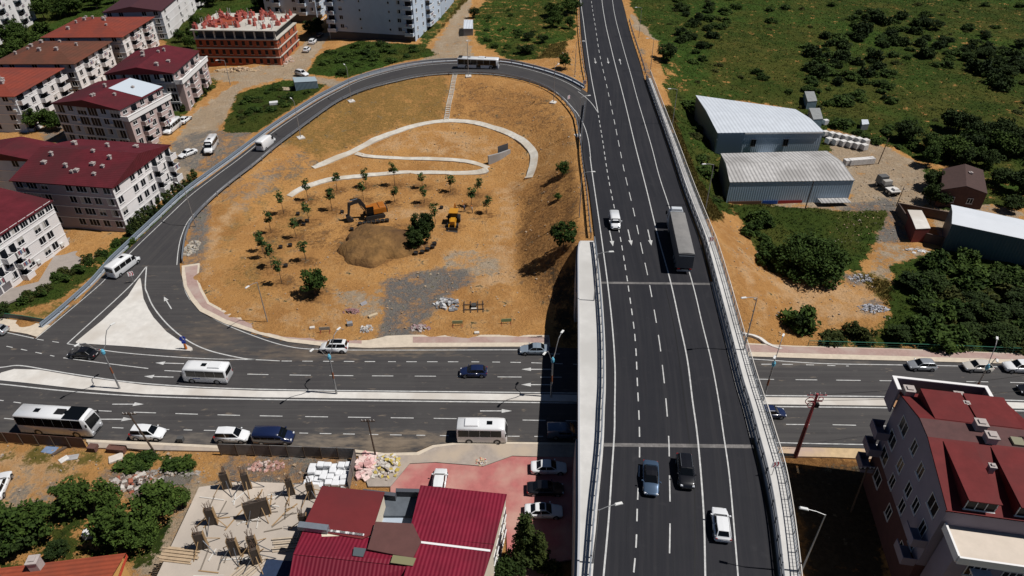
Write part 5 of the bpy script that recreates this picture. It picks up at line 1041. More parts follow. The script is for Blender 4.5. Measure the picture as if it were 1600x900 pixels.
    m = MB(); m.mi(0).box(.6, U + .3, -3.6, .19, 12.2, 12.6); m.mi(1); m.box(.6, U + .3, -3.75, -3.55, 12.1, 13.05); m.box(.5, .7, -3.549, .1, 12.1, 13.05); m.build('balcony_terrace', [mat('beige_terrace', (.60, .52, .44), .85, noise=(.8, .08)), TRIM], root)
    m = MB(); m.box(4.5, U + 6, -4.6, -2.61, 8.4, 8.6); m.mi(1).box(4.5, U + 6, -4.7, -4.55, 8.35, 9.5); m.build('balcony', [W_, TRIM], root)
    m = MB(); m.box(2.8, 4.6, -4.3, -2.61, 10.1, 10.3); m.build('canopy', TRIM, root)
    for x, z in ((3.4, 9.2), (6.6, 9.0), (9.6, 9.0), (12.2, 9.0)): o = obj('window', winmesh(1.8, 1.6, 3, FRM), root); o.location = (x, -2.62, z)
    for y, z in ((V * .14, 11.9), (V * .40, 12.1), (V * .57, 12.6), (V * .78, 12.2), (V * .12, 8.6), (V * .28, 8.9), (V * .42, 8.6), (V * .62, 8.8), (V * .84, 9.0), (V * .14, 5.9), (V * .40, 6.2), (V * .62, 6), (V * .84, 6.2), (V * .2, 3), (V * .5, 3), (V * .8, 3)):
        o = obj('window', winmesh(2.0 if (z > 11 and y < V * .3) or y > V * .7 else 1.25, 1.75, 2, FRM), root); o.location = (.2, y, z); o.rotation_euler = (0, 0, -math.pi / 2)
    for z in (9.0, 6.1, 3.2):
        m = MB(); m.mi(0).box(-1.3, .19, V - 1.9, V + .4, z - .15, z); m.box(-1.3, -1.2, V - 1.9, V + .4, z + .001, z + 1.0); m.box(-1.199, .19, V - 1.9, V - 1.8, z + .001, z + 1.0); m.box(-1.199, .19, V + .3, V + .4, z + .001, z + 1.0); m.build('balcony', W_, root)
    for z in (8.6, 5.5):
        m = MB(); m.box(-1.2, .19, .3, 2.6, z - .15, z); m.box(-1.2, -1.1, .3, 2.6, z + .001, z + 1.0); m.box(-1.099, .19, .3, .4, z + .001, z + 1.0); m.build('balcony', W_, root)
    # wing with its own roof, to the right
    m = MB(); m.box(U + .003, U + 8, .1, V * .8, -1, ze - .6); m.build('wing_wall', W_, root); m = MB(); m.face([(U + .01, -.1, ze - .4), (U + 8.3, -.1, ze - .4), (U + 8.3, V * .4, ze + 1.5), (U, V * .4, ze + 1.5)]); m.face([(U, V * .4, ze + 1.5), (U + 8.3, V * .4, ze + 1.5), (U + 8.3, V * .84, ze - .4), (U, V * .84, ze - .4)]); m.build('wing_roof', RR, root)
right_block()
# ---------------------------------------------------------------- foreground, centre: ribbed crimson roofs
def ribbed():
    a = P(458, 866, 8.2); b = P(770, 905, 8.2); rz = math.atan2(b.y - a.y, b.x - a.x); R = Matrix.Rotation(-rz, 4, 'Z'); o = Vector((a.x, a.y, 0)); RR = mat('crimson_ribbed_roof', (.185, .010, .028), .55, spec=.3, stripe=(0, .42, .024), noise=(.5, .2, (.14, .012, .025))); SM = mat('dull_red_roof', (.15, .020, .022), .6, noise=(.8, .1, (.12, .02, .022)))
    root = thing('house_row', 'low building with crimson ribbed metal roofs in the bottom centre', 'building', o, rz); loc = lambda px, py, z: R @ (P(px, py, z) - o)
    RB_ = mat('brown_flat_roof', (.105, .045, .04), .8, noise=(.8, .15))
    def sheet(nm_, q, mt, th=.14):
        v = [loc(*p) for p in q]; m = MB(); n = len(v); m.add([tuple(p) for p in v] + [(p.x, p.y, p.z - th) for p in v], [tuple(range(n))] + [tuple(range(2 * n - 1, n - 1, -1))] + [(i, n + i, n + (i + 1) % n, (i + 1) % n) for i in range(n)]); return m.build(nm_, mt, root)
    r1 = sheet('roof', [(657,758,7.2), (792,772,7.2), (772,850,8.0), (638,838,8.0)], RR); sheet('roof', [(648,838,8.0), (772,851,8.0), (748,925,8.7), (628,910,8.7)], RR)
    sheet('roof', [(503,759,7.4), (601,769,7.4), (580,835,7.9), (566,842,7.9), (472,826,7.9)], SM); sheet('roof', [(474,828,7.7), (580,840,7.7), (640,875,8.3), (640,885,8.3), (458,866,8.3)], RR); r4 = sheet('roof', [(458,867,8.3), (642,886,8.4), (660,925,6.8), (660,960,6.2), (446,940,6.0)], RR)
    sheet('flat_roof', [(587,815,8.45), (645,818,8.45), (658,846,8.45), (645,872,8.45), (574,858,8.45)], RB_); sheet('grey_terrace', [(602,772,5.0), (655,768,5.0), (648,806,5.0), (598,806,5.0)], mat('slate_terrace', (.095, .11, .13), .7, noise=(1, .2)), .3)
    sheet('skylight', [(553,855,8.42), (572,857,8.42), (567,870,8.42), (551,868,8.42)], mat('skylight_glass', (.09, .11, .12), .3), .1); sheet('skylight', [(614,867,8.62), (650,872,8.62), (645,884,8.62), (610,879,8.62)], mat('mossy_panel', (.20, .19, .10), .7), .1); sheet('translucent_panel', [(577,883,8.15), (592,884,8.12), (590,902,7.7), (573,900,7.7)], mat('yellowed_panel', (.34, .28, .11), .6, stripe=(0, .42, .03)), .05)
    for q in ([(656,847.5,8.08), (766,861,8.1)], [(503,828,7.98), (568,836,7.98)]):
        m = MB(); A, B = loc(*q[0]), loc(*q[1]); n = 40
        for k in range(n): c = A.lerp(B, (k + .5) / n); m.box(c.x - .1, c.x + .1, c.y - .12, c.y + .12, c.z - .05, c.z + .08)
        m.build('ridge_trim', TRIM, root)
    # walls under the roofs
    def wall(q, mt, nm_='wall'):
        v = [loc(*p) for p in q]; m = MB(); n = len(v); m.add([(p.x, p.y, p.z - .16) for p in v] + [(p.x, p.y, -.5) for p in v], [tuple(range(n))] + [(i, n + i, n + (i + 1) % n, (i + 1) % n) for i in range(n)]); return m.build(nm_, mt, root)
    wall([(659,760,7.2), (790,774,7.2), (770,850,8.0), (747,925,8.7), (630,910,8.6), (640,838,7.9)], CR); wall([(505,761,7.4), (599,771,7.4), (578,835,7.8), (575,850,7.8), (640,880,8.2), (640,910,7), (450,930,5.9), (460,866,8.2), (474,827,7.7)], CR); wall([(603,774,4.8), (654,770,4.8), (640,850,4.8), (590,850,4.8)], LG, 'link_wall')
    A, B = loc(790, 774, 7.2), loc(770, 850, 8.0)
    for k in range(5):
        for z in (1.2, 4.0):
            c = A.lerp(B, (k + .5) / 5); an = math.atan2(A.y - B.y, A.x - B.x); o_ = obj('window', winmesh(1.0, 1.4, 2, FRM), root); d = B - A; nrm = Vector((-d.y, d.x, 0)).normalized(); nrm = nrm if nrm.x > 0 else -nrm; o_.location = (c.x + nrm.x * .02, c.y + nrm.y * .02, z); o_.rotation_euler = (0, 0, math.atan2(nrm.x, -nrm.y))
    m = MB(); p = loc(490, 826, 8.0); m.box(p.x - 1.6, p.x + 1.6, p.y - .35, p.y + .35, p.z - .1, p.z + .5); m.build('roof_vent', GALV, root)
    m = MB(); q = [loc(x, y, 6.3) for x, y in ((566,763), (617,769), (618,762), (655,763))]; wall_between(m, q, 4.8, 5.9, .5); m.build('roof_parapet', mat('slate_parapet', (.07, .075, .09), .7), root)
ribbed()
# orange house in the bottom left corner
def orange_house():
    z = 6.0; pts = [(-120,902), (197,864), (215,960), (-120,1010)]; a = P(-120, 902, z); b = P(197, 864, z); rz = math.atan2(b.y - a.y, b.x - a.x); R = Matrix.Rotation(-rz, 4, 'Z'); o = Vector((a.x, a.y, 0)); U = (b - a).length; root = thing('orange_roof_house', 'house with an orange tiled roof and one chimney in the bottom left corner', 'house', o, rz)
    m = MB(); m.mi(0); q = [(0, 0, z), (U, 0, z), (U, -3.6, z - 1.2 + 2.4), (0, -3.6, z + 1.2)]
    m.face([(0, 0, z), (U, 0, z), (U, -4, z + 1.3), (0, -4, z + 1.3)]); m.face([(0, -4, z + 1.3), (U, -4, z + 1.3), (U, -8, z), (0, -8, z)]); m.face([(0, 0, z - .15), (U, 0, z - .15), (U, 0, z), (0, 0, z)]); m.build('roof', R_ORG, root)
    m = MB(); m.box(.3, U - .5, -7.6, -.4, -1, z - .1); m.face([(U - .5, -.4, z - .1), (U - .5, -7.6, z - .1), (U - .5, -4, z + 1.15)]); m.build('wall', mat('yellow_render', (.60, .33, .10), .85), root)
    m = MB(); m.box(U + .02, U + .06, -4.0, -.1, z - .5, z - .1); m.build('bargeboard', mat('red_board', (.5, .06, .03), .6), root)
    p = R @ (P(57, 884, z + .6) - o); chimney(root, p.x, p.y, z + .5, .95, 1.2)
orange_house()
# concrete floor under construction with column formwork
def slab_site():
    z = 3.2; pts = [(311,761), (375,752), (497,757), (503,768), (470,830), (452,905), (455,960), (215,960), (245,900), (283,820)]; w = [P(*p, z) for p in pts]; o = w[0].copy(); o.z = 0; root = thing('concrete_floor_slab', 'pale concrete floor of a building under construction with column formwork', 'building site', o)
    import bmesh
    bm = bmesh.new(); f = bm.faces.new([bm.verts.new(p - o) for p in w]); r = bmesh.ops.extrude_face_region(bm, geom=[f])
    for v in [e for e in r['geom'] if isinstance(e, bmesh.types.BMVert)]: v.co.z -= .35
    bmesh.ops.recalc_face_normals(bm, faces=bm.faces); me = bpy.data.meshes.new('slab'); bm.to_mesh(me); bm.free(); me.materials.append(mat('fresh_concrete', (.50, .43, .36), .9, noise=(.5, .16, (.40, .35, .30)), bump=(3, .02))); obj('slab', me, root)
    cm = MB(); cm.box(-.2, .2, -.2, .2, -.8, 2.849); cme = cm.mesh('column', CONC)
    for p in pts: q = (P(*p, z) - o); c = sum((P(*t, z) - o for t in pts), Vector()) / len(pts); q = q.lerp(c, .06); k = obj('column', cme, root); k.location = (q.x, q.y, 0)
    PLY = mat('dark_plywood', (.06, .045, .035), .7); TIM = mat('timber', (.34, .22, .11), .8); BAR = mat('rebar', (.16, .10, .07), .7); i = 0
    lab = ['at the far edge by the rubble', 'by the far edge, second from the rubble', 'at the left edge of the slab', 'next to the lower left plank stack', 'wide dark panel in the middle of the slab', 'leaning grey one in the lower middle', 'at the lower middle beside the leaning one', 'near the white sack stack', 'next to the dull red roof', 'at the far corner under the white sacks', 'by the lower right edge of the slab']
    for (px, py, wd) in ((356,762,.9), (388,763,.8), (334,818,.9), (318,856,1.0), (405,806,2.6), (369,866,.9), (399,862,.8), (456,772,.7), (478,827,.8), (488,778,.7), (403,880,.8)):
        p = P(px, py, z + .003); t = thing('column_formwork', 'dark plywood column formwork with rebar, ' + lab[i], 'formwork', p, .25 + .1 * math.sin(i * 2.1), 'column formwork on the concrete slab')
        m = MB(); m.mi(0).box(-wd / 2, wd / 2, -.22, .22, 0, 2.6); m.mi(1)
        for x in (-wd / 2 - .05, wd / 2): m.box(x, x + .06, -.26, .26, 0, 2.7)
        m.build('panel', [PLY, TIM], t)
        m = MB(); rg = random.Random(i)
        for k in range(10): x, y = rg.uniform(-wd / 2 + .1, wd / 2 - .1), rg.choice((-.14, .14)); m.cyl((x, y, 2.5), (x + rg.uniform(-.25, .25), y + rg.uniform(-.2, .2), 3.8), .022, .022, 5)
        m.build('rebar_bundle', BAR, t)
        for k in range(5):
            an = k * 1.257 + i; m = MB(); m.cyl((math.cos(an) * wd * .4, math.sin(an) * .25, 1.5), (math.cos(an) * 1.9, math.sin(an) * 1.7, .05), .05, .05, 6); m.build('prop', TIM if k % 2 else GALVD, t)
        i += 1
    for lb, px, py, rz, n, cc in (('stack of pale planks at the lower left of the concrete slab', 280, 868, -.12, 9, (.42, .31, .2)), ('stack of pale planks by the right edge of the concrete slab', 455, 850, .1, 6, (.45, .37, .28)), ('loose timber bundle in the bottom middle of the concrete slab', 384, 893, .9, 6, (.40, .27, .15))):
        p = P(px, py, z + .004); m = MB(); rg = random.Random(n + px)
        for k in range(n): y = -.9 + k * 1.8 / n; m.box(-2 + rg.uniform(-.3, .3), 2 + rg.uniform(-.4, .4), y, y + .17, .02 + .1 * (k % 2), .12 + .1 * (k % 2))
        o_ = m.build('plank_stack', mat('plank_%d' % n, cc, .8, noise=(3, .2))); o_.location = p; o_.rotation_euler = (0, 0, rz); tag(o_, lb, 'planks')
slab_site()
# ================================================================ trees, bushes, grass
LF = {'tree': leafmat('leaves_green', (.016, .034, .006), (.062, .100, .017)), 'dark': leafmat('leaves_dark', (.010, .021, .005), (.036, .058, .012)), 'olive': leafmat('leaves_olive', (.024, .034, .007), (.078, .082, .020)), 'sap': leafmat('leaves_sapling', (.018, .042, .011), (.055, .095, .024)), 'con': leafmat('leaves_conifer', (.014, .027, .007), (.062, .078, .018))}
BARK = mat('bark', (.09, .06, .04), .9, noise=(4, .3))
def leaf_mesh(name, cen, size, seed, m, up=.5):
    """one leaf-sized quad per centre, turned at random"""
    r = np.random.default_rng(seed); n = len(cen); cen = np.asarray(cen, float)
    d = r.normal(size=(n, 3)); d[:, 2] = np.abs(d[:, 2]) + up; d /= np.linalg.norm(d, axis=1)[:, None]
    a = np.cross(d, r.normal(size=(n, 3))); a /= np.linalg.norm(a, axis=1)[:, None] + 1e-9; b = np.cross(d, a)
    s = (size * r.uniform(.55, 1.35, n))[:, None]; co = np.stack([cen + a * s, cen + b * s * .6, cen - a * s, cen - b * s * .6], 1).reshape(-1, 3).astype(np.float32)
    me = bpy.data.meshes.new(name); me.vertices.add(4 * n); me.vertices.foreach_set('co', co.ravel()); idx = np.arange(4 * n, dtype=np.int32); me.loops.add(4 * n); me.loops.foreach_set('vertex_index', idx); me.polygons.add(n); me.polygons.foreach_set('loop_start', idx[::4].copy()); me.update(calc_edges=True); me.materials.append(m); return me
def clumps(seed, R, Hh, n_cl, n_leaf, cr_, shape='round', z0=0.):
    r = np.random.default_rng(seed); out = []
    for k in range(n_cl):
        while True:
            p = r.uniform(-1, 1, 3)
            if (p ** 2).sum() <= 1 and (p ** 2).sum() > .16: break
        if shape == 'cone': q = (p[2] + 1) / 2; f = (1 - q) * .95 + .08; c = np.array([p[0] * R * f, p[1] * R * f, z0 + q * Hh])
        elif shape == 'dome': c = np.array([p[0] * R, p[1] * R, z0 + abs(p[2]) * Hh])
        else: c = np.array([p[0] * R, p[1] * R, z0 + (p[2] + 1) / 2 * Hh])
        s = cr_ * r.uniform(.6, 1.35); q = r.normal(size=(n_leaf, 3)); q /= np.linalg.norm(q, axis=1)[:, None]; q *= (r.uniform(.25, 1, n_leaf) ** .6)[:, None] * s; q[:, 2] *= .75; out.append(c + q)
    return np.concatenate(out)
def trunk_mesh(h, r, seed, limbs=4):
    rg = random.Random(seed); m = MB(); p = Vector((0, 0, -.3)); pts = [p]
    for k in range(3): pts.append(Vector((rg.uniform(-.08, .08) * h * .3, rg.uniform(-.08, .08) * h * .3, h * (k + 1) / 3)))
    for k in range(3): m.cyl(pts[k], pts[k + 1], r * (1 - .22 * k), r * (1 - .22 * (k + 1)), 7)
    for k in range(limbs):
        a = rg.uniform(0, 6.28); b = pts[2].lerp(pts[3], rg.uniform(0, .9)); m.cyl(b, b + Vector((math.cos(a) * h * .42, math.sin(a) * h * .42, h * .45)), r * .4, r * .12, 5)
    return m.mesh('trunk', BARK)
PLANTS = {}
def plant_kind(key, variants):
    PLANTS[key] = variants
def kinds(key, n, th, tr, R, Hh, ncl, nl, cr_, ls, m, shape='round', z0=0., limbs=4):
    PLANTS[key] = [(leaf_mesh('crown', clumps(hash(key) % 1 + 100 * i + len(key) * 7 + int(R * 10), R, Hh, ncl, nl, cr_, shape, z0), ls, i + 5, LF[m]), trunk_mesh(th, tr, i, limbs)) for i in range(n)]
kinds('tree', 4, 2.6, .2, 2.7, 4.8, 34, 75, 1.05, .27, 'tree', z0=1.6); kinds('dark', 3, 2.2, .2, 2.8, 4.4, 32, 75, 1.1, .28, 'dark', z0=1.0)
kinds('sapling', 5, 2.2, .055, .55, 2.1, 10, 34, .42, .14, 'sap', z0=1.5, limbs=2); kinds('bush', 5, .5, .07, 1.25, 1.5, 16, 60, .62, .19, 'dark', 'dome', limbs=3); kinds('olive', 4, .5, .07, 1.3, 1.3, 15, 55, .6, .2, 'olive', 'dome', limbs=3); kinds('green', 4, .5, .07, 1.3, 1.5, 16, 60, .6, .2, 'tree', 'dome', limbs=3)
kinds('hedge', 4, .8, .08, .75, 3.0, 18, 45, .45, .15, 'con', 'cone', z0=.1, limbs=0); kinds('conifer', 2, 2, .18, 1.9, 9.0, 64, 80, .62, .19, 'con', 'cone', z0=.4, limbs=0)
kinds('big', 1, 2.6, .4, 6.4, 5.6, 150, 110, 1.35, .26, 'tree', 'dome', z0=.4, limbs=7); kinds('spiky', 2, 2.4, .18, 1.9, 4.2, 34, 55, .8, .24, 'tree', z0=.9); kinds('balled', 3, 1.2, .09, .75, 3.9, 26, 60, .55, .17, 'dark', z0=.7, limbs=2)
PROTO = {}
def plant(key, pos, label, cat, group=None, s=1., sz=None, name=None, v=None):
    n = len(PLANTS[key]); v = random.randrange(n) if v is None else v; nm_ = name or {'sapling': 'young_tree', 'tree': 'tree', 'dark': 'tree', 'hedge': 'conifer', 'conifer': 'conifer', 'big': 'tree', 'spiky': 'tree', 'balled': 'potted_tree'}.get(key, 'bush'); k = (key, v, nm_)
    rz = random.uniform(0, 6.28); sc = (s, s, s * (sz or random.uniform(.88, 1.14)))
    if k not in PROTO:
        r = thing(nm_, label, cat, pos, rz, group); obj('trunk', PLANTS[key][v][1], r); obj('crown', PLANTS[key][v][0], r); r.scale = sc; PROTO[k] = r; return r
    c = dup(PROTO[k], pos, rz, label, scale=sc)
    if group: c['group'] = group
    elif 'group' in c: del c['group']
    c['category'] = cat; return c
# saplings of the loop park: base, label
for px, py, lb in [(444,334,'top of the left row, beside the footpath end'),(424,364,'second of the left row'),(411,393,'third of the left row'),(425,418,'on the left, right above the lone low one'),(441,443,'lowest of the left row, beside the big bushy tree'),
  (482,314,'behind the left row, near the pale footpath'),(483,348,'between left row and excavator'),(463,372,'small one left of the soil heap'),(478,408,'left of the soil heap, above the bushy tree'),(527,298,'on the pale footpath, left of the excavator'),(519,329,'left of the excavator boom'),
  (572,292,'on the pale footpath, above the excavator'),(568,313,'right behind the excavator boom'),(617,290,'at the footpath, third from the wall'),(617,316,'just right of the excavator body'),(660,293,'at the footpath, second from the wall'),(663,317,'small pale one between excavator and backhoe'),
  (704,300,'at the footpath, nearest the concrete wall'),(747,305,'standing alone right of the footpath trees'),(737,322,'behind the two workers'),(760,334,'rightmost, beyond the workers'),(680,350,'thin one between the potted trees and backhoe'),(415,403,'close behind the third of the left row')]:
    plant('sapling', G(px, py), 'young planted tree ' + lb, 'tree', 'young trees planted in the loop park', random.uniform(1.2, 1.45))
plant('tree', G(493,462), 'bushy green tree beside the lowest saplings in the loop park', 'tree', s=.78, v=0); plant('tree', G(880,390), 'bushy green tree on the orange slope below the overpass edge', 'tree', s=.76, v=1); plant('tree', G(879,275), 'small round tree higher up on the slope beside the overpass', 'tree', s=.5, v=2); plant('tree', G(871,313), 'very small sparse tree on the slope between two bushy trees', 'tree', s=.26, v=3)
i = 0
for px, py in [(643,378),(650,366),(660,372),(655,390),(668,380),(664,360),(645,392),(672,368)]:
    plant('balled', G(px, py), 'dark dense tree in the bunch waiting to be planted by the soil heap', 'tree', 'unplanted trees in pots by the soil heap', random.uniform(.85, 1.05), v=i % 3); i += 1
# right side
plant('big', G(1262,418), 'huge spreading green tree thicket between the orange slope and the sheds', 'tree', s=1.0); plant('dark', G(1041,95), 'round dark tree beside the overpass verge at the top', 'tree', s=.95)
plant('green', G(1248,508), 'bushy green shrub at the foot of the orange embankment', 'bush', s=1.9); plant('olive', G(1300,532), 'low scrub right behind the left end of the green handrail', 'bush', s=1.4, sz=.8); plant('dark', G(1253,516), 'dark shrub half hidden at the start of the green handrail', 'bush', s=.5, name='bush'); plant('olive', G(1335,520), 'yellowish feathery shrub on the orange ground behind the handrail', 'bush', s=1.3); plant('olive', G(1352,532), 'low green shrub beside the yellowish feathery one', 'bush', s=1.3)
def scatter(key, poly, n, label, cat, group, s0, s1, seed, sz=None, name=None):
    rg = random.Random(seed); xs = [p[0] for p in poly]; ys = [p[1] for p in poly]; k = 0; t = 0
    while k < n and t < n * 60:
        t += 1; x, y = rg.uniform(min(xs), max(xs)), rg.uniform(min(ys), max(ys)); x = x; 
        if not pip(poly, np.array([x]), np.array([y]))[0]: continue
        k += 1; plant(key, G(x, y), label, cat, group, rg.uniform(s0, s1), sz=sz, name=name)
scatter('dark', [(1395,460),(1450,425),(1600,440),(1640,545),(1400,535)], 15, 'dense dark shrub of the thicket behind the green handrail', 'shrub', 'thicket behind the green handrail', .5, .85, 3, .62, 'shrub'); scatter('green', [(1395,450),(1470,405),(1620,415),(1640,545),(1395,540)], 34, 'leafy green shrub of the thicket behind the green handrail', 'shrub', 'thicket behind the green handrail', 1.1, 2.0, 4, .9, 'shrub'); scatter('olive', [(1470,470),(1600,440),(1640,545),(1450,540)], 16, 'yellowish shrub of the thicket behind the green handrail', 'shrub', 'thicket behind the green handrail', 1.0, 1.7, 5, .8, 'shrub')
scatter('dark', [(1405,205),(1460,198),(1640,215),(1640,255),(1420,240)], 26, 'dark tree in the hedgerow between field and yard', 'tree', 'hedgerow trees beyond the yard', .6, 1.0, 6); scatter('tree', [(1440,235),(1640,238),(1640,262),(1450,262)], 14, 'green tree in the hedgerow behind the brown-roofed cottage', 'tree', 'hedgerow trees beyond the yard', .6, 1.0, 7)
for px, py, s, lb in ((1455,292,.8,'left of the cottage'),(1452,318,.75,'in front of the cottage, over the yard wall'),(1470,322,.6,'between the cottage and the teal hall'),(1560,290,.8,'right of the cottage'),(1590,305,.95,'at the right edge beyond the cottage'),(1580,330,.7,'directly behind the teal hall'),(1612,280,.9,'at the edge behind the cottage'),(1540,262,.8,'right behind the cottage roof'),(1500,256,.85,'behind the cottage by the lane')): plant('dark', G(px, py), 'dark tree ' + lb, 'tree', s=s)
scatter('bush', [(1320,20),(1440,25),(1500,75),(1600,85),(1640,130),(1560,140),(1440,90),(1330,60)], 40, 'dark bush in the wild thicket across the upper field', 'bush', 'dark thicket in the upper field', 1.0, 2.3, 8); scatter('bush', [(1255,60),(1350,45),(1380,110),(1400,160),(1330,170),(1260,110)], 30, 'dark bush in the middle of the wild field', 'bush', 'bushes in the middle of the field', .8, 2.0, 9); scatter('dark', [(1440,40),(1560,60),(1640,90),(1600,130),(1500,110)], 18, 'tall dark shrub in the upper field thicket', 'bush', 'dark thicket in the upper field', .5, .85, 21, .7, 'shrub')
scatter('bush', [(1060,0),(1140,10),(1130,60),(1090,110),(1060,60)], 16, 'dark bush in the field beside the overpass', 'bush', 'bushes in the field beside the overpass', .7, 1.8, 10); scatter('olive', [(1010,0),(1620,0),(1620,200),(1300,190),(1080,130)], 34, 'small olive bush scattered in the wild field', 'bush', 'olive bushes across the field', .5, 1.2, 11, .6); scatter('green', [(1180,110),(1420,120),(1400,190),(1290,180),(1200,150)], 22, 'low green bush behind the white-roofed warehouse', 'bush', 'bushes behind the warehouse', .7, 1.4, 12, .6); scatter('green', [(1060,-20),(1620,-20),(1620,60),(1060,40)], 24, 'leafy bush along the top of the field', 'bush', 'bushes along the top of the field', .8, 1.7, 13, .7)
scatter('olive', [(1068,190),(1088,180),(1140,320),(1120,318)], 14, 'olive bush on the grassy slope below the overpass railing', 'bush', 'bushes on the slope below the railing', .6, 1.2, 14, .6); scatter('green', [(1140,330),(1200,340),(1200,425),(1160,360)], 9, 'leafy bush beside the huge spreading tree', 'bush', 'bushes beside the huge tree', .9, 1.6, 15)
for k_, (poly, n) in enumerate((([(1320,10),(1440,20),(1500,70),(1600,80),(1640,140),(1560,150),(1440,100),(1330,70)], 46), ([(1250,60),(1350,45),(1385,110),(1405,170),(1330,180),(1260,120)], 34), ([(1050,0),(1140,5),(1135,70),(1090,120),(1060,70)], 20), ([(1060,120),(1085,148),(1140,325),(1120,320),(1085,240)], 16), ([(1290,190),(1420,200),(1460,240),(1400,235),(1330,212)], 16))): scatter('green', poly, n, ['leafy green shrub among the dark bushes in the upper field thicket', 'leafy green shrub among the dark ones in the middle of the field', 'leafy green bush near the overpass in the upper field', 'leafy bush on the slope between railing and warehouses', 'leafy bush at the field edge above the block pallets'][k_], 'bush', 'leafy bushes of the field %s' % ['thicket', 'middle', 'near the overpass', 'slope', 'edge'][k_], .8, 1.9, 60 + k_, .6, 'shrub')
# back and left
scatter('tree', [(848,5),(900,5),(900,60),(865,65),(845,35)], 9, 'green tree left of the overpass at the top', 'tree', 'trees left of the overpass at the top', .55, .9, 16); scatter('dark', [(800,60),(850,50),(850,92),(800,90)], 6, 'dark shrub behind the outer ramp rail near the junction', 'shrub', 'shrubs behind the ramp junction', .35, .6, 17, .8, 'shrub'); plant('tree', G(883,108), 'olive-green tree on bare earth between ramp and overpass', 'tree', s=.62, v=2); plant('dark', G(741,28), 'dark tree behind the small grey cabin', 'tree', s=.6)
scatter('green', [(740,40),(800,10),(840,40),(790,88),(750,80)], 18, 'low green bush on the dry slope behind the bus', 'bush', 'bushes on the slope behind the bus', .5, 1.1, 18, .7); scatter('green', [(488,112),(510,85),(570,68),(650,75),(672,86),(610,98),(540,120)], 32, 'dense green bush in the plot behind the upper ramp', 'bush', 'green plot behind the upper ramp', .8, 1.6, 19, .55); scatter('green', [(372,165),(440,130),(500,135),(465,160),(395,200),(365,195)], 22, 'green bush in the plot beside the climbing ramp', 'bush', 'green plot beside the ramp', .6, 1.4, 20, .6); scatter('olive', [(356,190),(380,145),(450,130),(460,160),(400,200)], 14, 'dry olive tuft in the plot beside the climbing ramp', 'bush', 'green plot beside the ramp', .5, 1.0, 31, .5)
scatter('tree', [(-10,45),(45,62),(80,60),(60,90),(0,110),(-30,90)], 17, 'green tree between the corner block and the brown roof', 'tree', 'trees behind the brown-roofed block', .8, 1.1, 22); scatter('tree', [(58,2),(200,-30),(180,8),(130,18),(80,40),(62,30)], 36, 'green tree in the wood behind the red-roofed blocks', 'tree', 'wood behind the red-roofed blocks', .8, 1.25, 23); scatter('dark', [(315,-20),(440,-20),(430,20),(380,12),(320,16)], 24, 'dark tree behind the brick shell', 'tree', 'trees behind the brick shell', .7, 1.1, 24); scatter('tree', [(258,68),(306,58),(308,38),(318,40),(312,85),(285,80)], 8, 'green tree at the foot of the plain white block', 'tree', 'trees below the plain white block', .6, .85, 25); scatter('dark', [(474,44),(500,40),(505,55),(480,58)], 4, 'dark tree by the street near the pale tower', 'tree', 'trees by the street at the tower', .6, .85, 26)
scatter('hedge', [(208,212),(262,178),(268,184),(216,220)], 8, 'small conifer in front of the pinkish block by the parked minibus', 'conifer', 'garden conifers by the parked minibus', .6, .85, 41)
scatter('tree', [(38,180),(80,178),(105,205),(60,214)], 10, 'dark green tree squeezed between the left apartment blocks', 'tree', 'trees between the left blocks', .55, .8, 27); scatter('hedge', [(258,180),(345,128),(350,134),(268,196)], 12, 'small conifer in the garden strip along the dirt street', 'conifer', 'garden conifers along the dirt street', .6, .9, 28)
for k in range(14):
    t = k / 13; plant('hedge', G(206 + 100 * t, 368 - 84 * t), 'conifer of the green hedge between the big white block and the ramp', 'conifer', 'hedge conifers beside the ramp', random.uniform(.95, 1.2))
for k in range(24):
    t = random.random(); plant('olive' if k % 2 else 'green', G(35 + 170 * t + random.uniform(-6, 6), 470 - 96 * t + random.uniform(-8, 8)), 'shaggy shrub on the grassy bank beside the outer ramp rail', 'shrub', 'shrubs on the bank beside the ramp', random.uniform(.5, 1.0), name='shrub')
plant('dark', G(6,496), 'dark bush by the mesh handrail at the left edge', 'bush', s=.5, name='bush')
# bottom left trees
for px, py, s, k, lb in ((122,800,.8,'tree','loose tree nearest the sandy yard'),(178,795,.62,'tree','small round tree in the middle of the rubbish plot'),(254,806,.86,'tree','round tree beside the concrete slab'),(190,848,1.08,'spiky','tall feathery tree right behind the orange roof'),(66,838,.9,'tree','bushy tree left of the feathery tree'),(14,862,.98,'tree','bushy tree at the left edge above the orange roof'),(40,852,.75,'dark','dark tree between the two bushy ones'),(-20,846,.95,'tree','tree cut by the lower left edge'),(232,850,.6,'tree','low tree by the foot of the concrete slab'),(92,866,.42,'dark','dark shrubby tree close to the chimney'),(285,790,.45,'tree','small tree at the left corner of the slab')): plant(k, G(px, py), lb, 'tree', s=s)
for px, py, lb in ((200,728,'first low shrub below the south kerb, left'),(215,731,'second low shrub below the south kerb'),(272,730,'dark low shrub below the leaning pole'),(292,727,'low shrub nearest the grey hoarding'),(228,722,'small shrub between the kerb shrubs')): plant('green', G(px, py), lb, 'bush', s=1.0, sz=.8)
plant('conifer', G(820,884), 'tall conifer in front of the pink yard next to the crimson roofs', 'conifer', s=.98, v=0); plant('conifer', G(842,890), 'thin pale conifer right behind the tall one by the bridge wall', 'conifer', s=.7, v=1); plant('olive', G(856,893), 'dry bush at the bottom edge by the bridge wall', 'bush', s=1.0); plant('dark', G(795,905), 'dark tree at the bottom edge beside the cream wall', 'tree', s=.6)
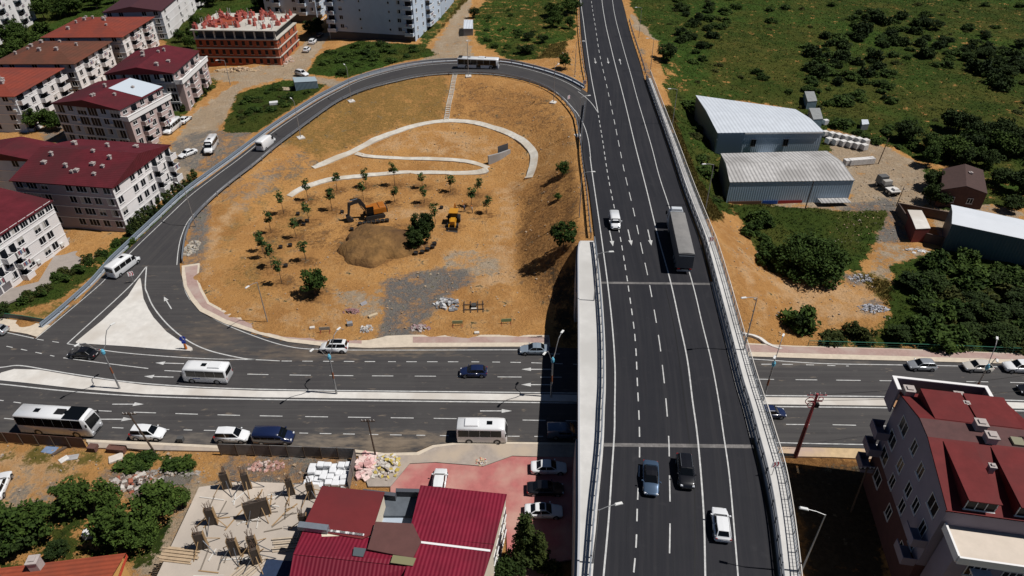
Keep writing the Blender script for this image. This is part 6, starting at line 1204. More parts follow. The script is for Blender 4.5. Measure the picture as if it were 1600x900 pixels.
# ---------------------------------------------------------------- grass and stones
def tufts(name, weight, n, hmin, hmax, m, seed, lim=.33, w=.16, blades=4):
    r = np.random.default_rng(seed); Wt = np.clip(weight - lim, 0, None); Wt = Wt * (PX > -60) * (PX < 1660) * (PY > -50) * (PY < 940); dd_ = (TZ - CAMH) ** 2 + YY ** 2 + XX ** 2; pr = (np.sqrt(np.clip(Wt, 0, .35)) / dd_ ** .35).ravel(); pr /= pr.sum(); ids = r.choice(len(pr), n, p=pr)
    x = XX.ravel()[ids] + r.uniform(-.5, .5, n); y = YY.ravel()[ids] + r.uniform(-.5, .5, n); i0 = np.clip(((y - GY0) / GS).astype(int), 0, ny - 2); j0 = np.clip(((x - GX0) / GS).astype(int), 0, nx - 2); fy = (y - GY0) / GS - i0; fx = (x - GX0) / GS - j0
    z = TZ[i0, j0] * (1 - fy) * (1 - fx) + TZ[i0, j0 + 1] * (1 - fy) * fx + TZ[i0 + 1, j0] * fy * (1 - fx) + TZ[i0 + 1, j0 + 1] * fy * fx
    x = np.repeat(x, blades); y = np.repeat(y, blades); z = np.repeat(z, blades); N = n * blades; a = r.uniform(0, 6.28, N); h = r.uniform(hmin, hmax, N); l = r.uniform(.1, .7, N) * h; ww = w * r.uniform(.6, 1.6, N)
    bx_, by_ = x + r.normal(0, .16, N), y + r.normal(0, .16, N)
    co = np.stack([np.stack([bx_ - np.sin(a) * ww, by_ + np.cos(a) * ww, z - .08], -1), np.stack([bx_ + np.sin(a) * ww, by_ - np.cos(a) * ww, z - .08], -1), np.stack([bx_ + np.cos(a) * l, by_ + np.sin(a) * l, z + h], -1)], 1).reshape(-1, 3).astype(np.float32)
    me = bpy.data.meshes.new(name); me.vertices.add(3 * N); me.vertices.foreach_set('co', co.ravel()); idx = np.arange(3 * N, dtype=np.int32); me.loops.add(3 * N); me.loops.foreach_set('vertex_index', idx); me.polygons.add(N); me.polygons.foreach_set('loop_start', idx[::3].copy()); me.update(calc_edges=True); me.materials.append(m); return tag(obj(name, me), kind='stuff')
GM = mat('grass_blades', (.034, .060, .009), .85, spec=.1, noise=(.10, .5, (.060, .068, .014))); DM = mat('dry_grass_blades', (.15, .115, .034), .85, spec=.1, noise=(.15, .4, (.10, .095, .025)))
tufts('meadow_grass', green, 70000, .10, .34, GM, 1, .36, .09); tufts('dry_grass', dry * (green < .3), 16000, .12, .36, DM, 2, .36, .07)
def stones(name, poly_w, n, s0, s1, m, seed):
    r = np.random.default_rng(seed); pr = poly_w.ravel() / poly_w.sum(); ids = r.choice(len(pr), n, p=pr); x = XX.ravel()[ids] + r.uniform(-.5, .5, n); y = YY.ravel()[ids] + r.uniform(-.5, .5, n)
    cube = np.array([(-1,-1,-1),(1,-1,-1),(1,1,-1),(-1,1,-1),(-1,-1,1),(1,-1,1),(1,1,1),(-1,1,1)], float); fs = np.array([(3,2,1,0),(4,5,6,7),(0,1,5,4),(1,2,6,5),(2,3,7,6),(3,0,4,7)])
    s = s0 + (s1 - s0) * r.random(n) ** 3; V = cube[None] * (s[:, None, None] * r.uniform(.5, 1.2, (n, 1, 3))) * r.uniform(.75, 1.1, (n, 8, 1)); a = r.uniform(0, 6.28, n); c, s_ = np.cos(a)[:, None], np.sin(a)[:, None]; X = V[..., 0] * c - V[..., 1] * s_ + x[:, None]; Y = V[..., 0] * s_ + V[..., 1] * c + y[:, None]; zz_ = np.array([tz(p, q) for p, q in zip(x, y)]); Z = V[..., 2] + zz_[:, None] + s[:, None] * .3
    co = np.stack([X, Y, Z], -1).reshape(-1, 3); f = (fs[None] + (np.arange(n) * 8)[:, None, None]).reshape(-1, 4); me = bpy.data.meshes.new(name); me.from_pydata(co.tolist(), [], f.tolist()); me.materials.append(m); return tag(obj(name, me), kind='stuff')
bw = pip([(310,420),(440,300),(560,215),(700,125),(860,150),(905,240),(900,380),(855,500),(640,521),(440,510),(340,480)], PX, PY) * 1.
stones('scattered_stones', bw + 2 * bw * (gravel > .3), 1500, .03, .17, mat('earth_clod', (.34, .22, .12), .95, noise=(3, .4, (.40, .34, .27))), 1)
st2 = (pip([(1130,330),(1230,440),(1240,540),(1170,530)], PX, PY) | pip([(1240,440),(1390,430),(1390,500),(1250,500)], PX, PY) | pip([(0,690),(340,700),(560,715),(560,760),(300,760),(100,800),(0,780)], PX, PY) | pip([(860,90),(905,70),(915,135),(870,110)], PX, PY) | pip([(1330,250),(1440,270),(1420,380),(1300,380)], PX, PY)) * 1.
stones('scattered_stones', st2, 1500, .03, .17, mat('pale_clod', (.38, .26, .15), .95, noise=(3, .4, (.30, .28, .26))), 2)
# ================================================================ footpaths
def drape(mb, pts, w, up=.09, down=.35):
    c = [Vector(p) for p in cr([tuple(G(*q)) for q in pts], 7)]; c = resample(c, .7); A, B = offset(c, w / 2), offset(c, -w / 2)
    mb.loft([[(a.x, a.y, tz(a.x, a.y) - down), (a.x, a.y, max(tz(a.x, a.y), tz(m_.x, m_.y)) + up), (b.x, b.y, max(tz(b.x, b.y), tz(m_.x, m_.y)) + up), (b.x, b.y, tz(b.x, b.y) - down)] for a, b, m_ in zip(A, B, c)])
PATHC = mat('path_concrete', (.55, .52, .46), .9, noise=(1.1, .22, (.46, .40, .32)), bump=(4, .02))
m = MB(); drape(m, [(489,263),(515,252),(545,240),(575,225),(620,206),(660,194),(697,189.5),(740,192),(785,205),(815,220),(833,240),(833,260),(825,281)], 1.8); drape(m, [(556,240),(575,244),(600,246),(650,248),(705,250),(745,256),(764,263)], 1.5); drape(m, [(452,307),(470,296),(500,285),(530,279),(590,273),(660,270),(720,271.5),(750,270),(765,265)], 1.5)
tag(m.build('footpath', PATHC), kind='structure')
m = MB(); c = resample([G(711,117.5), G(704,152), G(697.5,187)], .8)
for k, p in enumerate(c): z = tz(p.x, p.y); m.box(p.x - .62, p.x - .5, p.y - .4, p.y + .4, z - .3, z + .22); m.box(p.x + .5, p.x + .62, p.y - .4, p.y + .4, z - .3, z + .22); m.box(p.x - .5, p.x + .5, p.y - .2, p.y + .2, z - .3, z + .1)
tag(m.build('stepped_channel', PATHC), 'narrow stepped concrete channel running down the slope from the ramp to the footpath', 'channel')
m = MB(); q = [G(763,257), G(780,250), G(799,238)]; wall_between(m, [Vector((p.x, p.y, 0)) for p in resample(q, .8)], .3, 3.1, .4); t = thing('retaining_wall', 'short grey concrete wall with a dark panel fence at the end of the footpath', 'wall', (0, 0, 0)); m.build('wall', WALLC, t)
m = MB(); wall_between(m, [Vector((p.x - .3, p.y + 1.0, 0)) for p in resample(q[1:], .8)], 1.5, 4.3, .08); m.build('fence_panel', mat('dark_panel', (.06, .065, .075), .6), t)
# ================================================================ lamps, poles, signs
LST = mat('lamp_steel', (.34, .34, .34), .5, .5); LHD = mat('lamp_head_white', (.70, .70, .68), .4); LBL = mat('bracket_blue', (.12, .42, .58), .4); RUST = mat('rust_band', (.26, .09, .04), .8)
def lamp(label, p, h, ang, arm=1.6, foot=False, thick=.075, group='street lamps'):
    t = thing('street_lamp', label, 'street lamp', p, ang, group); m = MB(); m.cyl((0, 0, -.3), (0, 0, h), thick * 1.35, thick * .75, 8); m.build('pole', LST, t)
    m = MB(); m.tube([(0, 0, h - .05), (arm * .5, 0, h + .18), (arm, 0, h + .25)], .045); m.build('arm', LST, t); m = MB(); m.box(arm - .1, arm + .75, -.15, .15, h + .2, h + .34, taper=.75); m.build('lamp_head', LHD, t, bevel=.03)
    if foot: m = MB(); m.box(-.9, .9, -.8, .8, -.5, .16); m.build('footing', PALE, t)
    return t
W3 = math.pi; A0 = math.radians(20)
for px, py, z, h, ang, foot, lb in [(549,158,None,9,math.radians(120),True,'street lamp on a pale footing inside the ramp, midway up'),(470,215,None,9,math.radians(125),True,'street lamp inside the ramp opposite the white panel van'),(732,119,None,9,math.radians(95),True,'street lamp on a pale footing right below the bus'),
  (865,160,None,9,math.radians(60),True,'street lamp on a pale footing inside the bend near the junction'),(904,212,None,9,math.radians(15),True,'street lamp between bare slope and overpass at the junction'),(905,340,None,9,0,False,'street lamp on the slope edge level with the white delivery van'),
  (898,117,None,9,math.radians(0),False,'street lamp on the bare earth wedge between ramp and overpass'),(1016,112,7.9,9,math.radians(185),False,'street lamp at the far end of the overpass railing'),(1050,198,7.4,9,math.radians(190),False,'street lamp beside the railing level with the white-roofed warehouse'),(1100,340,5.5,11,math.radians(190),False,'street lamp beside the railing level with the grey lorry'),
  (1162,547,8.1,9,math.radians(190),False,'street lamp beside the railing over the east pavement'),(1252,893,8.1,9,math.radians(165),False,'street lamp beside the railing at the bottom of the photo'),(926,880,8.1,8.5,math.radians(15),False,'street lamp at the left guardrail at the bottom of the overpass'),(928,470,8.1,8.5,math.radians(5),False,'street lamp at the left guardrail above the first joint'),
  (306,354,None,9,math.radians(150),False,'street lamp at the inner rail near the ramp mouth'),(418,503,None,8,math.radians(240),False,'street lamp on the bare ground by the loop pavement bend'),(998,58,7.9,9,math.radians(190),False,'street lamp by the gravel verge at the top of the overpass'),(360,133,None,7,math.radians(200),False,'thin street lamp on the dirt street by the conifers')]:
    lamp(lb, G(px, py) if z is None else P(px, py, z), h, ang, foot=foot)
def double_lamp(label, p, lean=0.):
    t = thing('double_street_lamp', label, 'street lamp', p, math.radians(60), 'two-armed lamps on the median'); m = MB(); m.mi(0).cyl((0, 0, -.2), (0, 0, 3.0), .15, .13, 8); m.mi(1).cyl((0, 0, 3.0), (0, 0, 4.2), .135, .13, 8); m.mi(0).cyl((0, 0, 4.2), (0, 0, 7.0), .12, .10, 8); m.build('pole', [LST, RUST], t)
    m = MB(); m.loft([[(math.cos(a) * r, math.sin(a) * r, z) for a in np.linspace(0, 6.283, 11)[:-1]] for r, z in ((.12, 6.5), (.26, 6.8), (.26, 7.2), (.10, 7.5))]); m.build('bracket', LBL, t)
    for s in (-1, 1):
        m = MB(); m.tube([(0, 0, 7.1), (s * .7, 0, 7.9), (s * 1.1, 0, 8.9), (s * 1.6, 0, 9.8), (s * 2.4, 0, 10.2)], .055); m.build('arm', LST, t); m = MB(); m.box(min(s * 2.3, s * 3.0), max(s * 2.3, s * 3.0), -.14, .14, 10.15, 10.28); m.build('lamp_head', LHD, t, bevel=.03)
double_lamp('two-armed lamp with a blue bracket on the wide end of the median', P(187, 607, .15)); double_lamp('two-armed lamp on the median below the white family van', P(526, 615, .15)); double_lamp('two-armed lamp on the median in the bridge shadow', P(861, 620, .15)); double_lamp('two-armed lamp on the median just right of the overpass', P(1192, 626, .15)); double_lamp('two-armed lamp on the median behind the mauve block', P(1512, 631, .15))
WOOD = mat('pole_wood', (.075, .05, .035), .9, noise=(4, .3))
def pole(label, base, lean, h, r, m_, arms=1, name='utility_pole'):
    t = thing(name, label, 'utility pole', base); m = MB(); top = Vector((lean[0], lean[1], h)); m.cyl((0, 0, -.4), top, r, r * .7, 8); m.build('pole', m_, t)
    for k in range(arms):
        c = Vector((lean[0], lean[1], h)) * (1 - .08 * (k + .5)); m = MB(); m.box(c.x - .9, c.x + .9, c.y - .06, c.y + .06, c.z - .05, c.z + .07); m.build('crossarm', m_, t)
        for x in (-.75, -.3, .3, .75): m = MB(); m.cyl((c.x + x, c.y, c.z + .07), (c.x + x, c.y, c.z + .3), .06, .04, 6); m.build('insulator', PALE, t)
    return t
pole('leaning dark wooden pole with a crossarm on the south pavement', P(242, 706, .1), (-1.4, .3), 7, .13, WOOD); pole('dark pole with a crossarm at the corner of the grey hoarding', P(587, 712, .1), (-.3, .2), 6.5, .13, WOOD); pole('thick dark pole in front of the weathered grey warehouse', G(1258, 326), (.3, .2), 6.2, .13, WOOD, 0); pole('bare wooden pole at the pale yard with white block pallets', G(1372, 256), (.6, .2), 6.2, .13, mat('light_pole', (.20, .14, .09), .9), 0)
pole('thin pole at the corner of the dark walled yard', G(1400, 322), (.3, .1), 4.5, .09, WOOD, 0); pole('thin dark pole by the brick shell on the dirt street', G(443, 104), (-.2, .1), 7, .1, WOOD, 1); pole('dark pole behind the lone pole, under the bridge on the dark plot', G(1330, 800), (-.3, .2), 8, .12, WOOD, 1)
RD = mat('red_pole_paint', (.30, .05, .06), .6)
def red_pole():
    b = P(1243, 712, .1); t = thing('utility_pole', 'tall tapering red pole with wire coils at its head by the south-east pavement', 'utility pole', b); m = MB(); m.mi(0).cyl((0, 0, -.4), (0, 0, 5.5), .30, .24, 8); m.mi(1).cyl((0, 0, 5.5), (0, 0, 11.2), .24, .15, 8); m.build('pole', [mat('dark_red_pole', (.10, .02, .025), .7), RD], t)
    for z, l in ((10.9, 1.2), (9.9, .9)): m = MB(); m.box(-l, l, -.06, .06, z, z + .12); m.build('crossarm', RD, t)
    for x, y, z, r in ((-.75, -.2, 10.2, .55), (-.5, -.25, 9.6, .45), (.5, -.2, 10.5, .3)):
        m = MB(); c = [(x + math.cos(a) * r, y, z + math.sin(a) * r) for a in np.linspace(0, 6.283, 15)]; m.tube(c, .05, 5); m.build('wire_coil', RD, t)
    m = MB(); m.box(.15, .6, -.2, .2, 9.0, 9.6); m.build('junction_box', BLACKP, t)
    for k in range(4): m = MB(); x = -.9 + k * .6; m.cyl((x, 0, 11.0), (x, 0, 11.35), .06, .05, 6); m.build('insulator', PALE, t)
red_pole()
def cable(label, a, b, sag):
    m = MB(); m.tube([a.lerp(b, k / 14) - Vector((0, 0, sag * (1 - (2 * k / 14 - 1) ** 2))) for k in range(15)], .025, 4); tag(m.build('overhead_cable', BLACKP), label, 'cable')
rp = P(1243, 712, .1) + Vector((0, 0, 11)); cable('thin overhead cable running right from the red pole', rp, rp + Vector((45, 8, -1)), 1.0); cable('lower overhead cable running right from the red pole', rp + Vector((0, 0, -.9)), rp + Vector((45, 5.5, -2)), 1.1)
SR = mat('sign_red', (.45, .02, .03), .5); SB = mat('sign_blue', (.02, .05, .38), .5); SWH = mat('sign_white', (.75, .75, .75), .5); SOR = mat('sign_orange', (.55, .16, .03), .6)
def sign(label, p, kind, ang=0.):
    t = thing('road_sign', label, 'road sign', p, ang); m = MB(); m.cyl((0, 0, -.2), (0, 0, 2.4), .04, .04, 6); m.build('post', LST, t)
    if kind == 'chevron':
        m = MB(); m.mi(0).box(-.45, .45, -.06, -.03, 1.4, 2.3); m.mi(1)
        for k in range(2): x = -.3 + k * .4; m.face([(x, -.064, 1.45), (x + .16, -.064, 1.45), (x + .34, -.064, 1.85), (x + .16, -.064, 2.25), (x, -.064, 2.25), (x + .18, -.064, 1.85)])
        m.build('panel', [SWH, SR], t)
    else:
        m = MB(); m.mi(0).cyl((0, -.06, 2.1), (0, -.03, 2.1), .45, .45, 20); m.mi(1); m.face([(-.08, -.066, 2.35), (.0, -.066, 2.42), (.14, -.066, 2.05), (.25, -.066, 2.12), (.2, -.066, 1.8), (-.05, -.066, 1.95), (.06, -.066, 2.0)]); m.build('panel', [SB, SWH], t); m = MB(); m.cyl((0, -.04, .1), (0, -.04, 1.1), .22, .16, 10); m.build('flexible_marker', SOR, t); m = MB(); m.box(-.3, .3, -.14, -.08, 1.2, 1.62); m.build('lower_panel', SB, t)
sign('red and white arrow sign at the sharp tip of the traffic island', P(209, 441, .16), 'chevron', .5); sign('blue round keep-right sign with an orange marker on the island corner', P(291, 545, .16), 'round', .3)
sign('red and white marker sign at the end of the outer ramp rail by the junction', P(913, 139, 8), 'chevron', 0); sign('red and white marker sign inside the ramp bend at the junction', P(888, 163, 7.95), 'chevron', .8); sign('small red and white chevron sign on the right footway level with the lorry', P(1108, 388, 8.16), 'chevron', .2); sign('small red chevron sign on the right footway near the black off-roader', P(1206, 742, 8.16), 'chevron', .2)
# ================================================================ machines and workers in the loop park
YEL = paint('machine_yellow', (.55, .25, .02)); ORG = paint('machine_orange', (.40, .13, .012)); STL = mat('dark_steel', (.035, .033, .032), .6, .3)
def bar(m, a, b, w, h0, h1):
    a, b = Vector(a), Vector(b); d = (b - a).normalized(); s = Vector((-d.y, d.x, 0)).normalized() * w / 2; u = d.cross(s).normalized()
    m.loft([[a + s + u * h0 / 2, a + s - u * h0 / 2, a - s - u * h0 / 2, a - s + u * h0 / 2], [b + s + u * h1 / 2, b + s - u * h1 / 2, b - s - u * h1 / 2, b - s + u * h1 / 2]])
def excavator():
    t = thing('excavator', 'orange tracked excavator with its dark boom stretched towards the soil heap', 'excavator', G(585, 338), math.radians(203))
    for s in (-1, 1):
        m = MB(); pr = [(-1.9, .1), (-1.6, 0), (1.6, 0), (1.95, .15), (2.05, .5), (1.85, .85), (1.6, .95), (-1.6, .95), (-1.9, .8), (-2.05, .5)]; m.loft([[(x, s * 1.2 + y, z) for x, z in pr] for y in (-.3, .3)]); m.build('track', STL, t)
    m = MB(); m.box(-1.0, 1.0, -.9, .9, .5, 1.05); m.build('undercarriage', STL, t)
    m = MB(); m.box(-2.4, .3, -1.35, 1.35, 1.15, 2.35); m.box(-2.3, -1.0, -1.25, 1.25, 2.352, 2.55, taper=.9); m.box(.302, 1.7, -1.35, -.4, 1.15, 1.9); m.build('engine_house', ORG, t, bevel=.08); m = MB(); m.box(-2.7, -2.41, -1.3, 1.3, 1.1, 2.1); m.build('counterweight', STL, t, bevel=.08)
    m = MB(); m.box(.1, 1.75, .42, 1.35, 1.2, 3.0, taper=.88); c = m.build('cab', GLASS, t, bevel=.04); m = MB(); m.box(.15, 1.65, .45, 1.3, 3.0, 3.08); m.build('cab_roof', ORG, c)
    m = MB(); bar(m, (1.2, 0, 1.7), (2.7, 0, 4.3), .45, .6, .75); bar(m, (2.7, 0, 4.3), (4.9, 0, 3.7), .42, .75, .45); b = m.build('boom', STL, t); m = MB(); bar(m, (4.7, 0, 4.2), (5.2, 0, 1.3), .36, .6, .35); a = m.build('arm', STL, t); m = MB(); m.cyl((2.0, 0, 1.9), (2.9, 0, 3.8), .09, .09, 8); m.cyl((3.0, 0, 4.7), (4.7, 0, 4.5), .08, .08, 8); m.build('cylinder', GALV, b)
    m = MB(); pr = [(5.2, 1.5), (4.8, .9), (4.3, .25), (4.9, .0), (5.6, .35), (5.7, 1.1)]; m.loft([[(x, y, z) for x, z in pr] for y in (-.65, .65)]); m.build('bucket', STL, t)
excavator()
def backhoe():
    t = thing('backhoe_loader', 'yellow backhoe loader with its front bucket lowered towards the camera', 'backhoe loader', G(709, 350), math.radians(-93))
    for s in (-1, 1): wheel(t, -1.2, s * 1.0, .78, .5); wheel(t, 1.35, s * .95, .5, .36)
    m = MB(); m.box(.2, 2.1, -.48, .48, .9, 1.7); m.box(1.6, 2.12, -.42, .42, 1.702, 1.76); m.build('bonnet', YEL, t, bevel=.06); m = MB(); m.box(-1.8, 2.0, -.55, .55, .5, .898); m.build('chassis', STL, t)
    m = MB(); m.box(-1.6, .2, -.85, .85, .95, 2.55, taper=.92); c = m.build('cab', GLASS, t); m = MB(); m.box(-1.75, .3, -.9, .9, 2.56, 2.72); m.build('cab_roof', YEL, c, bevel=.05)
    m = MB()
    for s in (-1, 1): bar(m, (.5, s * .62, 1.5), (2.5, s * .62, 1.0), .14, .25, .22); bar(m, (2.5, s * .62, 1.0), (2.9, s * .62, .45), .14, .22, .2)
    m.build('loader_arms', YEL, t); m = MB(); m.loft([[(x, y, z) for x, z in ((2.8, .8), (2.75, .1), (3.6, .02), (3.0, .22), (2.95, .8))] for y in (-1.15, 1.15)]); m.build('loader_bucket', STL, t)
    m = MB(); bar(m, (-1.8, 0, .9), (-2.9, 0, 3.0), .3, .35, .4); bar(m, (-2.9, 0, 3.0), (-3.6, 0, 1.9), .25, .4, .25); m.build('backhoe_arm', ORG, t); m = MB(); m.loft([[(x, y, z) for x, z in ((-3.4, 1.9), (-3.9, 1.7), (-3.7, 1.1), (-3.2, 1.3))] for y in (-.35, .35)]); m.build('backhoe_bucket', STL, t)
backhoe()
def person(label, pos, rz, shirt, trousers, bend=0., armf=.5):
    pts = [(0,0,.95),(0,0,1.2),(.10+bend*.1,0,1.42),(.12+bend*.16,0,1.55),(.14+bend*.2,0,1.66),(0,.10,.92),(.06,.12,.5),(0,.13,.08),(.16,.14,.03),(0,-.10,.92),(-.04,-.12,.5),(-.10,-.13,.08),(.06,-.14,.03),(.10+bend*.1,.2,1.40),(.12+bend*.2,.27,1.12),(.12+armf*.3,.25,.92),(.10+bend*.1,-.2,1.40),(.14+bend*.2,-.27,1.12),(.16+armf*.3,-.25,.95),(.14+armf*.38,.25,.85),(.18+armf*.38,-.25,.88),(.15+bend*.22,0,1.76)]
    ed = [(0,1),(1,2),(2,3),(3,4),(4,21),(0,5),(5,6),(6,7),(7,8),(0,9),(9,10),(10,11),(11,12),(2,13),(13,14),(14,15),(15,19),(2,16),(16,17),(17,18),(18,20)]; rad = [.15,.16,.17,.065,.095,.10,.075,.05,.05,.10,.075,.05,.05,.075,.052,.038,.075,.052,.038,.042,.042,.085]; rad[19] = rad[20] = .042; rad[21] = .085; rad[18] = .038; rad[17] = .052; rad[16] = .075
    me = bpy.data.meshes.new('person_skin'); me.from_pydata(pts, ed, []); o = bpy.data.objects.new('person', me); COL.objects.link(o); o.modifiers.new('skin', 'SKIN'); sk = me.skin_vertices[0].data if me.skin_vertices else None
    if sk is None:
        bpy.context.view_layer.objects.active = o; bpy.ops.object.modifier_add(type='SKIN'); sk = me.skin_vertices[0].data
    for i, r in enumerate(rad): sk[i].radius = (r, r)
    sk[0].use_root = True; sb = o.modifiers.new('sub', 'SUBSURF'); sb.levels = 2; sb.render_levels = 2
    dg = bpy.context.evaluated_depsgraph_get(); m2 = bpy.data.meshes.new_from_object(o.evaluated_get(dg)); o.modifiers.clear(); o.data = m2; m2.materials.clear()
    for mm in (shirt, trousers, mat('skin', (.35, .20, .13), .6), mat('boots', (.03, .025, .02), .7)): m2.materials.append(mm)
    for f in m2.polygons: c = f.center; f.material_index = 3 if c.z < .12 else 1 if c.z < .95 and abs(c.y) < .2 else 2 if c.z > 1.5 or (abs(c.y) > .2 and c.z < 1.0) else 0
    m2.shade_smooth(); o.location = pos; o.rotation_euler = (0, 0, rz); tag(o, label, 'person', 'workers beside the backhoe')
    hm = MB(); hx = .15 + bend * .21; hm.loft([[(hx + math.cos(a) * r, math.sin(a) * r, z) for a in np.linspace(0, 6.283, 13)[:-1]] for r, z in ((.15, 1.74), (.115, 1.76), (.11, 1.82), (.07, 1.88))]); hm.build('helmet', SOR, o)
person('person in a dark top working right beside the backhoe cab', G(726, 331), 2.6, mat('shirt_dark', (.05, .05, .07), .9), mat('trousers_dark', (.03, .035, .05), .9), .3, .6); person('person in a pale vest standing a little further from the backhoe', G(738, 333), 3.4, mat('vest_pale', (.35, .32, .28), .9), mat('trousers_dark', (.03, .035, .05), .9), 0, .3)
# soil heap
def mound(name, label, cat, c, rx, ry, h, m_, seed, nseg=44, rough=.12, sharp=1.0):
    r = random.Random(seed); ph = [r.uniform(0, 6.28) for _ in range(8)]; m = MB(); rings = []
    for k in range(15):
        t = k / 14; ring = []
        for j in range(nseg):
            a = 6.2832 * j / nseg; w = 1 + rough * (math.sin(3 * a + ph[0]) + .6 * math.sin(5 * a + ph[1]) + .5 * math.sin(9 * a + ph[2])); x = c.x + math.cos(a) * rx * t * w; y = c.y + math.sin(a) * ry * t * w
            z = h * (1 - t ** 1.6) ** sharp * (1 + rough * min(1, 2 * t) * math.sin(4 * a + ph[3] + 5 * t)) + r.uniform(-1, 1) * rough * .35 * h * (1 - t) * min(1, t * 4); ring.append((x, y, tz(x, y) + z * (1 if t < .99 else 0) - (.15 if t > .99 else 0)))
        rings.append(ring)
    m.loft(rings, caps=False); return tag(m.build(name, m_, smooth=True), label, cat)
mound('soil_heap', 'large flat-topped heap of olive-brown soil below the excavator', 'soil heap', G(590, 384), 7.6, 7.2, 2.3, mat('heap_soil', (.185, .098, .031), .95, noise=(.5, .5, (.095, .048, .018)), bump=(1.3, .5)), 3, sharp=.5)
POTM = None
def pot(p, label, group, s=1.):
    global POTM
    if POTM is None: m = MB(); m.loft([[(math.cos(a) * r, math.sin(a) * r, z) for a in np.linspace(0, 6.283, 13)[:-1]] for r, z in ((.36, 0), (.46, .62), (.40, .62), (.38, .5))]); POTM = m.mesh('plant_pot', [mat('pot_black', (.018, .017, .017), .7)])
    o = obj('plant_pot', POTM); o.location = p; o.scale = (s, s, s); return tag(o, label, 'pot', group)
for k in range(7): pot(G(563 + 7 * k, 352 - k * .9), 'black plant pot in the row under the excavator boom', 'row of pots under the excavator')
for px, py in ((640,395),(650,398),(660,396),(668,392),(676,388),(679,383),(632,390)): pot(G(px, py), 'black plant pot at the foot of the dark tree bunch', 'pots at the dark tree bunch')
for px, py in ((466,336),(439,388),(447,417),(454,385),(480,347),(535,333),(690,326),(475,352),(550,360)): pot(G(px, py), 'lone black plant pot standing on the bare earth between saplings', 'pots scattered among the young trees', .9)
# rubble, pallets and bits
def pile(name, label, cat, px, py, rx, ry, n, s0, s1, cols, seed, h=.5, flat=.5, z=None):
    r = random.Random(seed); c = G(px, py) if z is None else P(px, py, z); m = MB(); ms = [mat('%s_%d_%d' % (name, seed, k), q, .9, noise=(3, .25)) for k, q in enumerate(cols)]
    for k in range(n):
        a, d = r.uniform(0, 6.28), math.sqrt(r.random()); s = r.uniform(s0, s1); x, y = math.cos(a) * d * rx, math.sin(a) * d * ry; zz_ = h * (1 - d) + (0 if z is not None else tz(c.x + x, c.y + y) - c.z); M = Matrix.Translation((x, y, zz_)) @ Matrix.Rotation(r.uniform(0, 6), 4, 'Z') @ Matrix.Rotation(r.uniform(-.5, .5), 4, 'X'); m.mi(r.randrange(len(cols))); m.box(-s * r.uniform(.6, 1.4), s, -s * .7, s * .7, -s * flat, s * flat, M, taper=r.uniform(.6, 1))
    o = m.build(name, ms, fix=False); o.location = c; return tag(o, label, cat)
CB = [(.42, .40, .38), (.30, .29, .29), (.50, .46, .42)]
pile('rubble_heap', 'grey and white stone heap right of the gravel track in the park', 'rubble', 700, 476, 2.4, 1.8, 60, .12, .42, [(.24, .24, .26), (.50, .50, .50), (.16, .16, .17)], 1); pile('rubble_heap', 'purplish paver heap beside the pavement right of the track', 'rubble', 657, 513, 1.5, 1.0, 50, .12, .28, [(.24, .15, .16), (.30, .20, .20), (.42, .37, .35)], 2); pile('rubble_heap', 'small pale debris heap left of the gravel track entrance', 'rubble', 572, 514, 1.1, 1.0, 26, .12, .3, CB, 3); pile('rubble_heap', 'loose reddish brick stack by the sapling side of the track', 'rubble', 548, 487, 1.4, .7, 40, .12, .22, [(.26, .13, .13), (.30, .18, .17)], 4); pile('rubble_heap', 'grey cobble heap on the orange ground near the thicket', 'rubble', 1365, 483, 2.6, 1.2, 120, .10, .24, [(.34, .34, .37), (.24, .24, .27), (.44, .44, .46)], 5, .35)
pile('rubble_heap', 'grey rubble along the inner rail where the pavement starts', 'rubble', 299, 388, 1.3, 2.6, 70, .12, .38, [(.33, .31, .28), (.42, .37, .30)], 6, .3); pile('rubble_heap', 'rubble strewn below the huge spreading tree', 'rubble', 1345, 436, 2.2, 1.3, 60, .08, .25, [(.42, .42, .44), (.28, .28, .3)], 7, .2); pile('rubble_heap', 'mixed rubbish heap in the middle of the lower left plot', 'rubble', 210, 755, 3.6, 1.5, 110, .1, .45, [(.30, .25, .21), (.5, .46, .42), (.16, .12, .10), (.30, .10, .06)], 8, .6, .3); pile('rubble_heap', 'loose debris strip above the concrete slab', 'rubble', 270, 738, 3.5, .9, 70, .08, .3, [(.36, .32, .28), (.24, .22, .2)], 9, .25, .3)
pile('rubble_heap', 'pink and red rubble along the grey hoarding', 'rubble', 415, 728, 2.6, .9, 70, .1, .3, [(.42, .24, .2), (.36, .2, .17), (.5, .4, .36)], 10, .3, .3); pile('rubble_heap', 'pale pink insulation debris at the corner of the hoarding', 'rubble', 572, 728, 1.3, 2.2, 46, .2, .6, [(.66, .42, .40), (.60, .34, .32), (.68, .52, .48)], 11, .4, .25, .14); pile('rubble_heap', 'white and yellow rubbish heap on the grey pavement', 'rubble', 603, 730, 2.0, 2.2, 120, .1, .34, [(.62, .58, .52), (.5, .46, .42), (.52, .40, .10), (.40, .33, .28)], 12, .5, .35, .14); pile('rubble_heap', 'small red and pale litter on the pink yard border', 'rubble', 752, 722, .8, .7, 26, .07, .22, [(.5, .05, .03), (.55, .42, .28), (.5, .45, .42)], 13, .2, .3, .14)
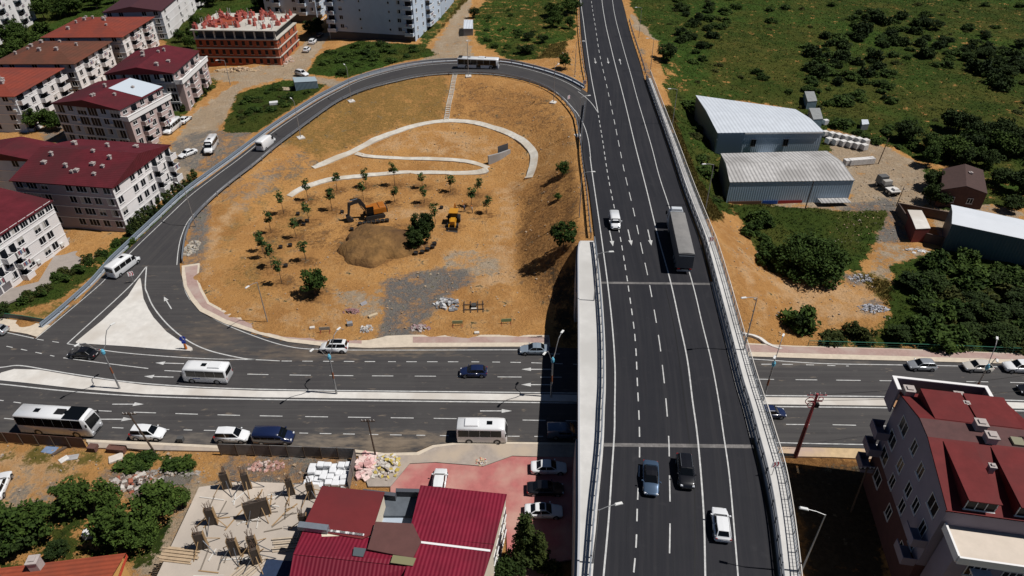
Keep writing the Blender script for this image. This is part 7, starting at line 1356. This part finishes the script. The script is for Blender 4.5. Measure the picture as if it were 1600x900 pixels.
pile('rubble_heap', 'white litter by the wall of the teal hall', 'rubble', 1432, 392, 2.6, .9, 36, .1, .4, [(.62, .62, .62), (.42, .40, .38)], 14, .12, .2); pile('rubble_heap', 'pale earth and rubble bank under the brick shell', 'rubble', 370, 110, 7, 1.6, 150, .15, .6, [(.46, .33, .19), (.50, .36, .24), (.40, .30, .2)], 15, .9, .5); pile('rubble_heap', 'pinkish rubble at the right foot of the brick shell', 'rubble', 450, 95, 2.0, 3.0, 60, .12, .4, [(.5, .33, .25), (.46, .38, .33)], 16, .35, .4)
def slab_thing(name, label, cat, px, py, l, w, h, rz, c, tilt=0., z=None):
    p = G(px, py) if z is None else P(px, py, z); m = MB(); m.box(-l / 2, l / 2, -w / 2, w / 2, 0, h); o = m.build(name, mat('%s_%d' % (name, px), c, .8, noise=(2, .2)), bevel=.03); o.location = p; o.rotation_euler = (tilt, 0, rz); return tag(o, label, cat)
slab_thing('concrete_beam', 'pale beam lying left of the gravel track entrance', 'beam', 583, 494, 1.6, .5, .35, .6, (.52, .42, .28)); slab_thing('stone_block', 'grey cut block on the earth near the pavement', 'block', 547, 508, .9, .7, .6, .3, (.24, .25, .27)); slab_thing('metal_sheet', 'grey tilted panel by the brick stack', 'panel', 569, 475, 1.2, .9, .1, .8, (.24, .23, .24), .5); slab_thing('manhole_ring', 'white concrete piece lying by the loop pavement', 'block', 488, 513, .8, .5, .3, .2, (.6, .56, .5)); slab_thing('manhole_ring', 'white concrete piece at the pavement right of the track', 'block', 745, 521, .8, .5, .3, .1, (.6, .56, .5))
slab_thing('blue_sheet', 'blue metal sheet lying in the sandy yard', 'sheet', 78, 703, 1.8, 1.2, .08, -.2, (.16, .22, .34)); slab_thing('wood_beam', 'dark beam leaning in the sandy yard by the brown hoarding', 'beam', 98, 703, 2.6, .35, .3, .9, (.10, .07, .05)); slab_thing('white_board', 'white board beside the grey one in the sandy yard', 'board', 100, 718, 1.1, .9, .12, .9, (.62, .60, .57)); slab_thing('grey_board', 'grey board lying in the sandy yard', 'board', 113, 715, 1.5, .9, .1, .2, (.34, .33, .33)); slab_thing('white_slab', 'pale broken slab by the first kerb shrub', 'slab', 182, 717, 1.7, 1.2, .3, .5, (.58, .52, .46)); slab_thing('brick_stack', 'brown brick stack at the end of the brown hoarding', 'bricks', 147, 703, 1.1, .9, .8, -.1, (.12, .06, .05)); slab_thing('brick_stack', 'long brown brick stack below the south kerb', 'bricks', 184, 705, 2.4, .9, .8, -.1, (.13, .06, .045)); slab_thing('white_box', 'white box among the lower left trees', 'box', 139, 838, .9, .9, .9, .3, (.66, .66, .64)); slab_thing('white_tank', 'small white tub lying in the grass plot beside the ramp', 'tub', 428, 163, 2.2, 1.4, .7, .3, (.62, .62, .62)); slab_thing('concrete_sheet', 'flat pale sheet in the grass below the site container', 'sheet', 446, 139, 5.2, 2.4, .12, -.15, (.34, .27, .19))
slab_thing('dust_bin', 'small dark bin with a white lid on the south kerb', 'bin', 283, 689, .8, .6, .7, 0, (.08, .08, .08), z=.1)
# barrier boards of the road works
for k, (px, py, rz) in enumerate(((508, 519, .1), (715, 509, .05), (791, 506, .1))):
    t = thing('barrier_board', ['road works barrier with grey board near the family van', 'road works barrier with pale green board on the park edge', 'road works barrier with green board near the bridge shadow'][k], 'barrier', G(px, py), rz); m = MB(); m.box(-.85, .85, -.03, .03, .45, 1.05); m.build('board', mat('board_%d' % k, ((.30, .29, .25), (.30, .36, .20), (.22, .33, .17))[k], .6), t)
    for s in (-1, 1): m = MB(); m.box(s * .75 - .05, s * .75 + .05, -.5, .5, -.1, .08); m.box(s * .75 - .04, s * .75 + .04, -.031, .031, .082, .449); m.build('foot', mat('board_foot', (.25, .06, .03), .7), t)
t = thing('shuttering_frame', 'square wooden shuttering frame around a pit in the park', 'formwork', G(741, 480), .05)
for x in (-1.7, -.6, .6, 1.5): m = MB(); m.box(x - .07, x + .07, -1.6, 1.6, -.1, .18); m.build('plank', WOOD, t)
for y in (-.9, .5): m = MB(); m.box(-1.9, 1.7, y - .06, y + .06, .182, .3); m.build('plank', WOOD, t)
m = MB(); m.box(-.45, .35, -.5, .35, -.2, .7); m.build('formwork_box', mat('box_dark', (.05, .05, .05), .7), t); m = MB(); m.box(-.5, .4, -.9, -.52, .0, .3); m.build('pale_block', PALE, t)
# ================================================================ yards on the right
def block_pallet(p, rz, label, h, group='pallets of white blocks'):
    t = thing('block_pallet', label, 'pallet', p, rz, group); m = MB(); m.box(-.6, .6, -.6, .6, 0, .14); m.build('pallet', TIM_, t); m = MB()
    for i in range(2):
        for k in range(5): z0 = .145 + k * h / 5; m.box(-.58 + i * .59, -.58 + i * .59 + .565, -.57, .57, z0, z0 + h / 5 - .03)
    m.build('white_blocks', mat('white_blocks', (.62, .60, .58), .85, noise=(2, .15)), t); return t
TIM_ = mat('pallet_wood', (.22, .15, .09), .9); rg = random.Random(2); bp0 = {}
def pal(px, py, rz, row, h):
    p = G(px, py)
    if 'p' not in bp0: bp0['p'] = block_pallet(p, rz, row, h); return
    dup(bp0['p'], p, rz, row, scale=(1.15, 1.15, h / 1.3))
for k in range(7): pal(1288 + 10.5 * k, 213 + 2.2 * k, .35, 'pallet of white blocks in the back row behind the warehouse corner', 1.3)
for k in range(6): pal(1294 + 11 * k, 224 + 2.0 * k, .35, 'pallet of white blocks in the middle row by the warehouse corner', 1.3)
for k in range(6): pal(1322 + 7.5 * k, 258 - .6 * k, .2, 'pallet of white blocks in the front row beside the corrugated warehouse', 1.3)
def old_truck():
    t = thing('old_truck', 'old dark truck with a pale load parked on the tan yard', 'truck', G(1385, 297), math.radians(100)); m = MB(); m.box(-3, 3, -.5, .5, .6, .85); m.build('chassis', DARKU, t); m = MB(); m.box(1.4, 3.0, -1.1, 1.1, .86, 2.5, taper=.9); m.build('cab', mat('dull_cab', (.10, .10, .10), .6), t, bevel=.06); m = MB(); m.box(-.4, 1.2, -1.1, 1.1, .86, 1.2); m.build('load_bed', STL, t); m = MB(); m.box(.0, 1.1, -.95, .9, 1.202, 2.1); m.build('crate', mat('pale_crate', (.36, .34, .31), .8), t); m = MB(); m.box(-3.0, -.6, -1.15, 1.1, .86, 1.1); m.box(-2.8, -1.6, -.9, .4, 1.102, 1.5, taper=.8); m.build('white_load', mat('white_load', (.6, .58, .55), .8), t)
    for s in (-1, 1):
        for x in (2.2, -1.4, -2.4): wheel(t, x, s * .95, .48, .34)
old_truck()
CNT = mat('container_grey', (.27, .28, .28), .7, stripe=(0, .35, .03), noise=(.8, .2)); CNB = mat('container_blue', (.20, .28, .33), .6, stripe=(0, .35, .03))
shed('rusty grey site container behind the white-roofed warehouse, farther one', 'site_container', (1257,143), (1272,143), (1277,158), (1262,159), 4.6, 2.0, CNB, CNT, .05, 'container'); shed('grey site container right at the corner of the white-roofed warehouse', 'site_container', (1264,169), (1281,169), (1286,186), (1271,187), 4.2, 1.8, CNB, CNT, .05, 'container'); shed('pale blue site container beside the street behind the ramp', 'site_container', (457,121), (492,120), (496,127), (460,129), 6.6, 4.2, CNB, mat('container_roof_blue', (.30, .37, .41), .6), .05, 'container')
shed('small blue-white cabinet alone at the edge of the field', 'utility_cabinet', (1346,187), (1356,187), (1358,194), (1347,195), 3.4, 2.0, SDK, SHW, .05, 'cabinet')
slab_thing('white_crate', 'white crate beside the grey container at the warehouse', 'crate', 1289, 194, 1.2, 1.0, 1.2, .3, (.62, .62, .62))
# ================================================================ hoardings and sacks, bottom left
def hoarding(label, pts, h, cols, z=0.):
    b = [P(*q, z) for q in pts]; base = b[0]; t = thing('hoarding', label, 'hoarding', base); pr = [0.]
    for a, c in zip(b, b[1:]): pr.append(pr[-1] + (c - a).length)
    n = max(2, int(pr[-1] / 2.2)); 
    def at_(d):
        for i in range(len(b) - 1):
            if d <= pr[i + 1] + 1e-6: return b[i].lerp(b[i + 1], (d - pr[i]) / (pr[i + 1] - pr[i]))
        return b[-1]
    for k in range(n):
        a, c = at_(pr[-1] * k / n) - base, at_(pr[-1] * (k + 1) / n) - base; m = MB(); d = (c - a).normalized(); s = Vector((-d.y, d.x, 0)) * .03; a2, c2 = a + d * .02, c - d * .02
        m.loft([[a2 + s, a2 - s, c2 - s, c2 + s], [v + Vector((0, 0, h)) for v in (a2 + s, a2 - s, c2 - s, c2 + s)]]); m.build('panel', cols[k % len(cols)], t); m = MB(); m.box(a.x - .06, a.x + .06, a.y - .16, a.y - .04, -.2, h + .05); m.build('post', WOOD, t)
hoarding('brown sheet hoarding between the coach and the sandy yard', [(-60,684), (0,690), (70,695), (136,700)], 1.9, [mat('brown_sheet_a', (.085, .045, .032), .7, noise=(1, .2)), mat('brown_sheet_b', (.11, .055, .04), .7, noise=(1, .2))]); HG = [mat('grey_sheet_a', (.20, .19, .185), .7, noise=(.8, .25)), mat('grey_sheet_b', (.25, .24, .23), .7, noise=(.8, .25)), mat('grey_sheet_c', (.15, .13, .12), .7, noise=(.8, .25))]
hoarding('grey sheet hoarding along the kerb above the building site', [(346,709), (420,711), (500,714), (556,716)], 1.9, HG, .05); hoarding('dark sheet hoarding at right angles beside the white sack stack', [(557,717), (551,740), (546,768)], 1.9, HG[2:])
def sacks():
    t = thing('sack_stack', 'big stack of bright white sacks on the building site', 'sacks', P(515, 748, 0)); r = random.Random(3); ms = mat('white_sack', (.72, .73, .75), .6, noise=(2, .08)); m0 = MB(); m0.box(-.5, .5, -.42, .42, 0, .42, taper=.94); me = m0.mesh('sack', ms)
    for lv in range(3):
        for i in range(6):
            for k in range(4):
                if lv == 2 and r.random() < .45: continue
                o = obj('sack', me, t, bevel=.09); o.location = (-2.3 + i * .9 + r.uniform(-.12, .12), -1.5 + k * .95 + r.uniform(-.1, .1), lv * .42); o.rotation_euler = (r.uniform(-.06, .06), r.uniform(-.06, .06), r.uniform(-.15, .15)); o.scale = (r.uniform(.85, 1.1), r.uniform(.85, 1.1), r.uniform(.85, 1.1))
sacks()

slab_thing('tarpaulin', 'dark blue tarpaulin on the concrete slab beside the crimson roof', 'tarpaulin', 431, 893, 3.0, 2.6, .12, -.1, (.015, .03, .07), z=3.205)
for k_, (px, py, rx, ry, n) in enumerate(((360, 800, 3.2, 2.2, 16), (430, 800, 2.6, 2.6, 18), (350, 880, 2.4, 1.6, 12))):
    r = random.Random(k_); m = MB(); c = P(px, py, 3.21)
    for i in range(n):
        M = Matrix.Translation((r.uniform(-rx, rx), r.uniform(-ry, ry), .0)) @ Matrix.Rotation(r.choice((.1, 1.5, .9)) + r.uniform(-.3, .3), 4, 'Z'); l = r.uniform(.5, 1.7); m.mi(i % 3); m.box(-l, l, -.06, .06, .0, .09, M)
    o = m.build('loose_timber', [mat('timber', (.34, .22, .11), .8), PALE, mat('grey_timber', (.20, .17, .14), .8)], fix=False); o.location = c; tag(o, ['loose timber strewn on the slab between the left formworks', 'loose timber strewn on the slab right of the wide panel', 'loose timber strewn near the lower plank bundle'][k_], 'timber')
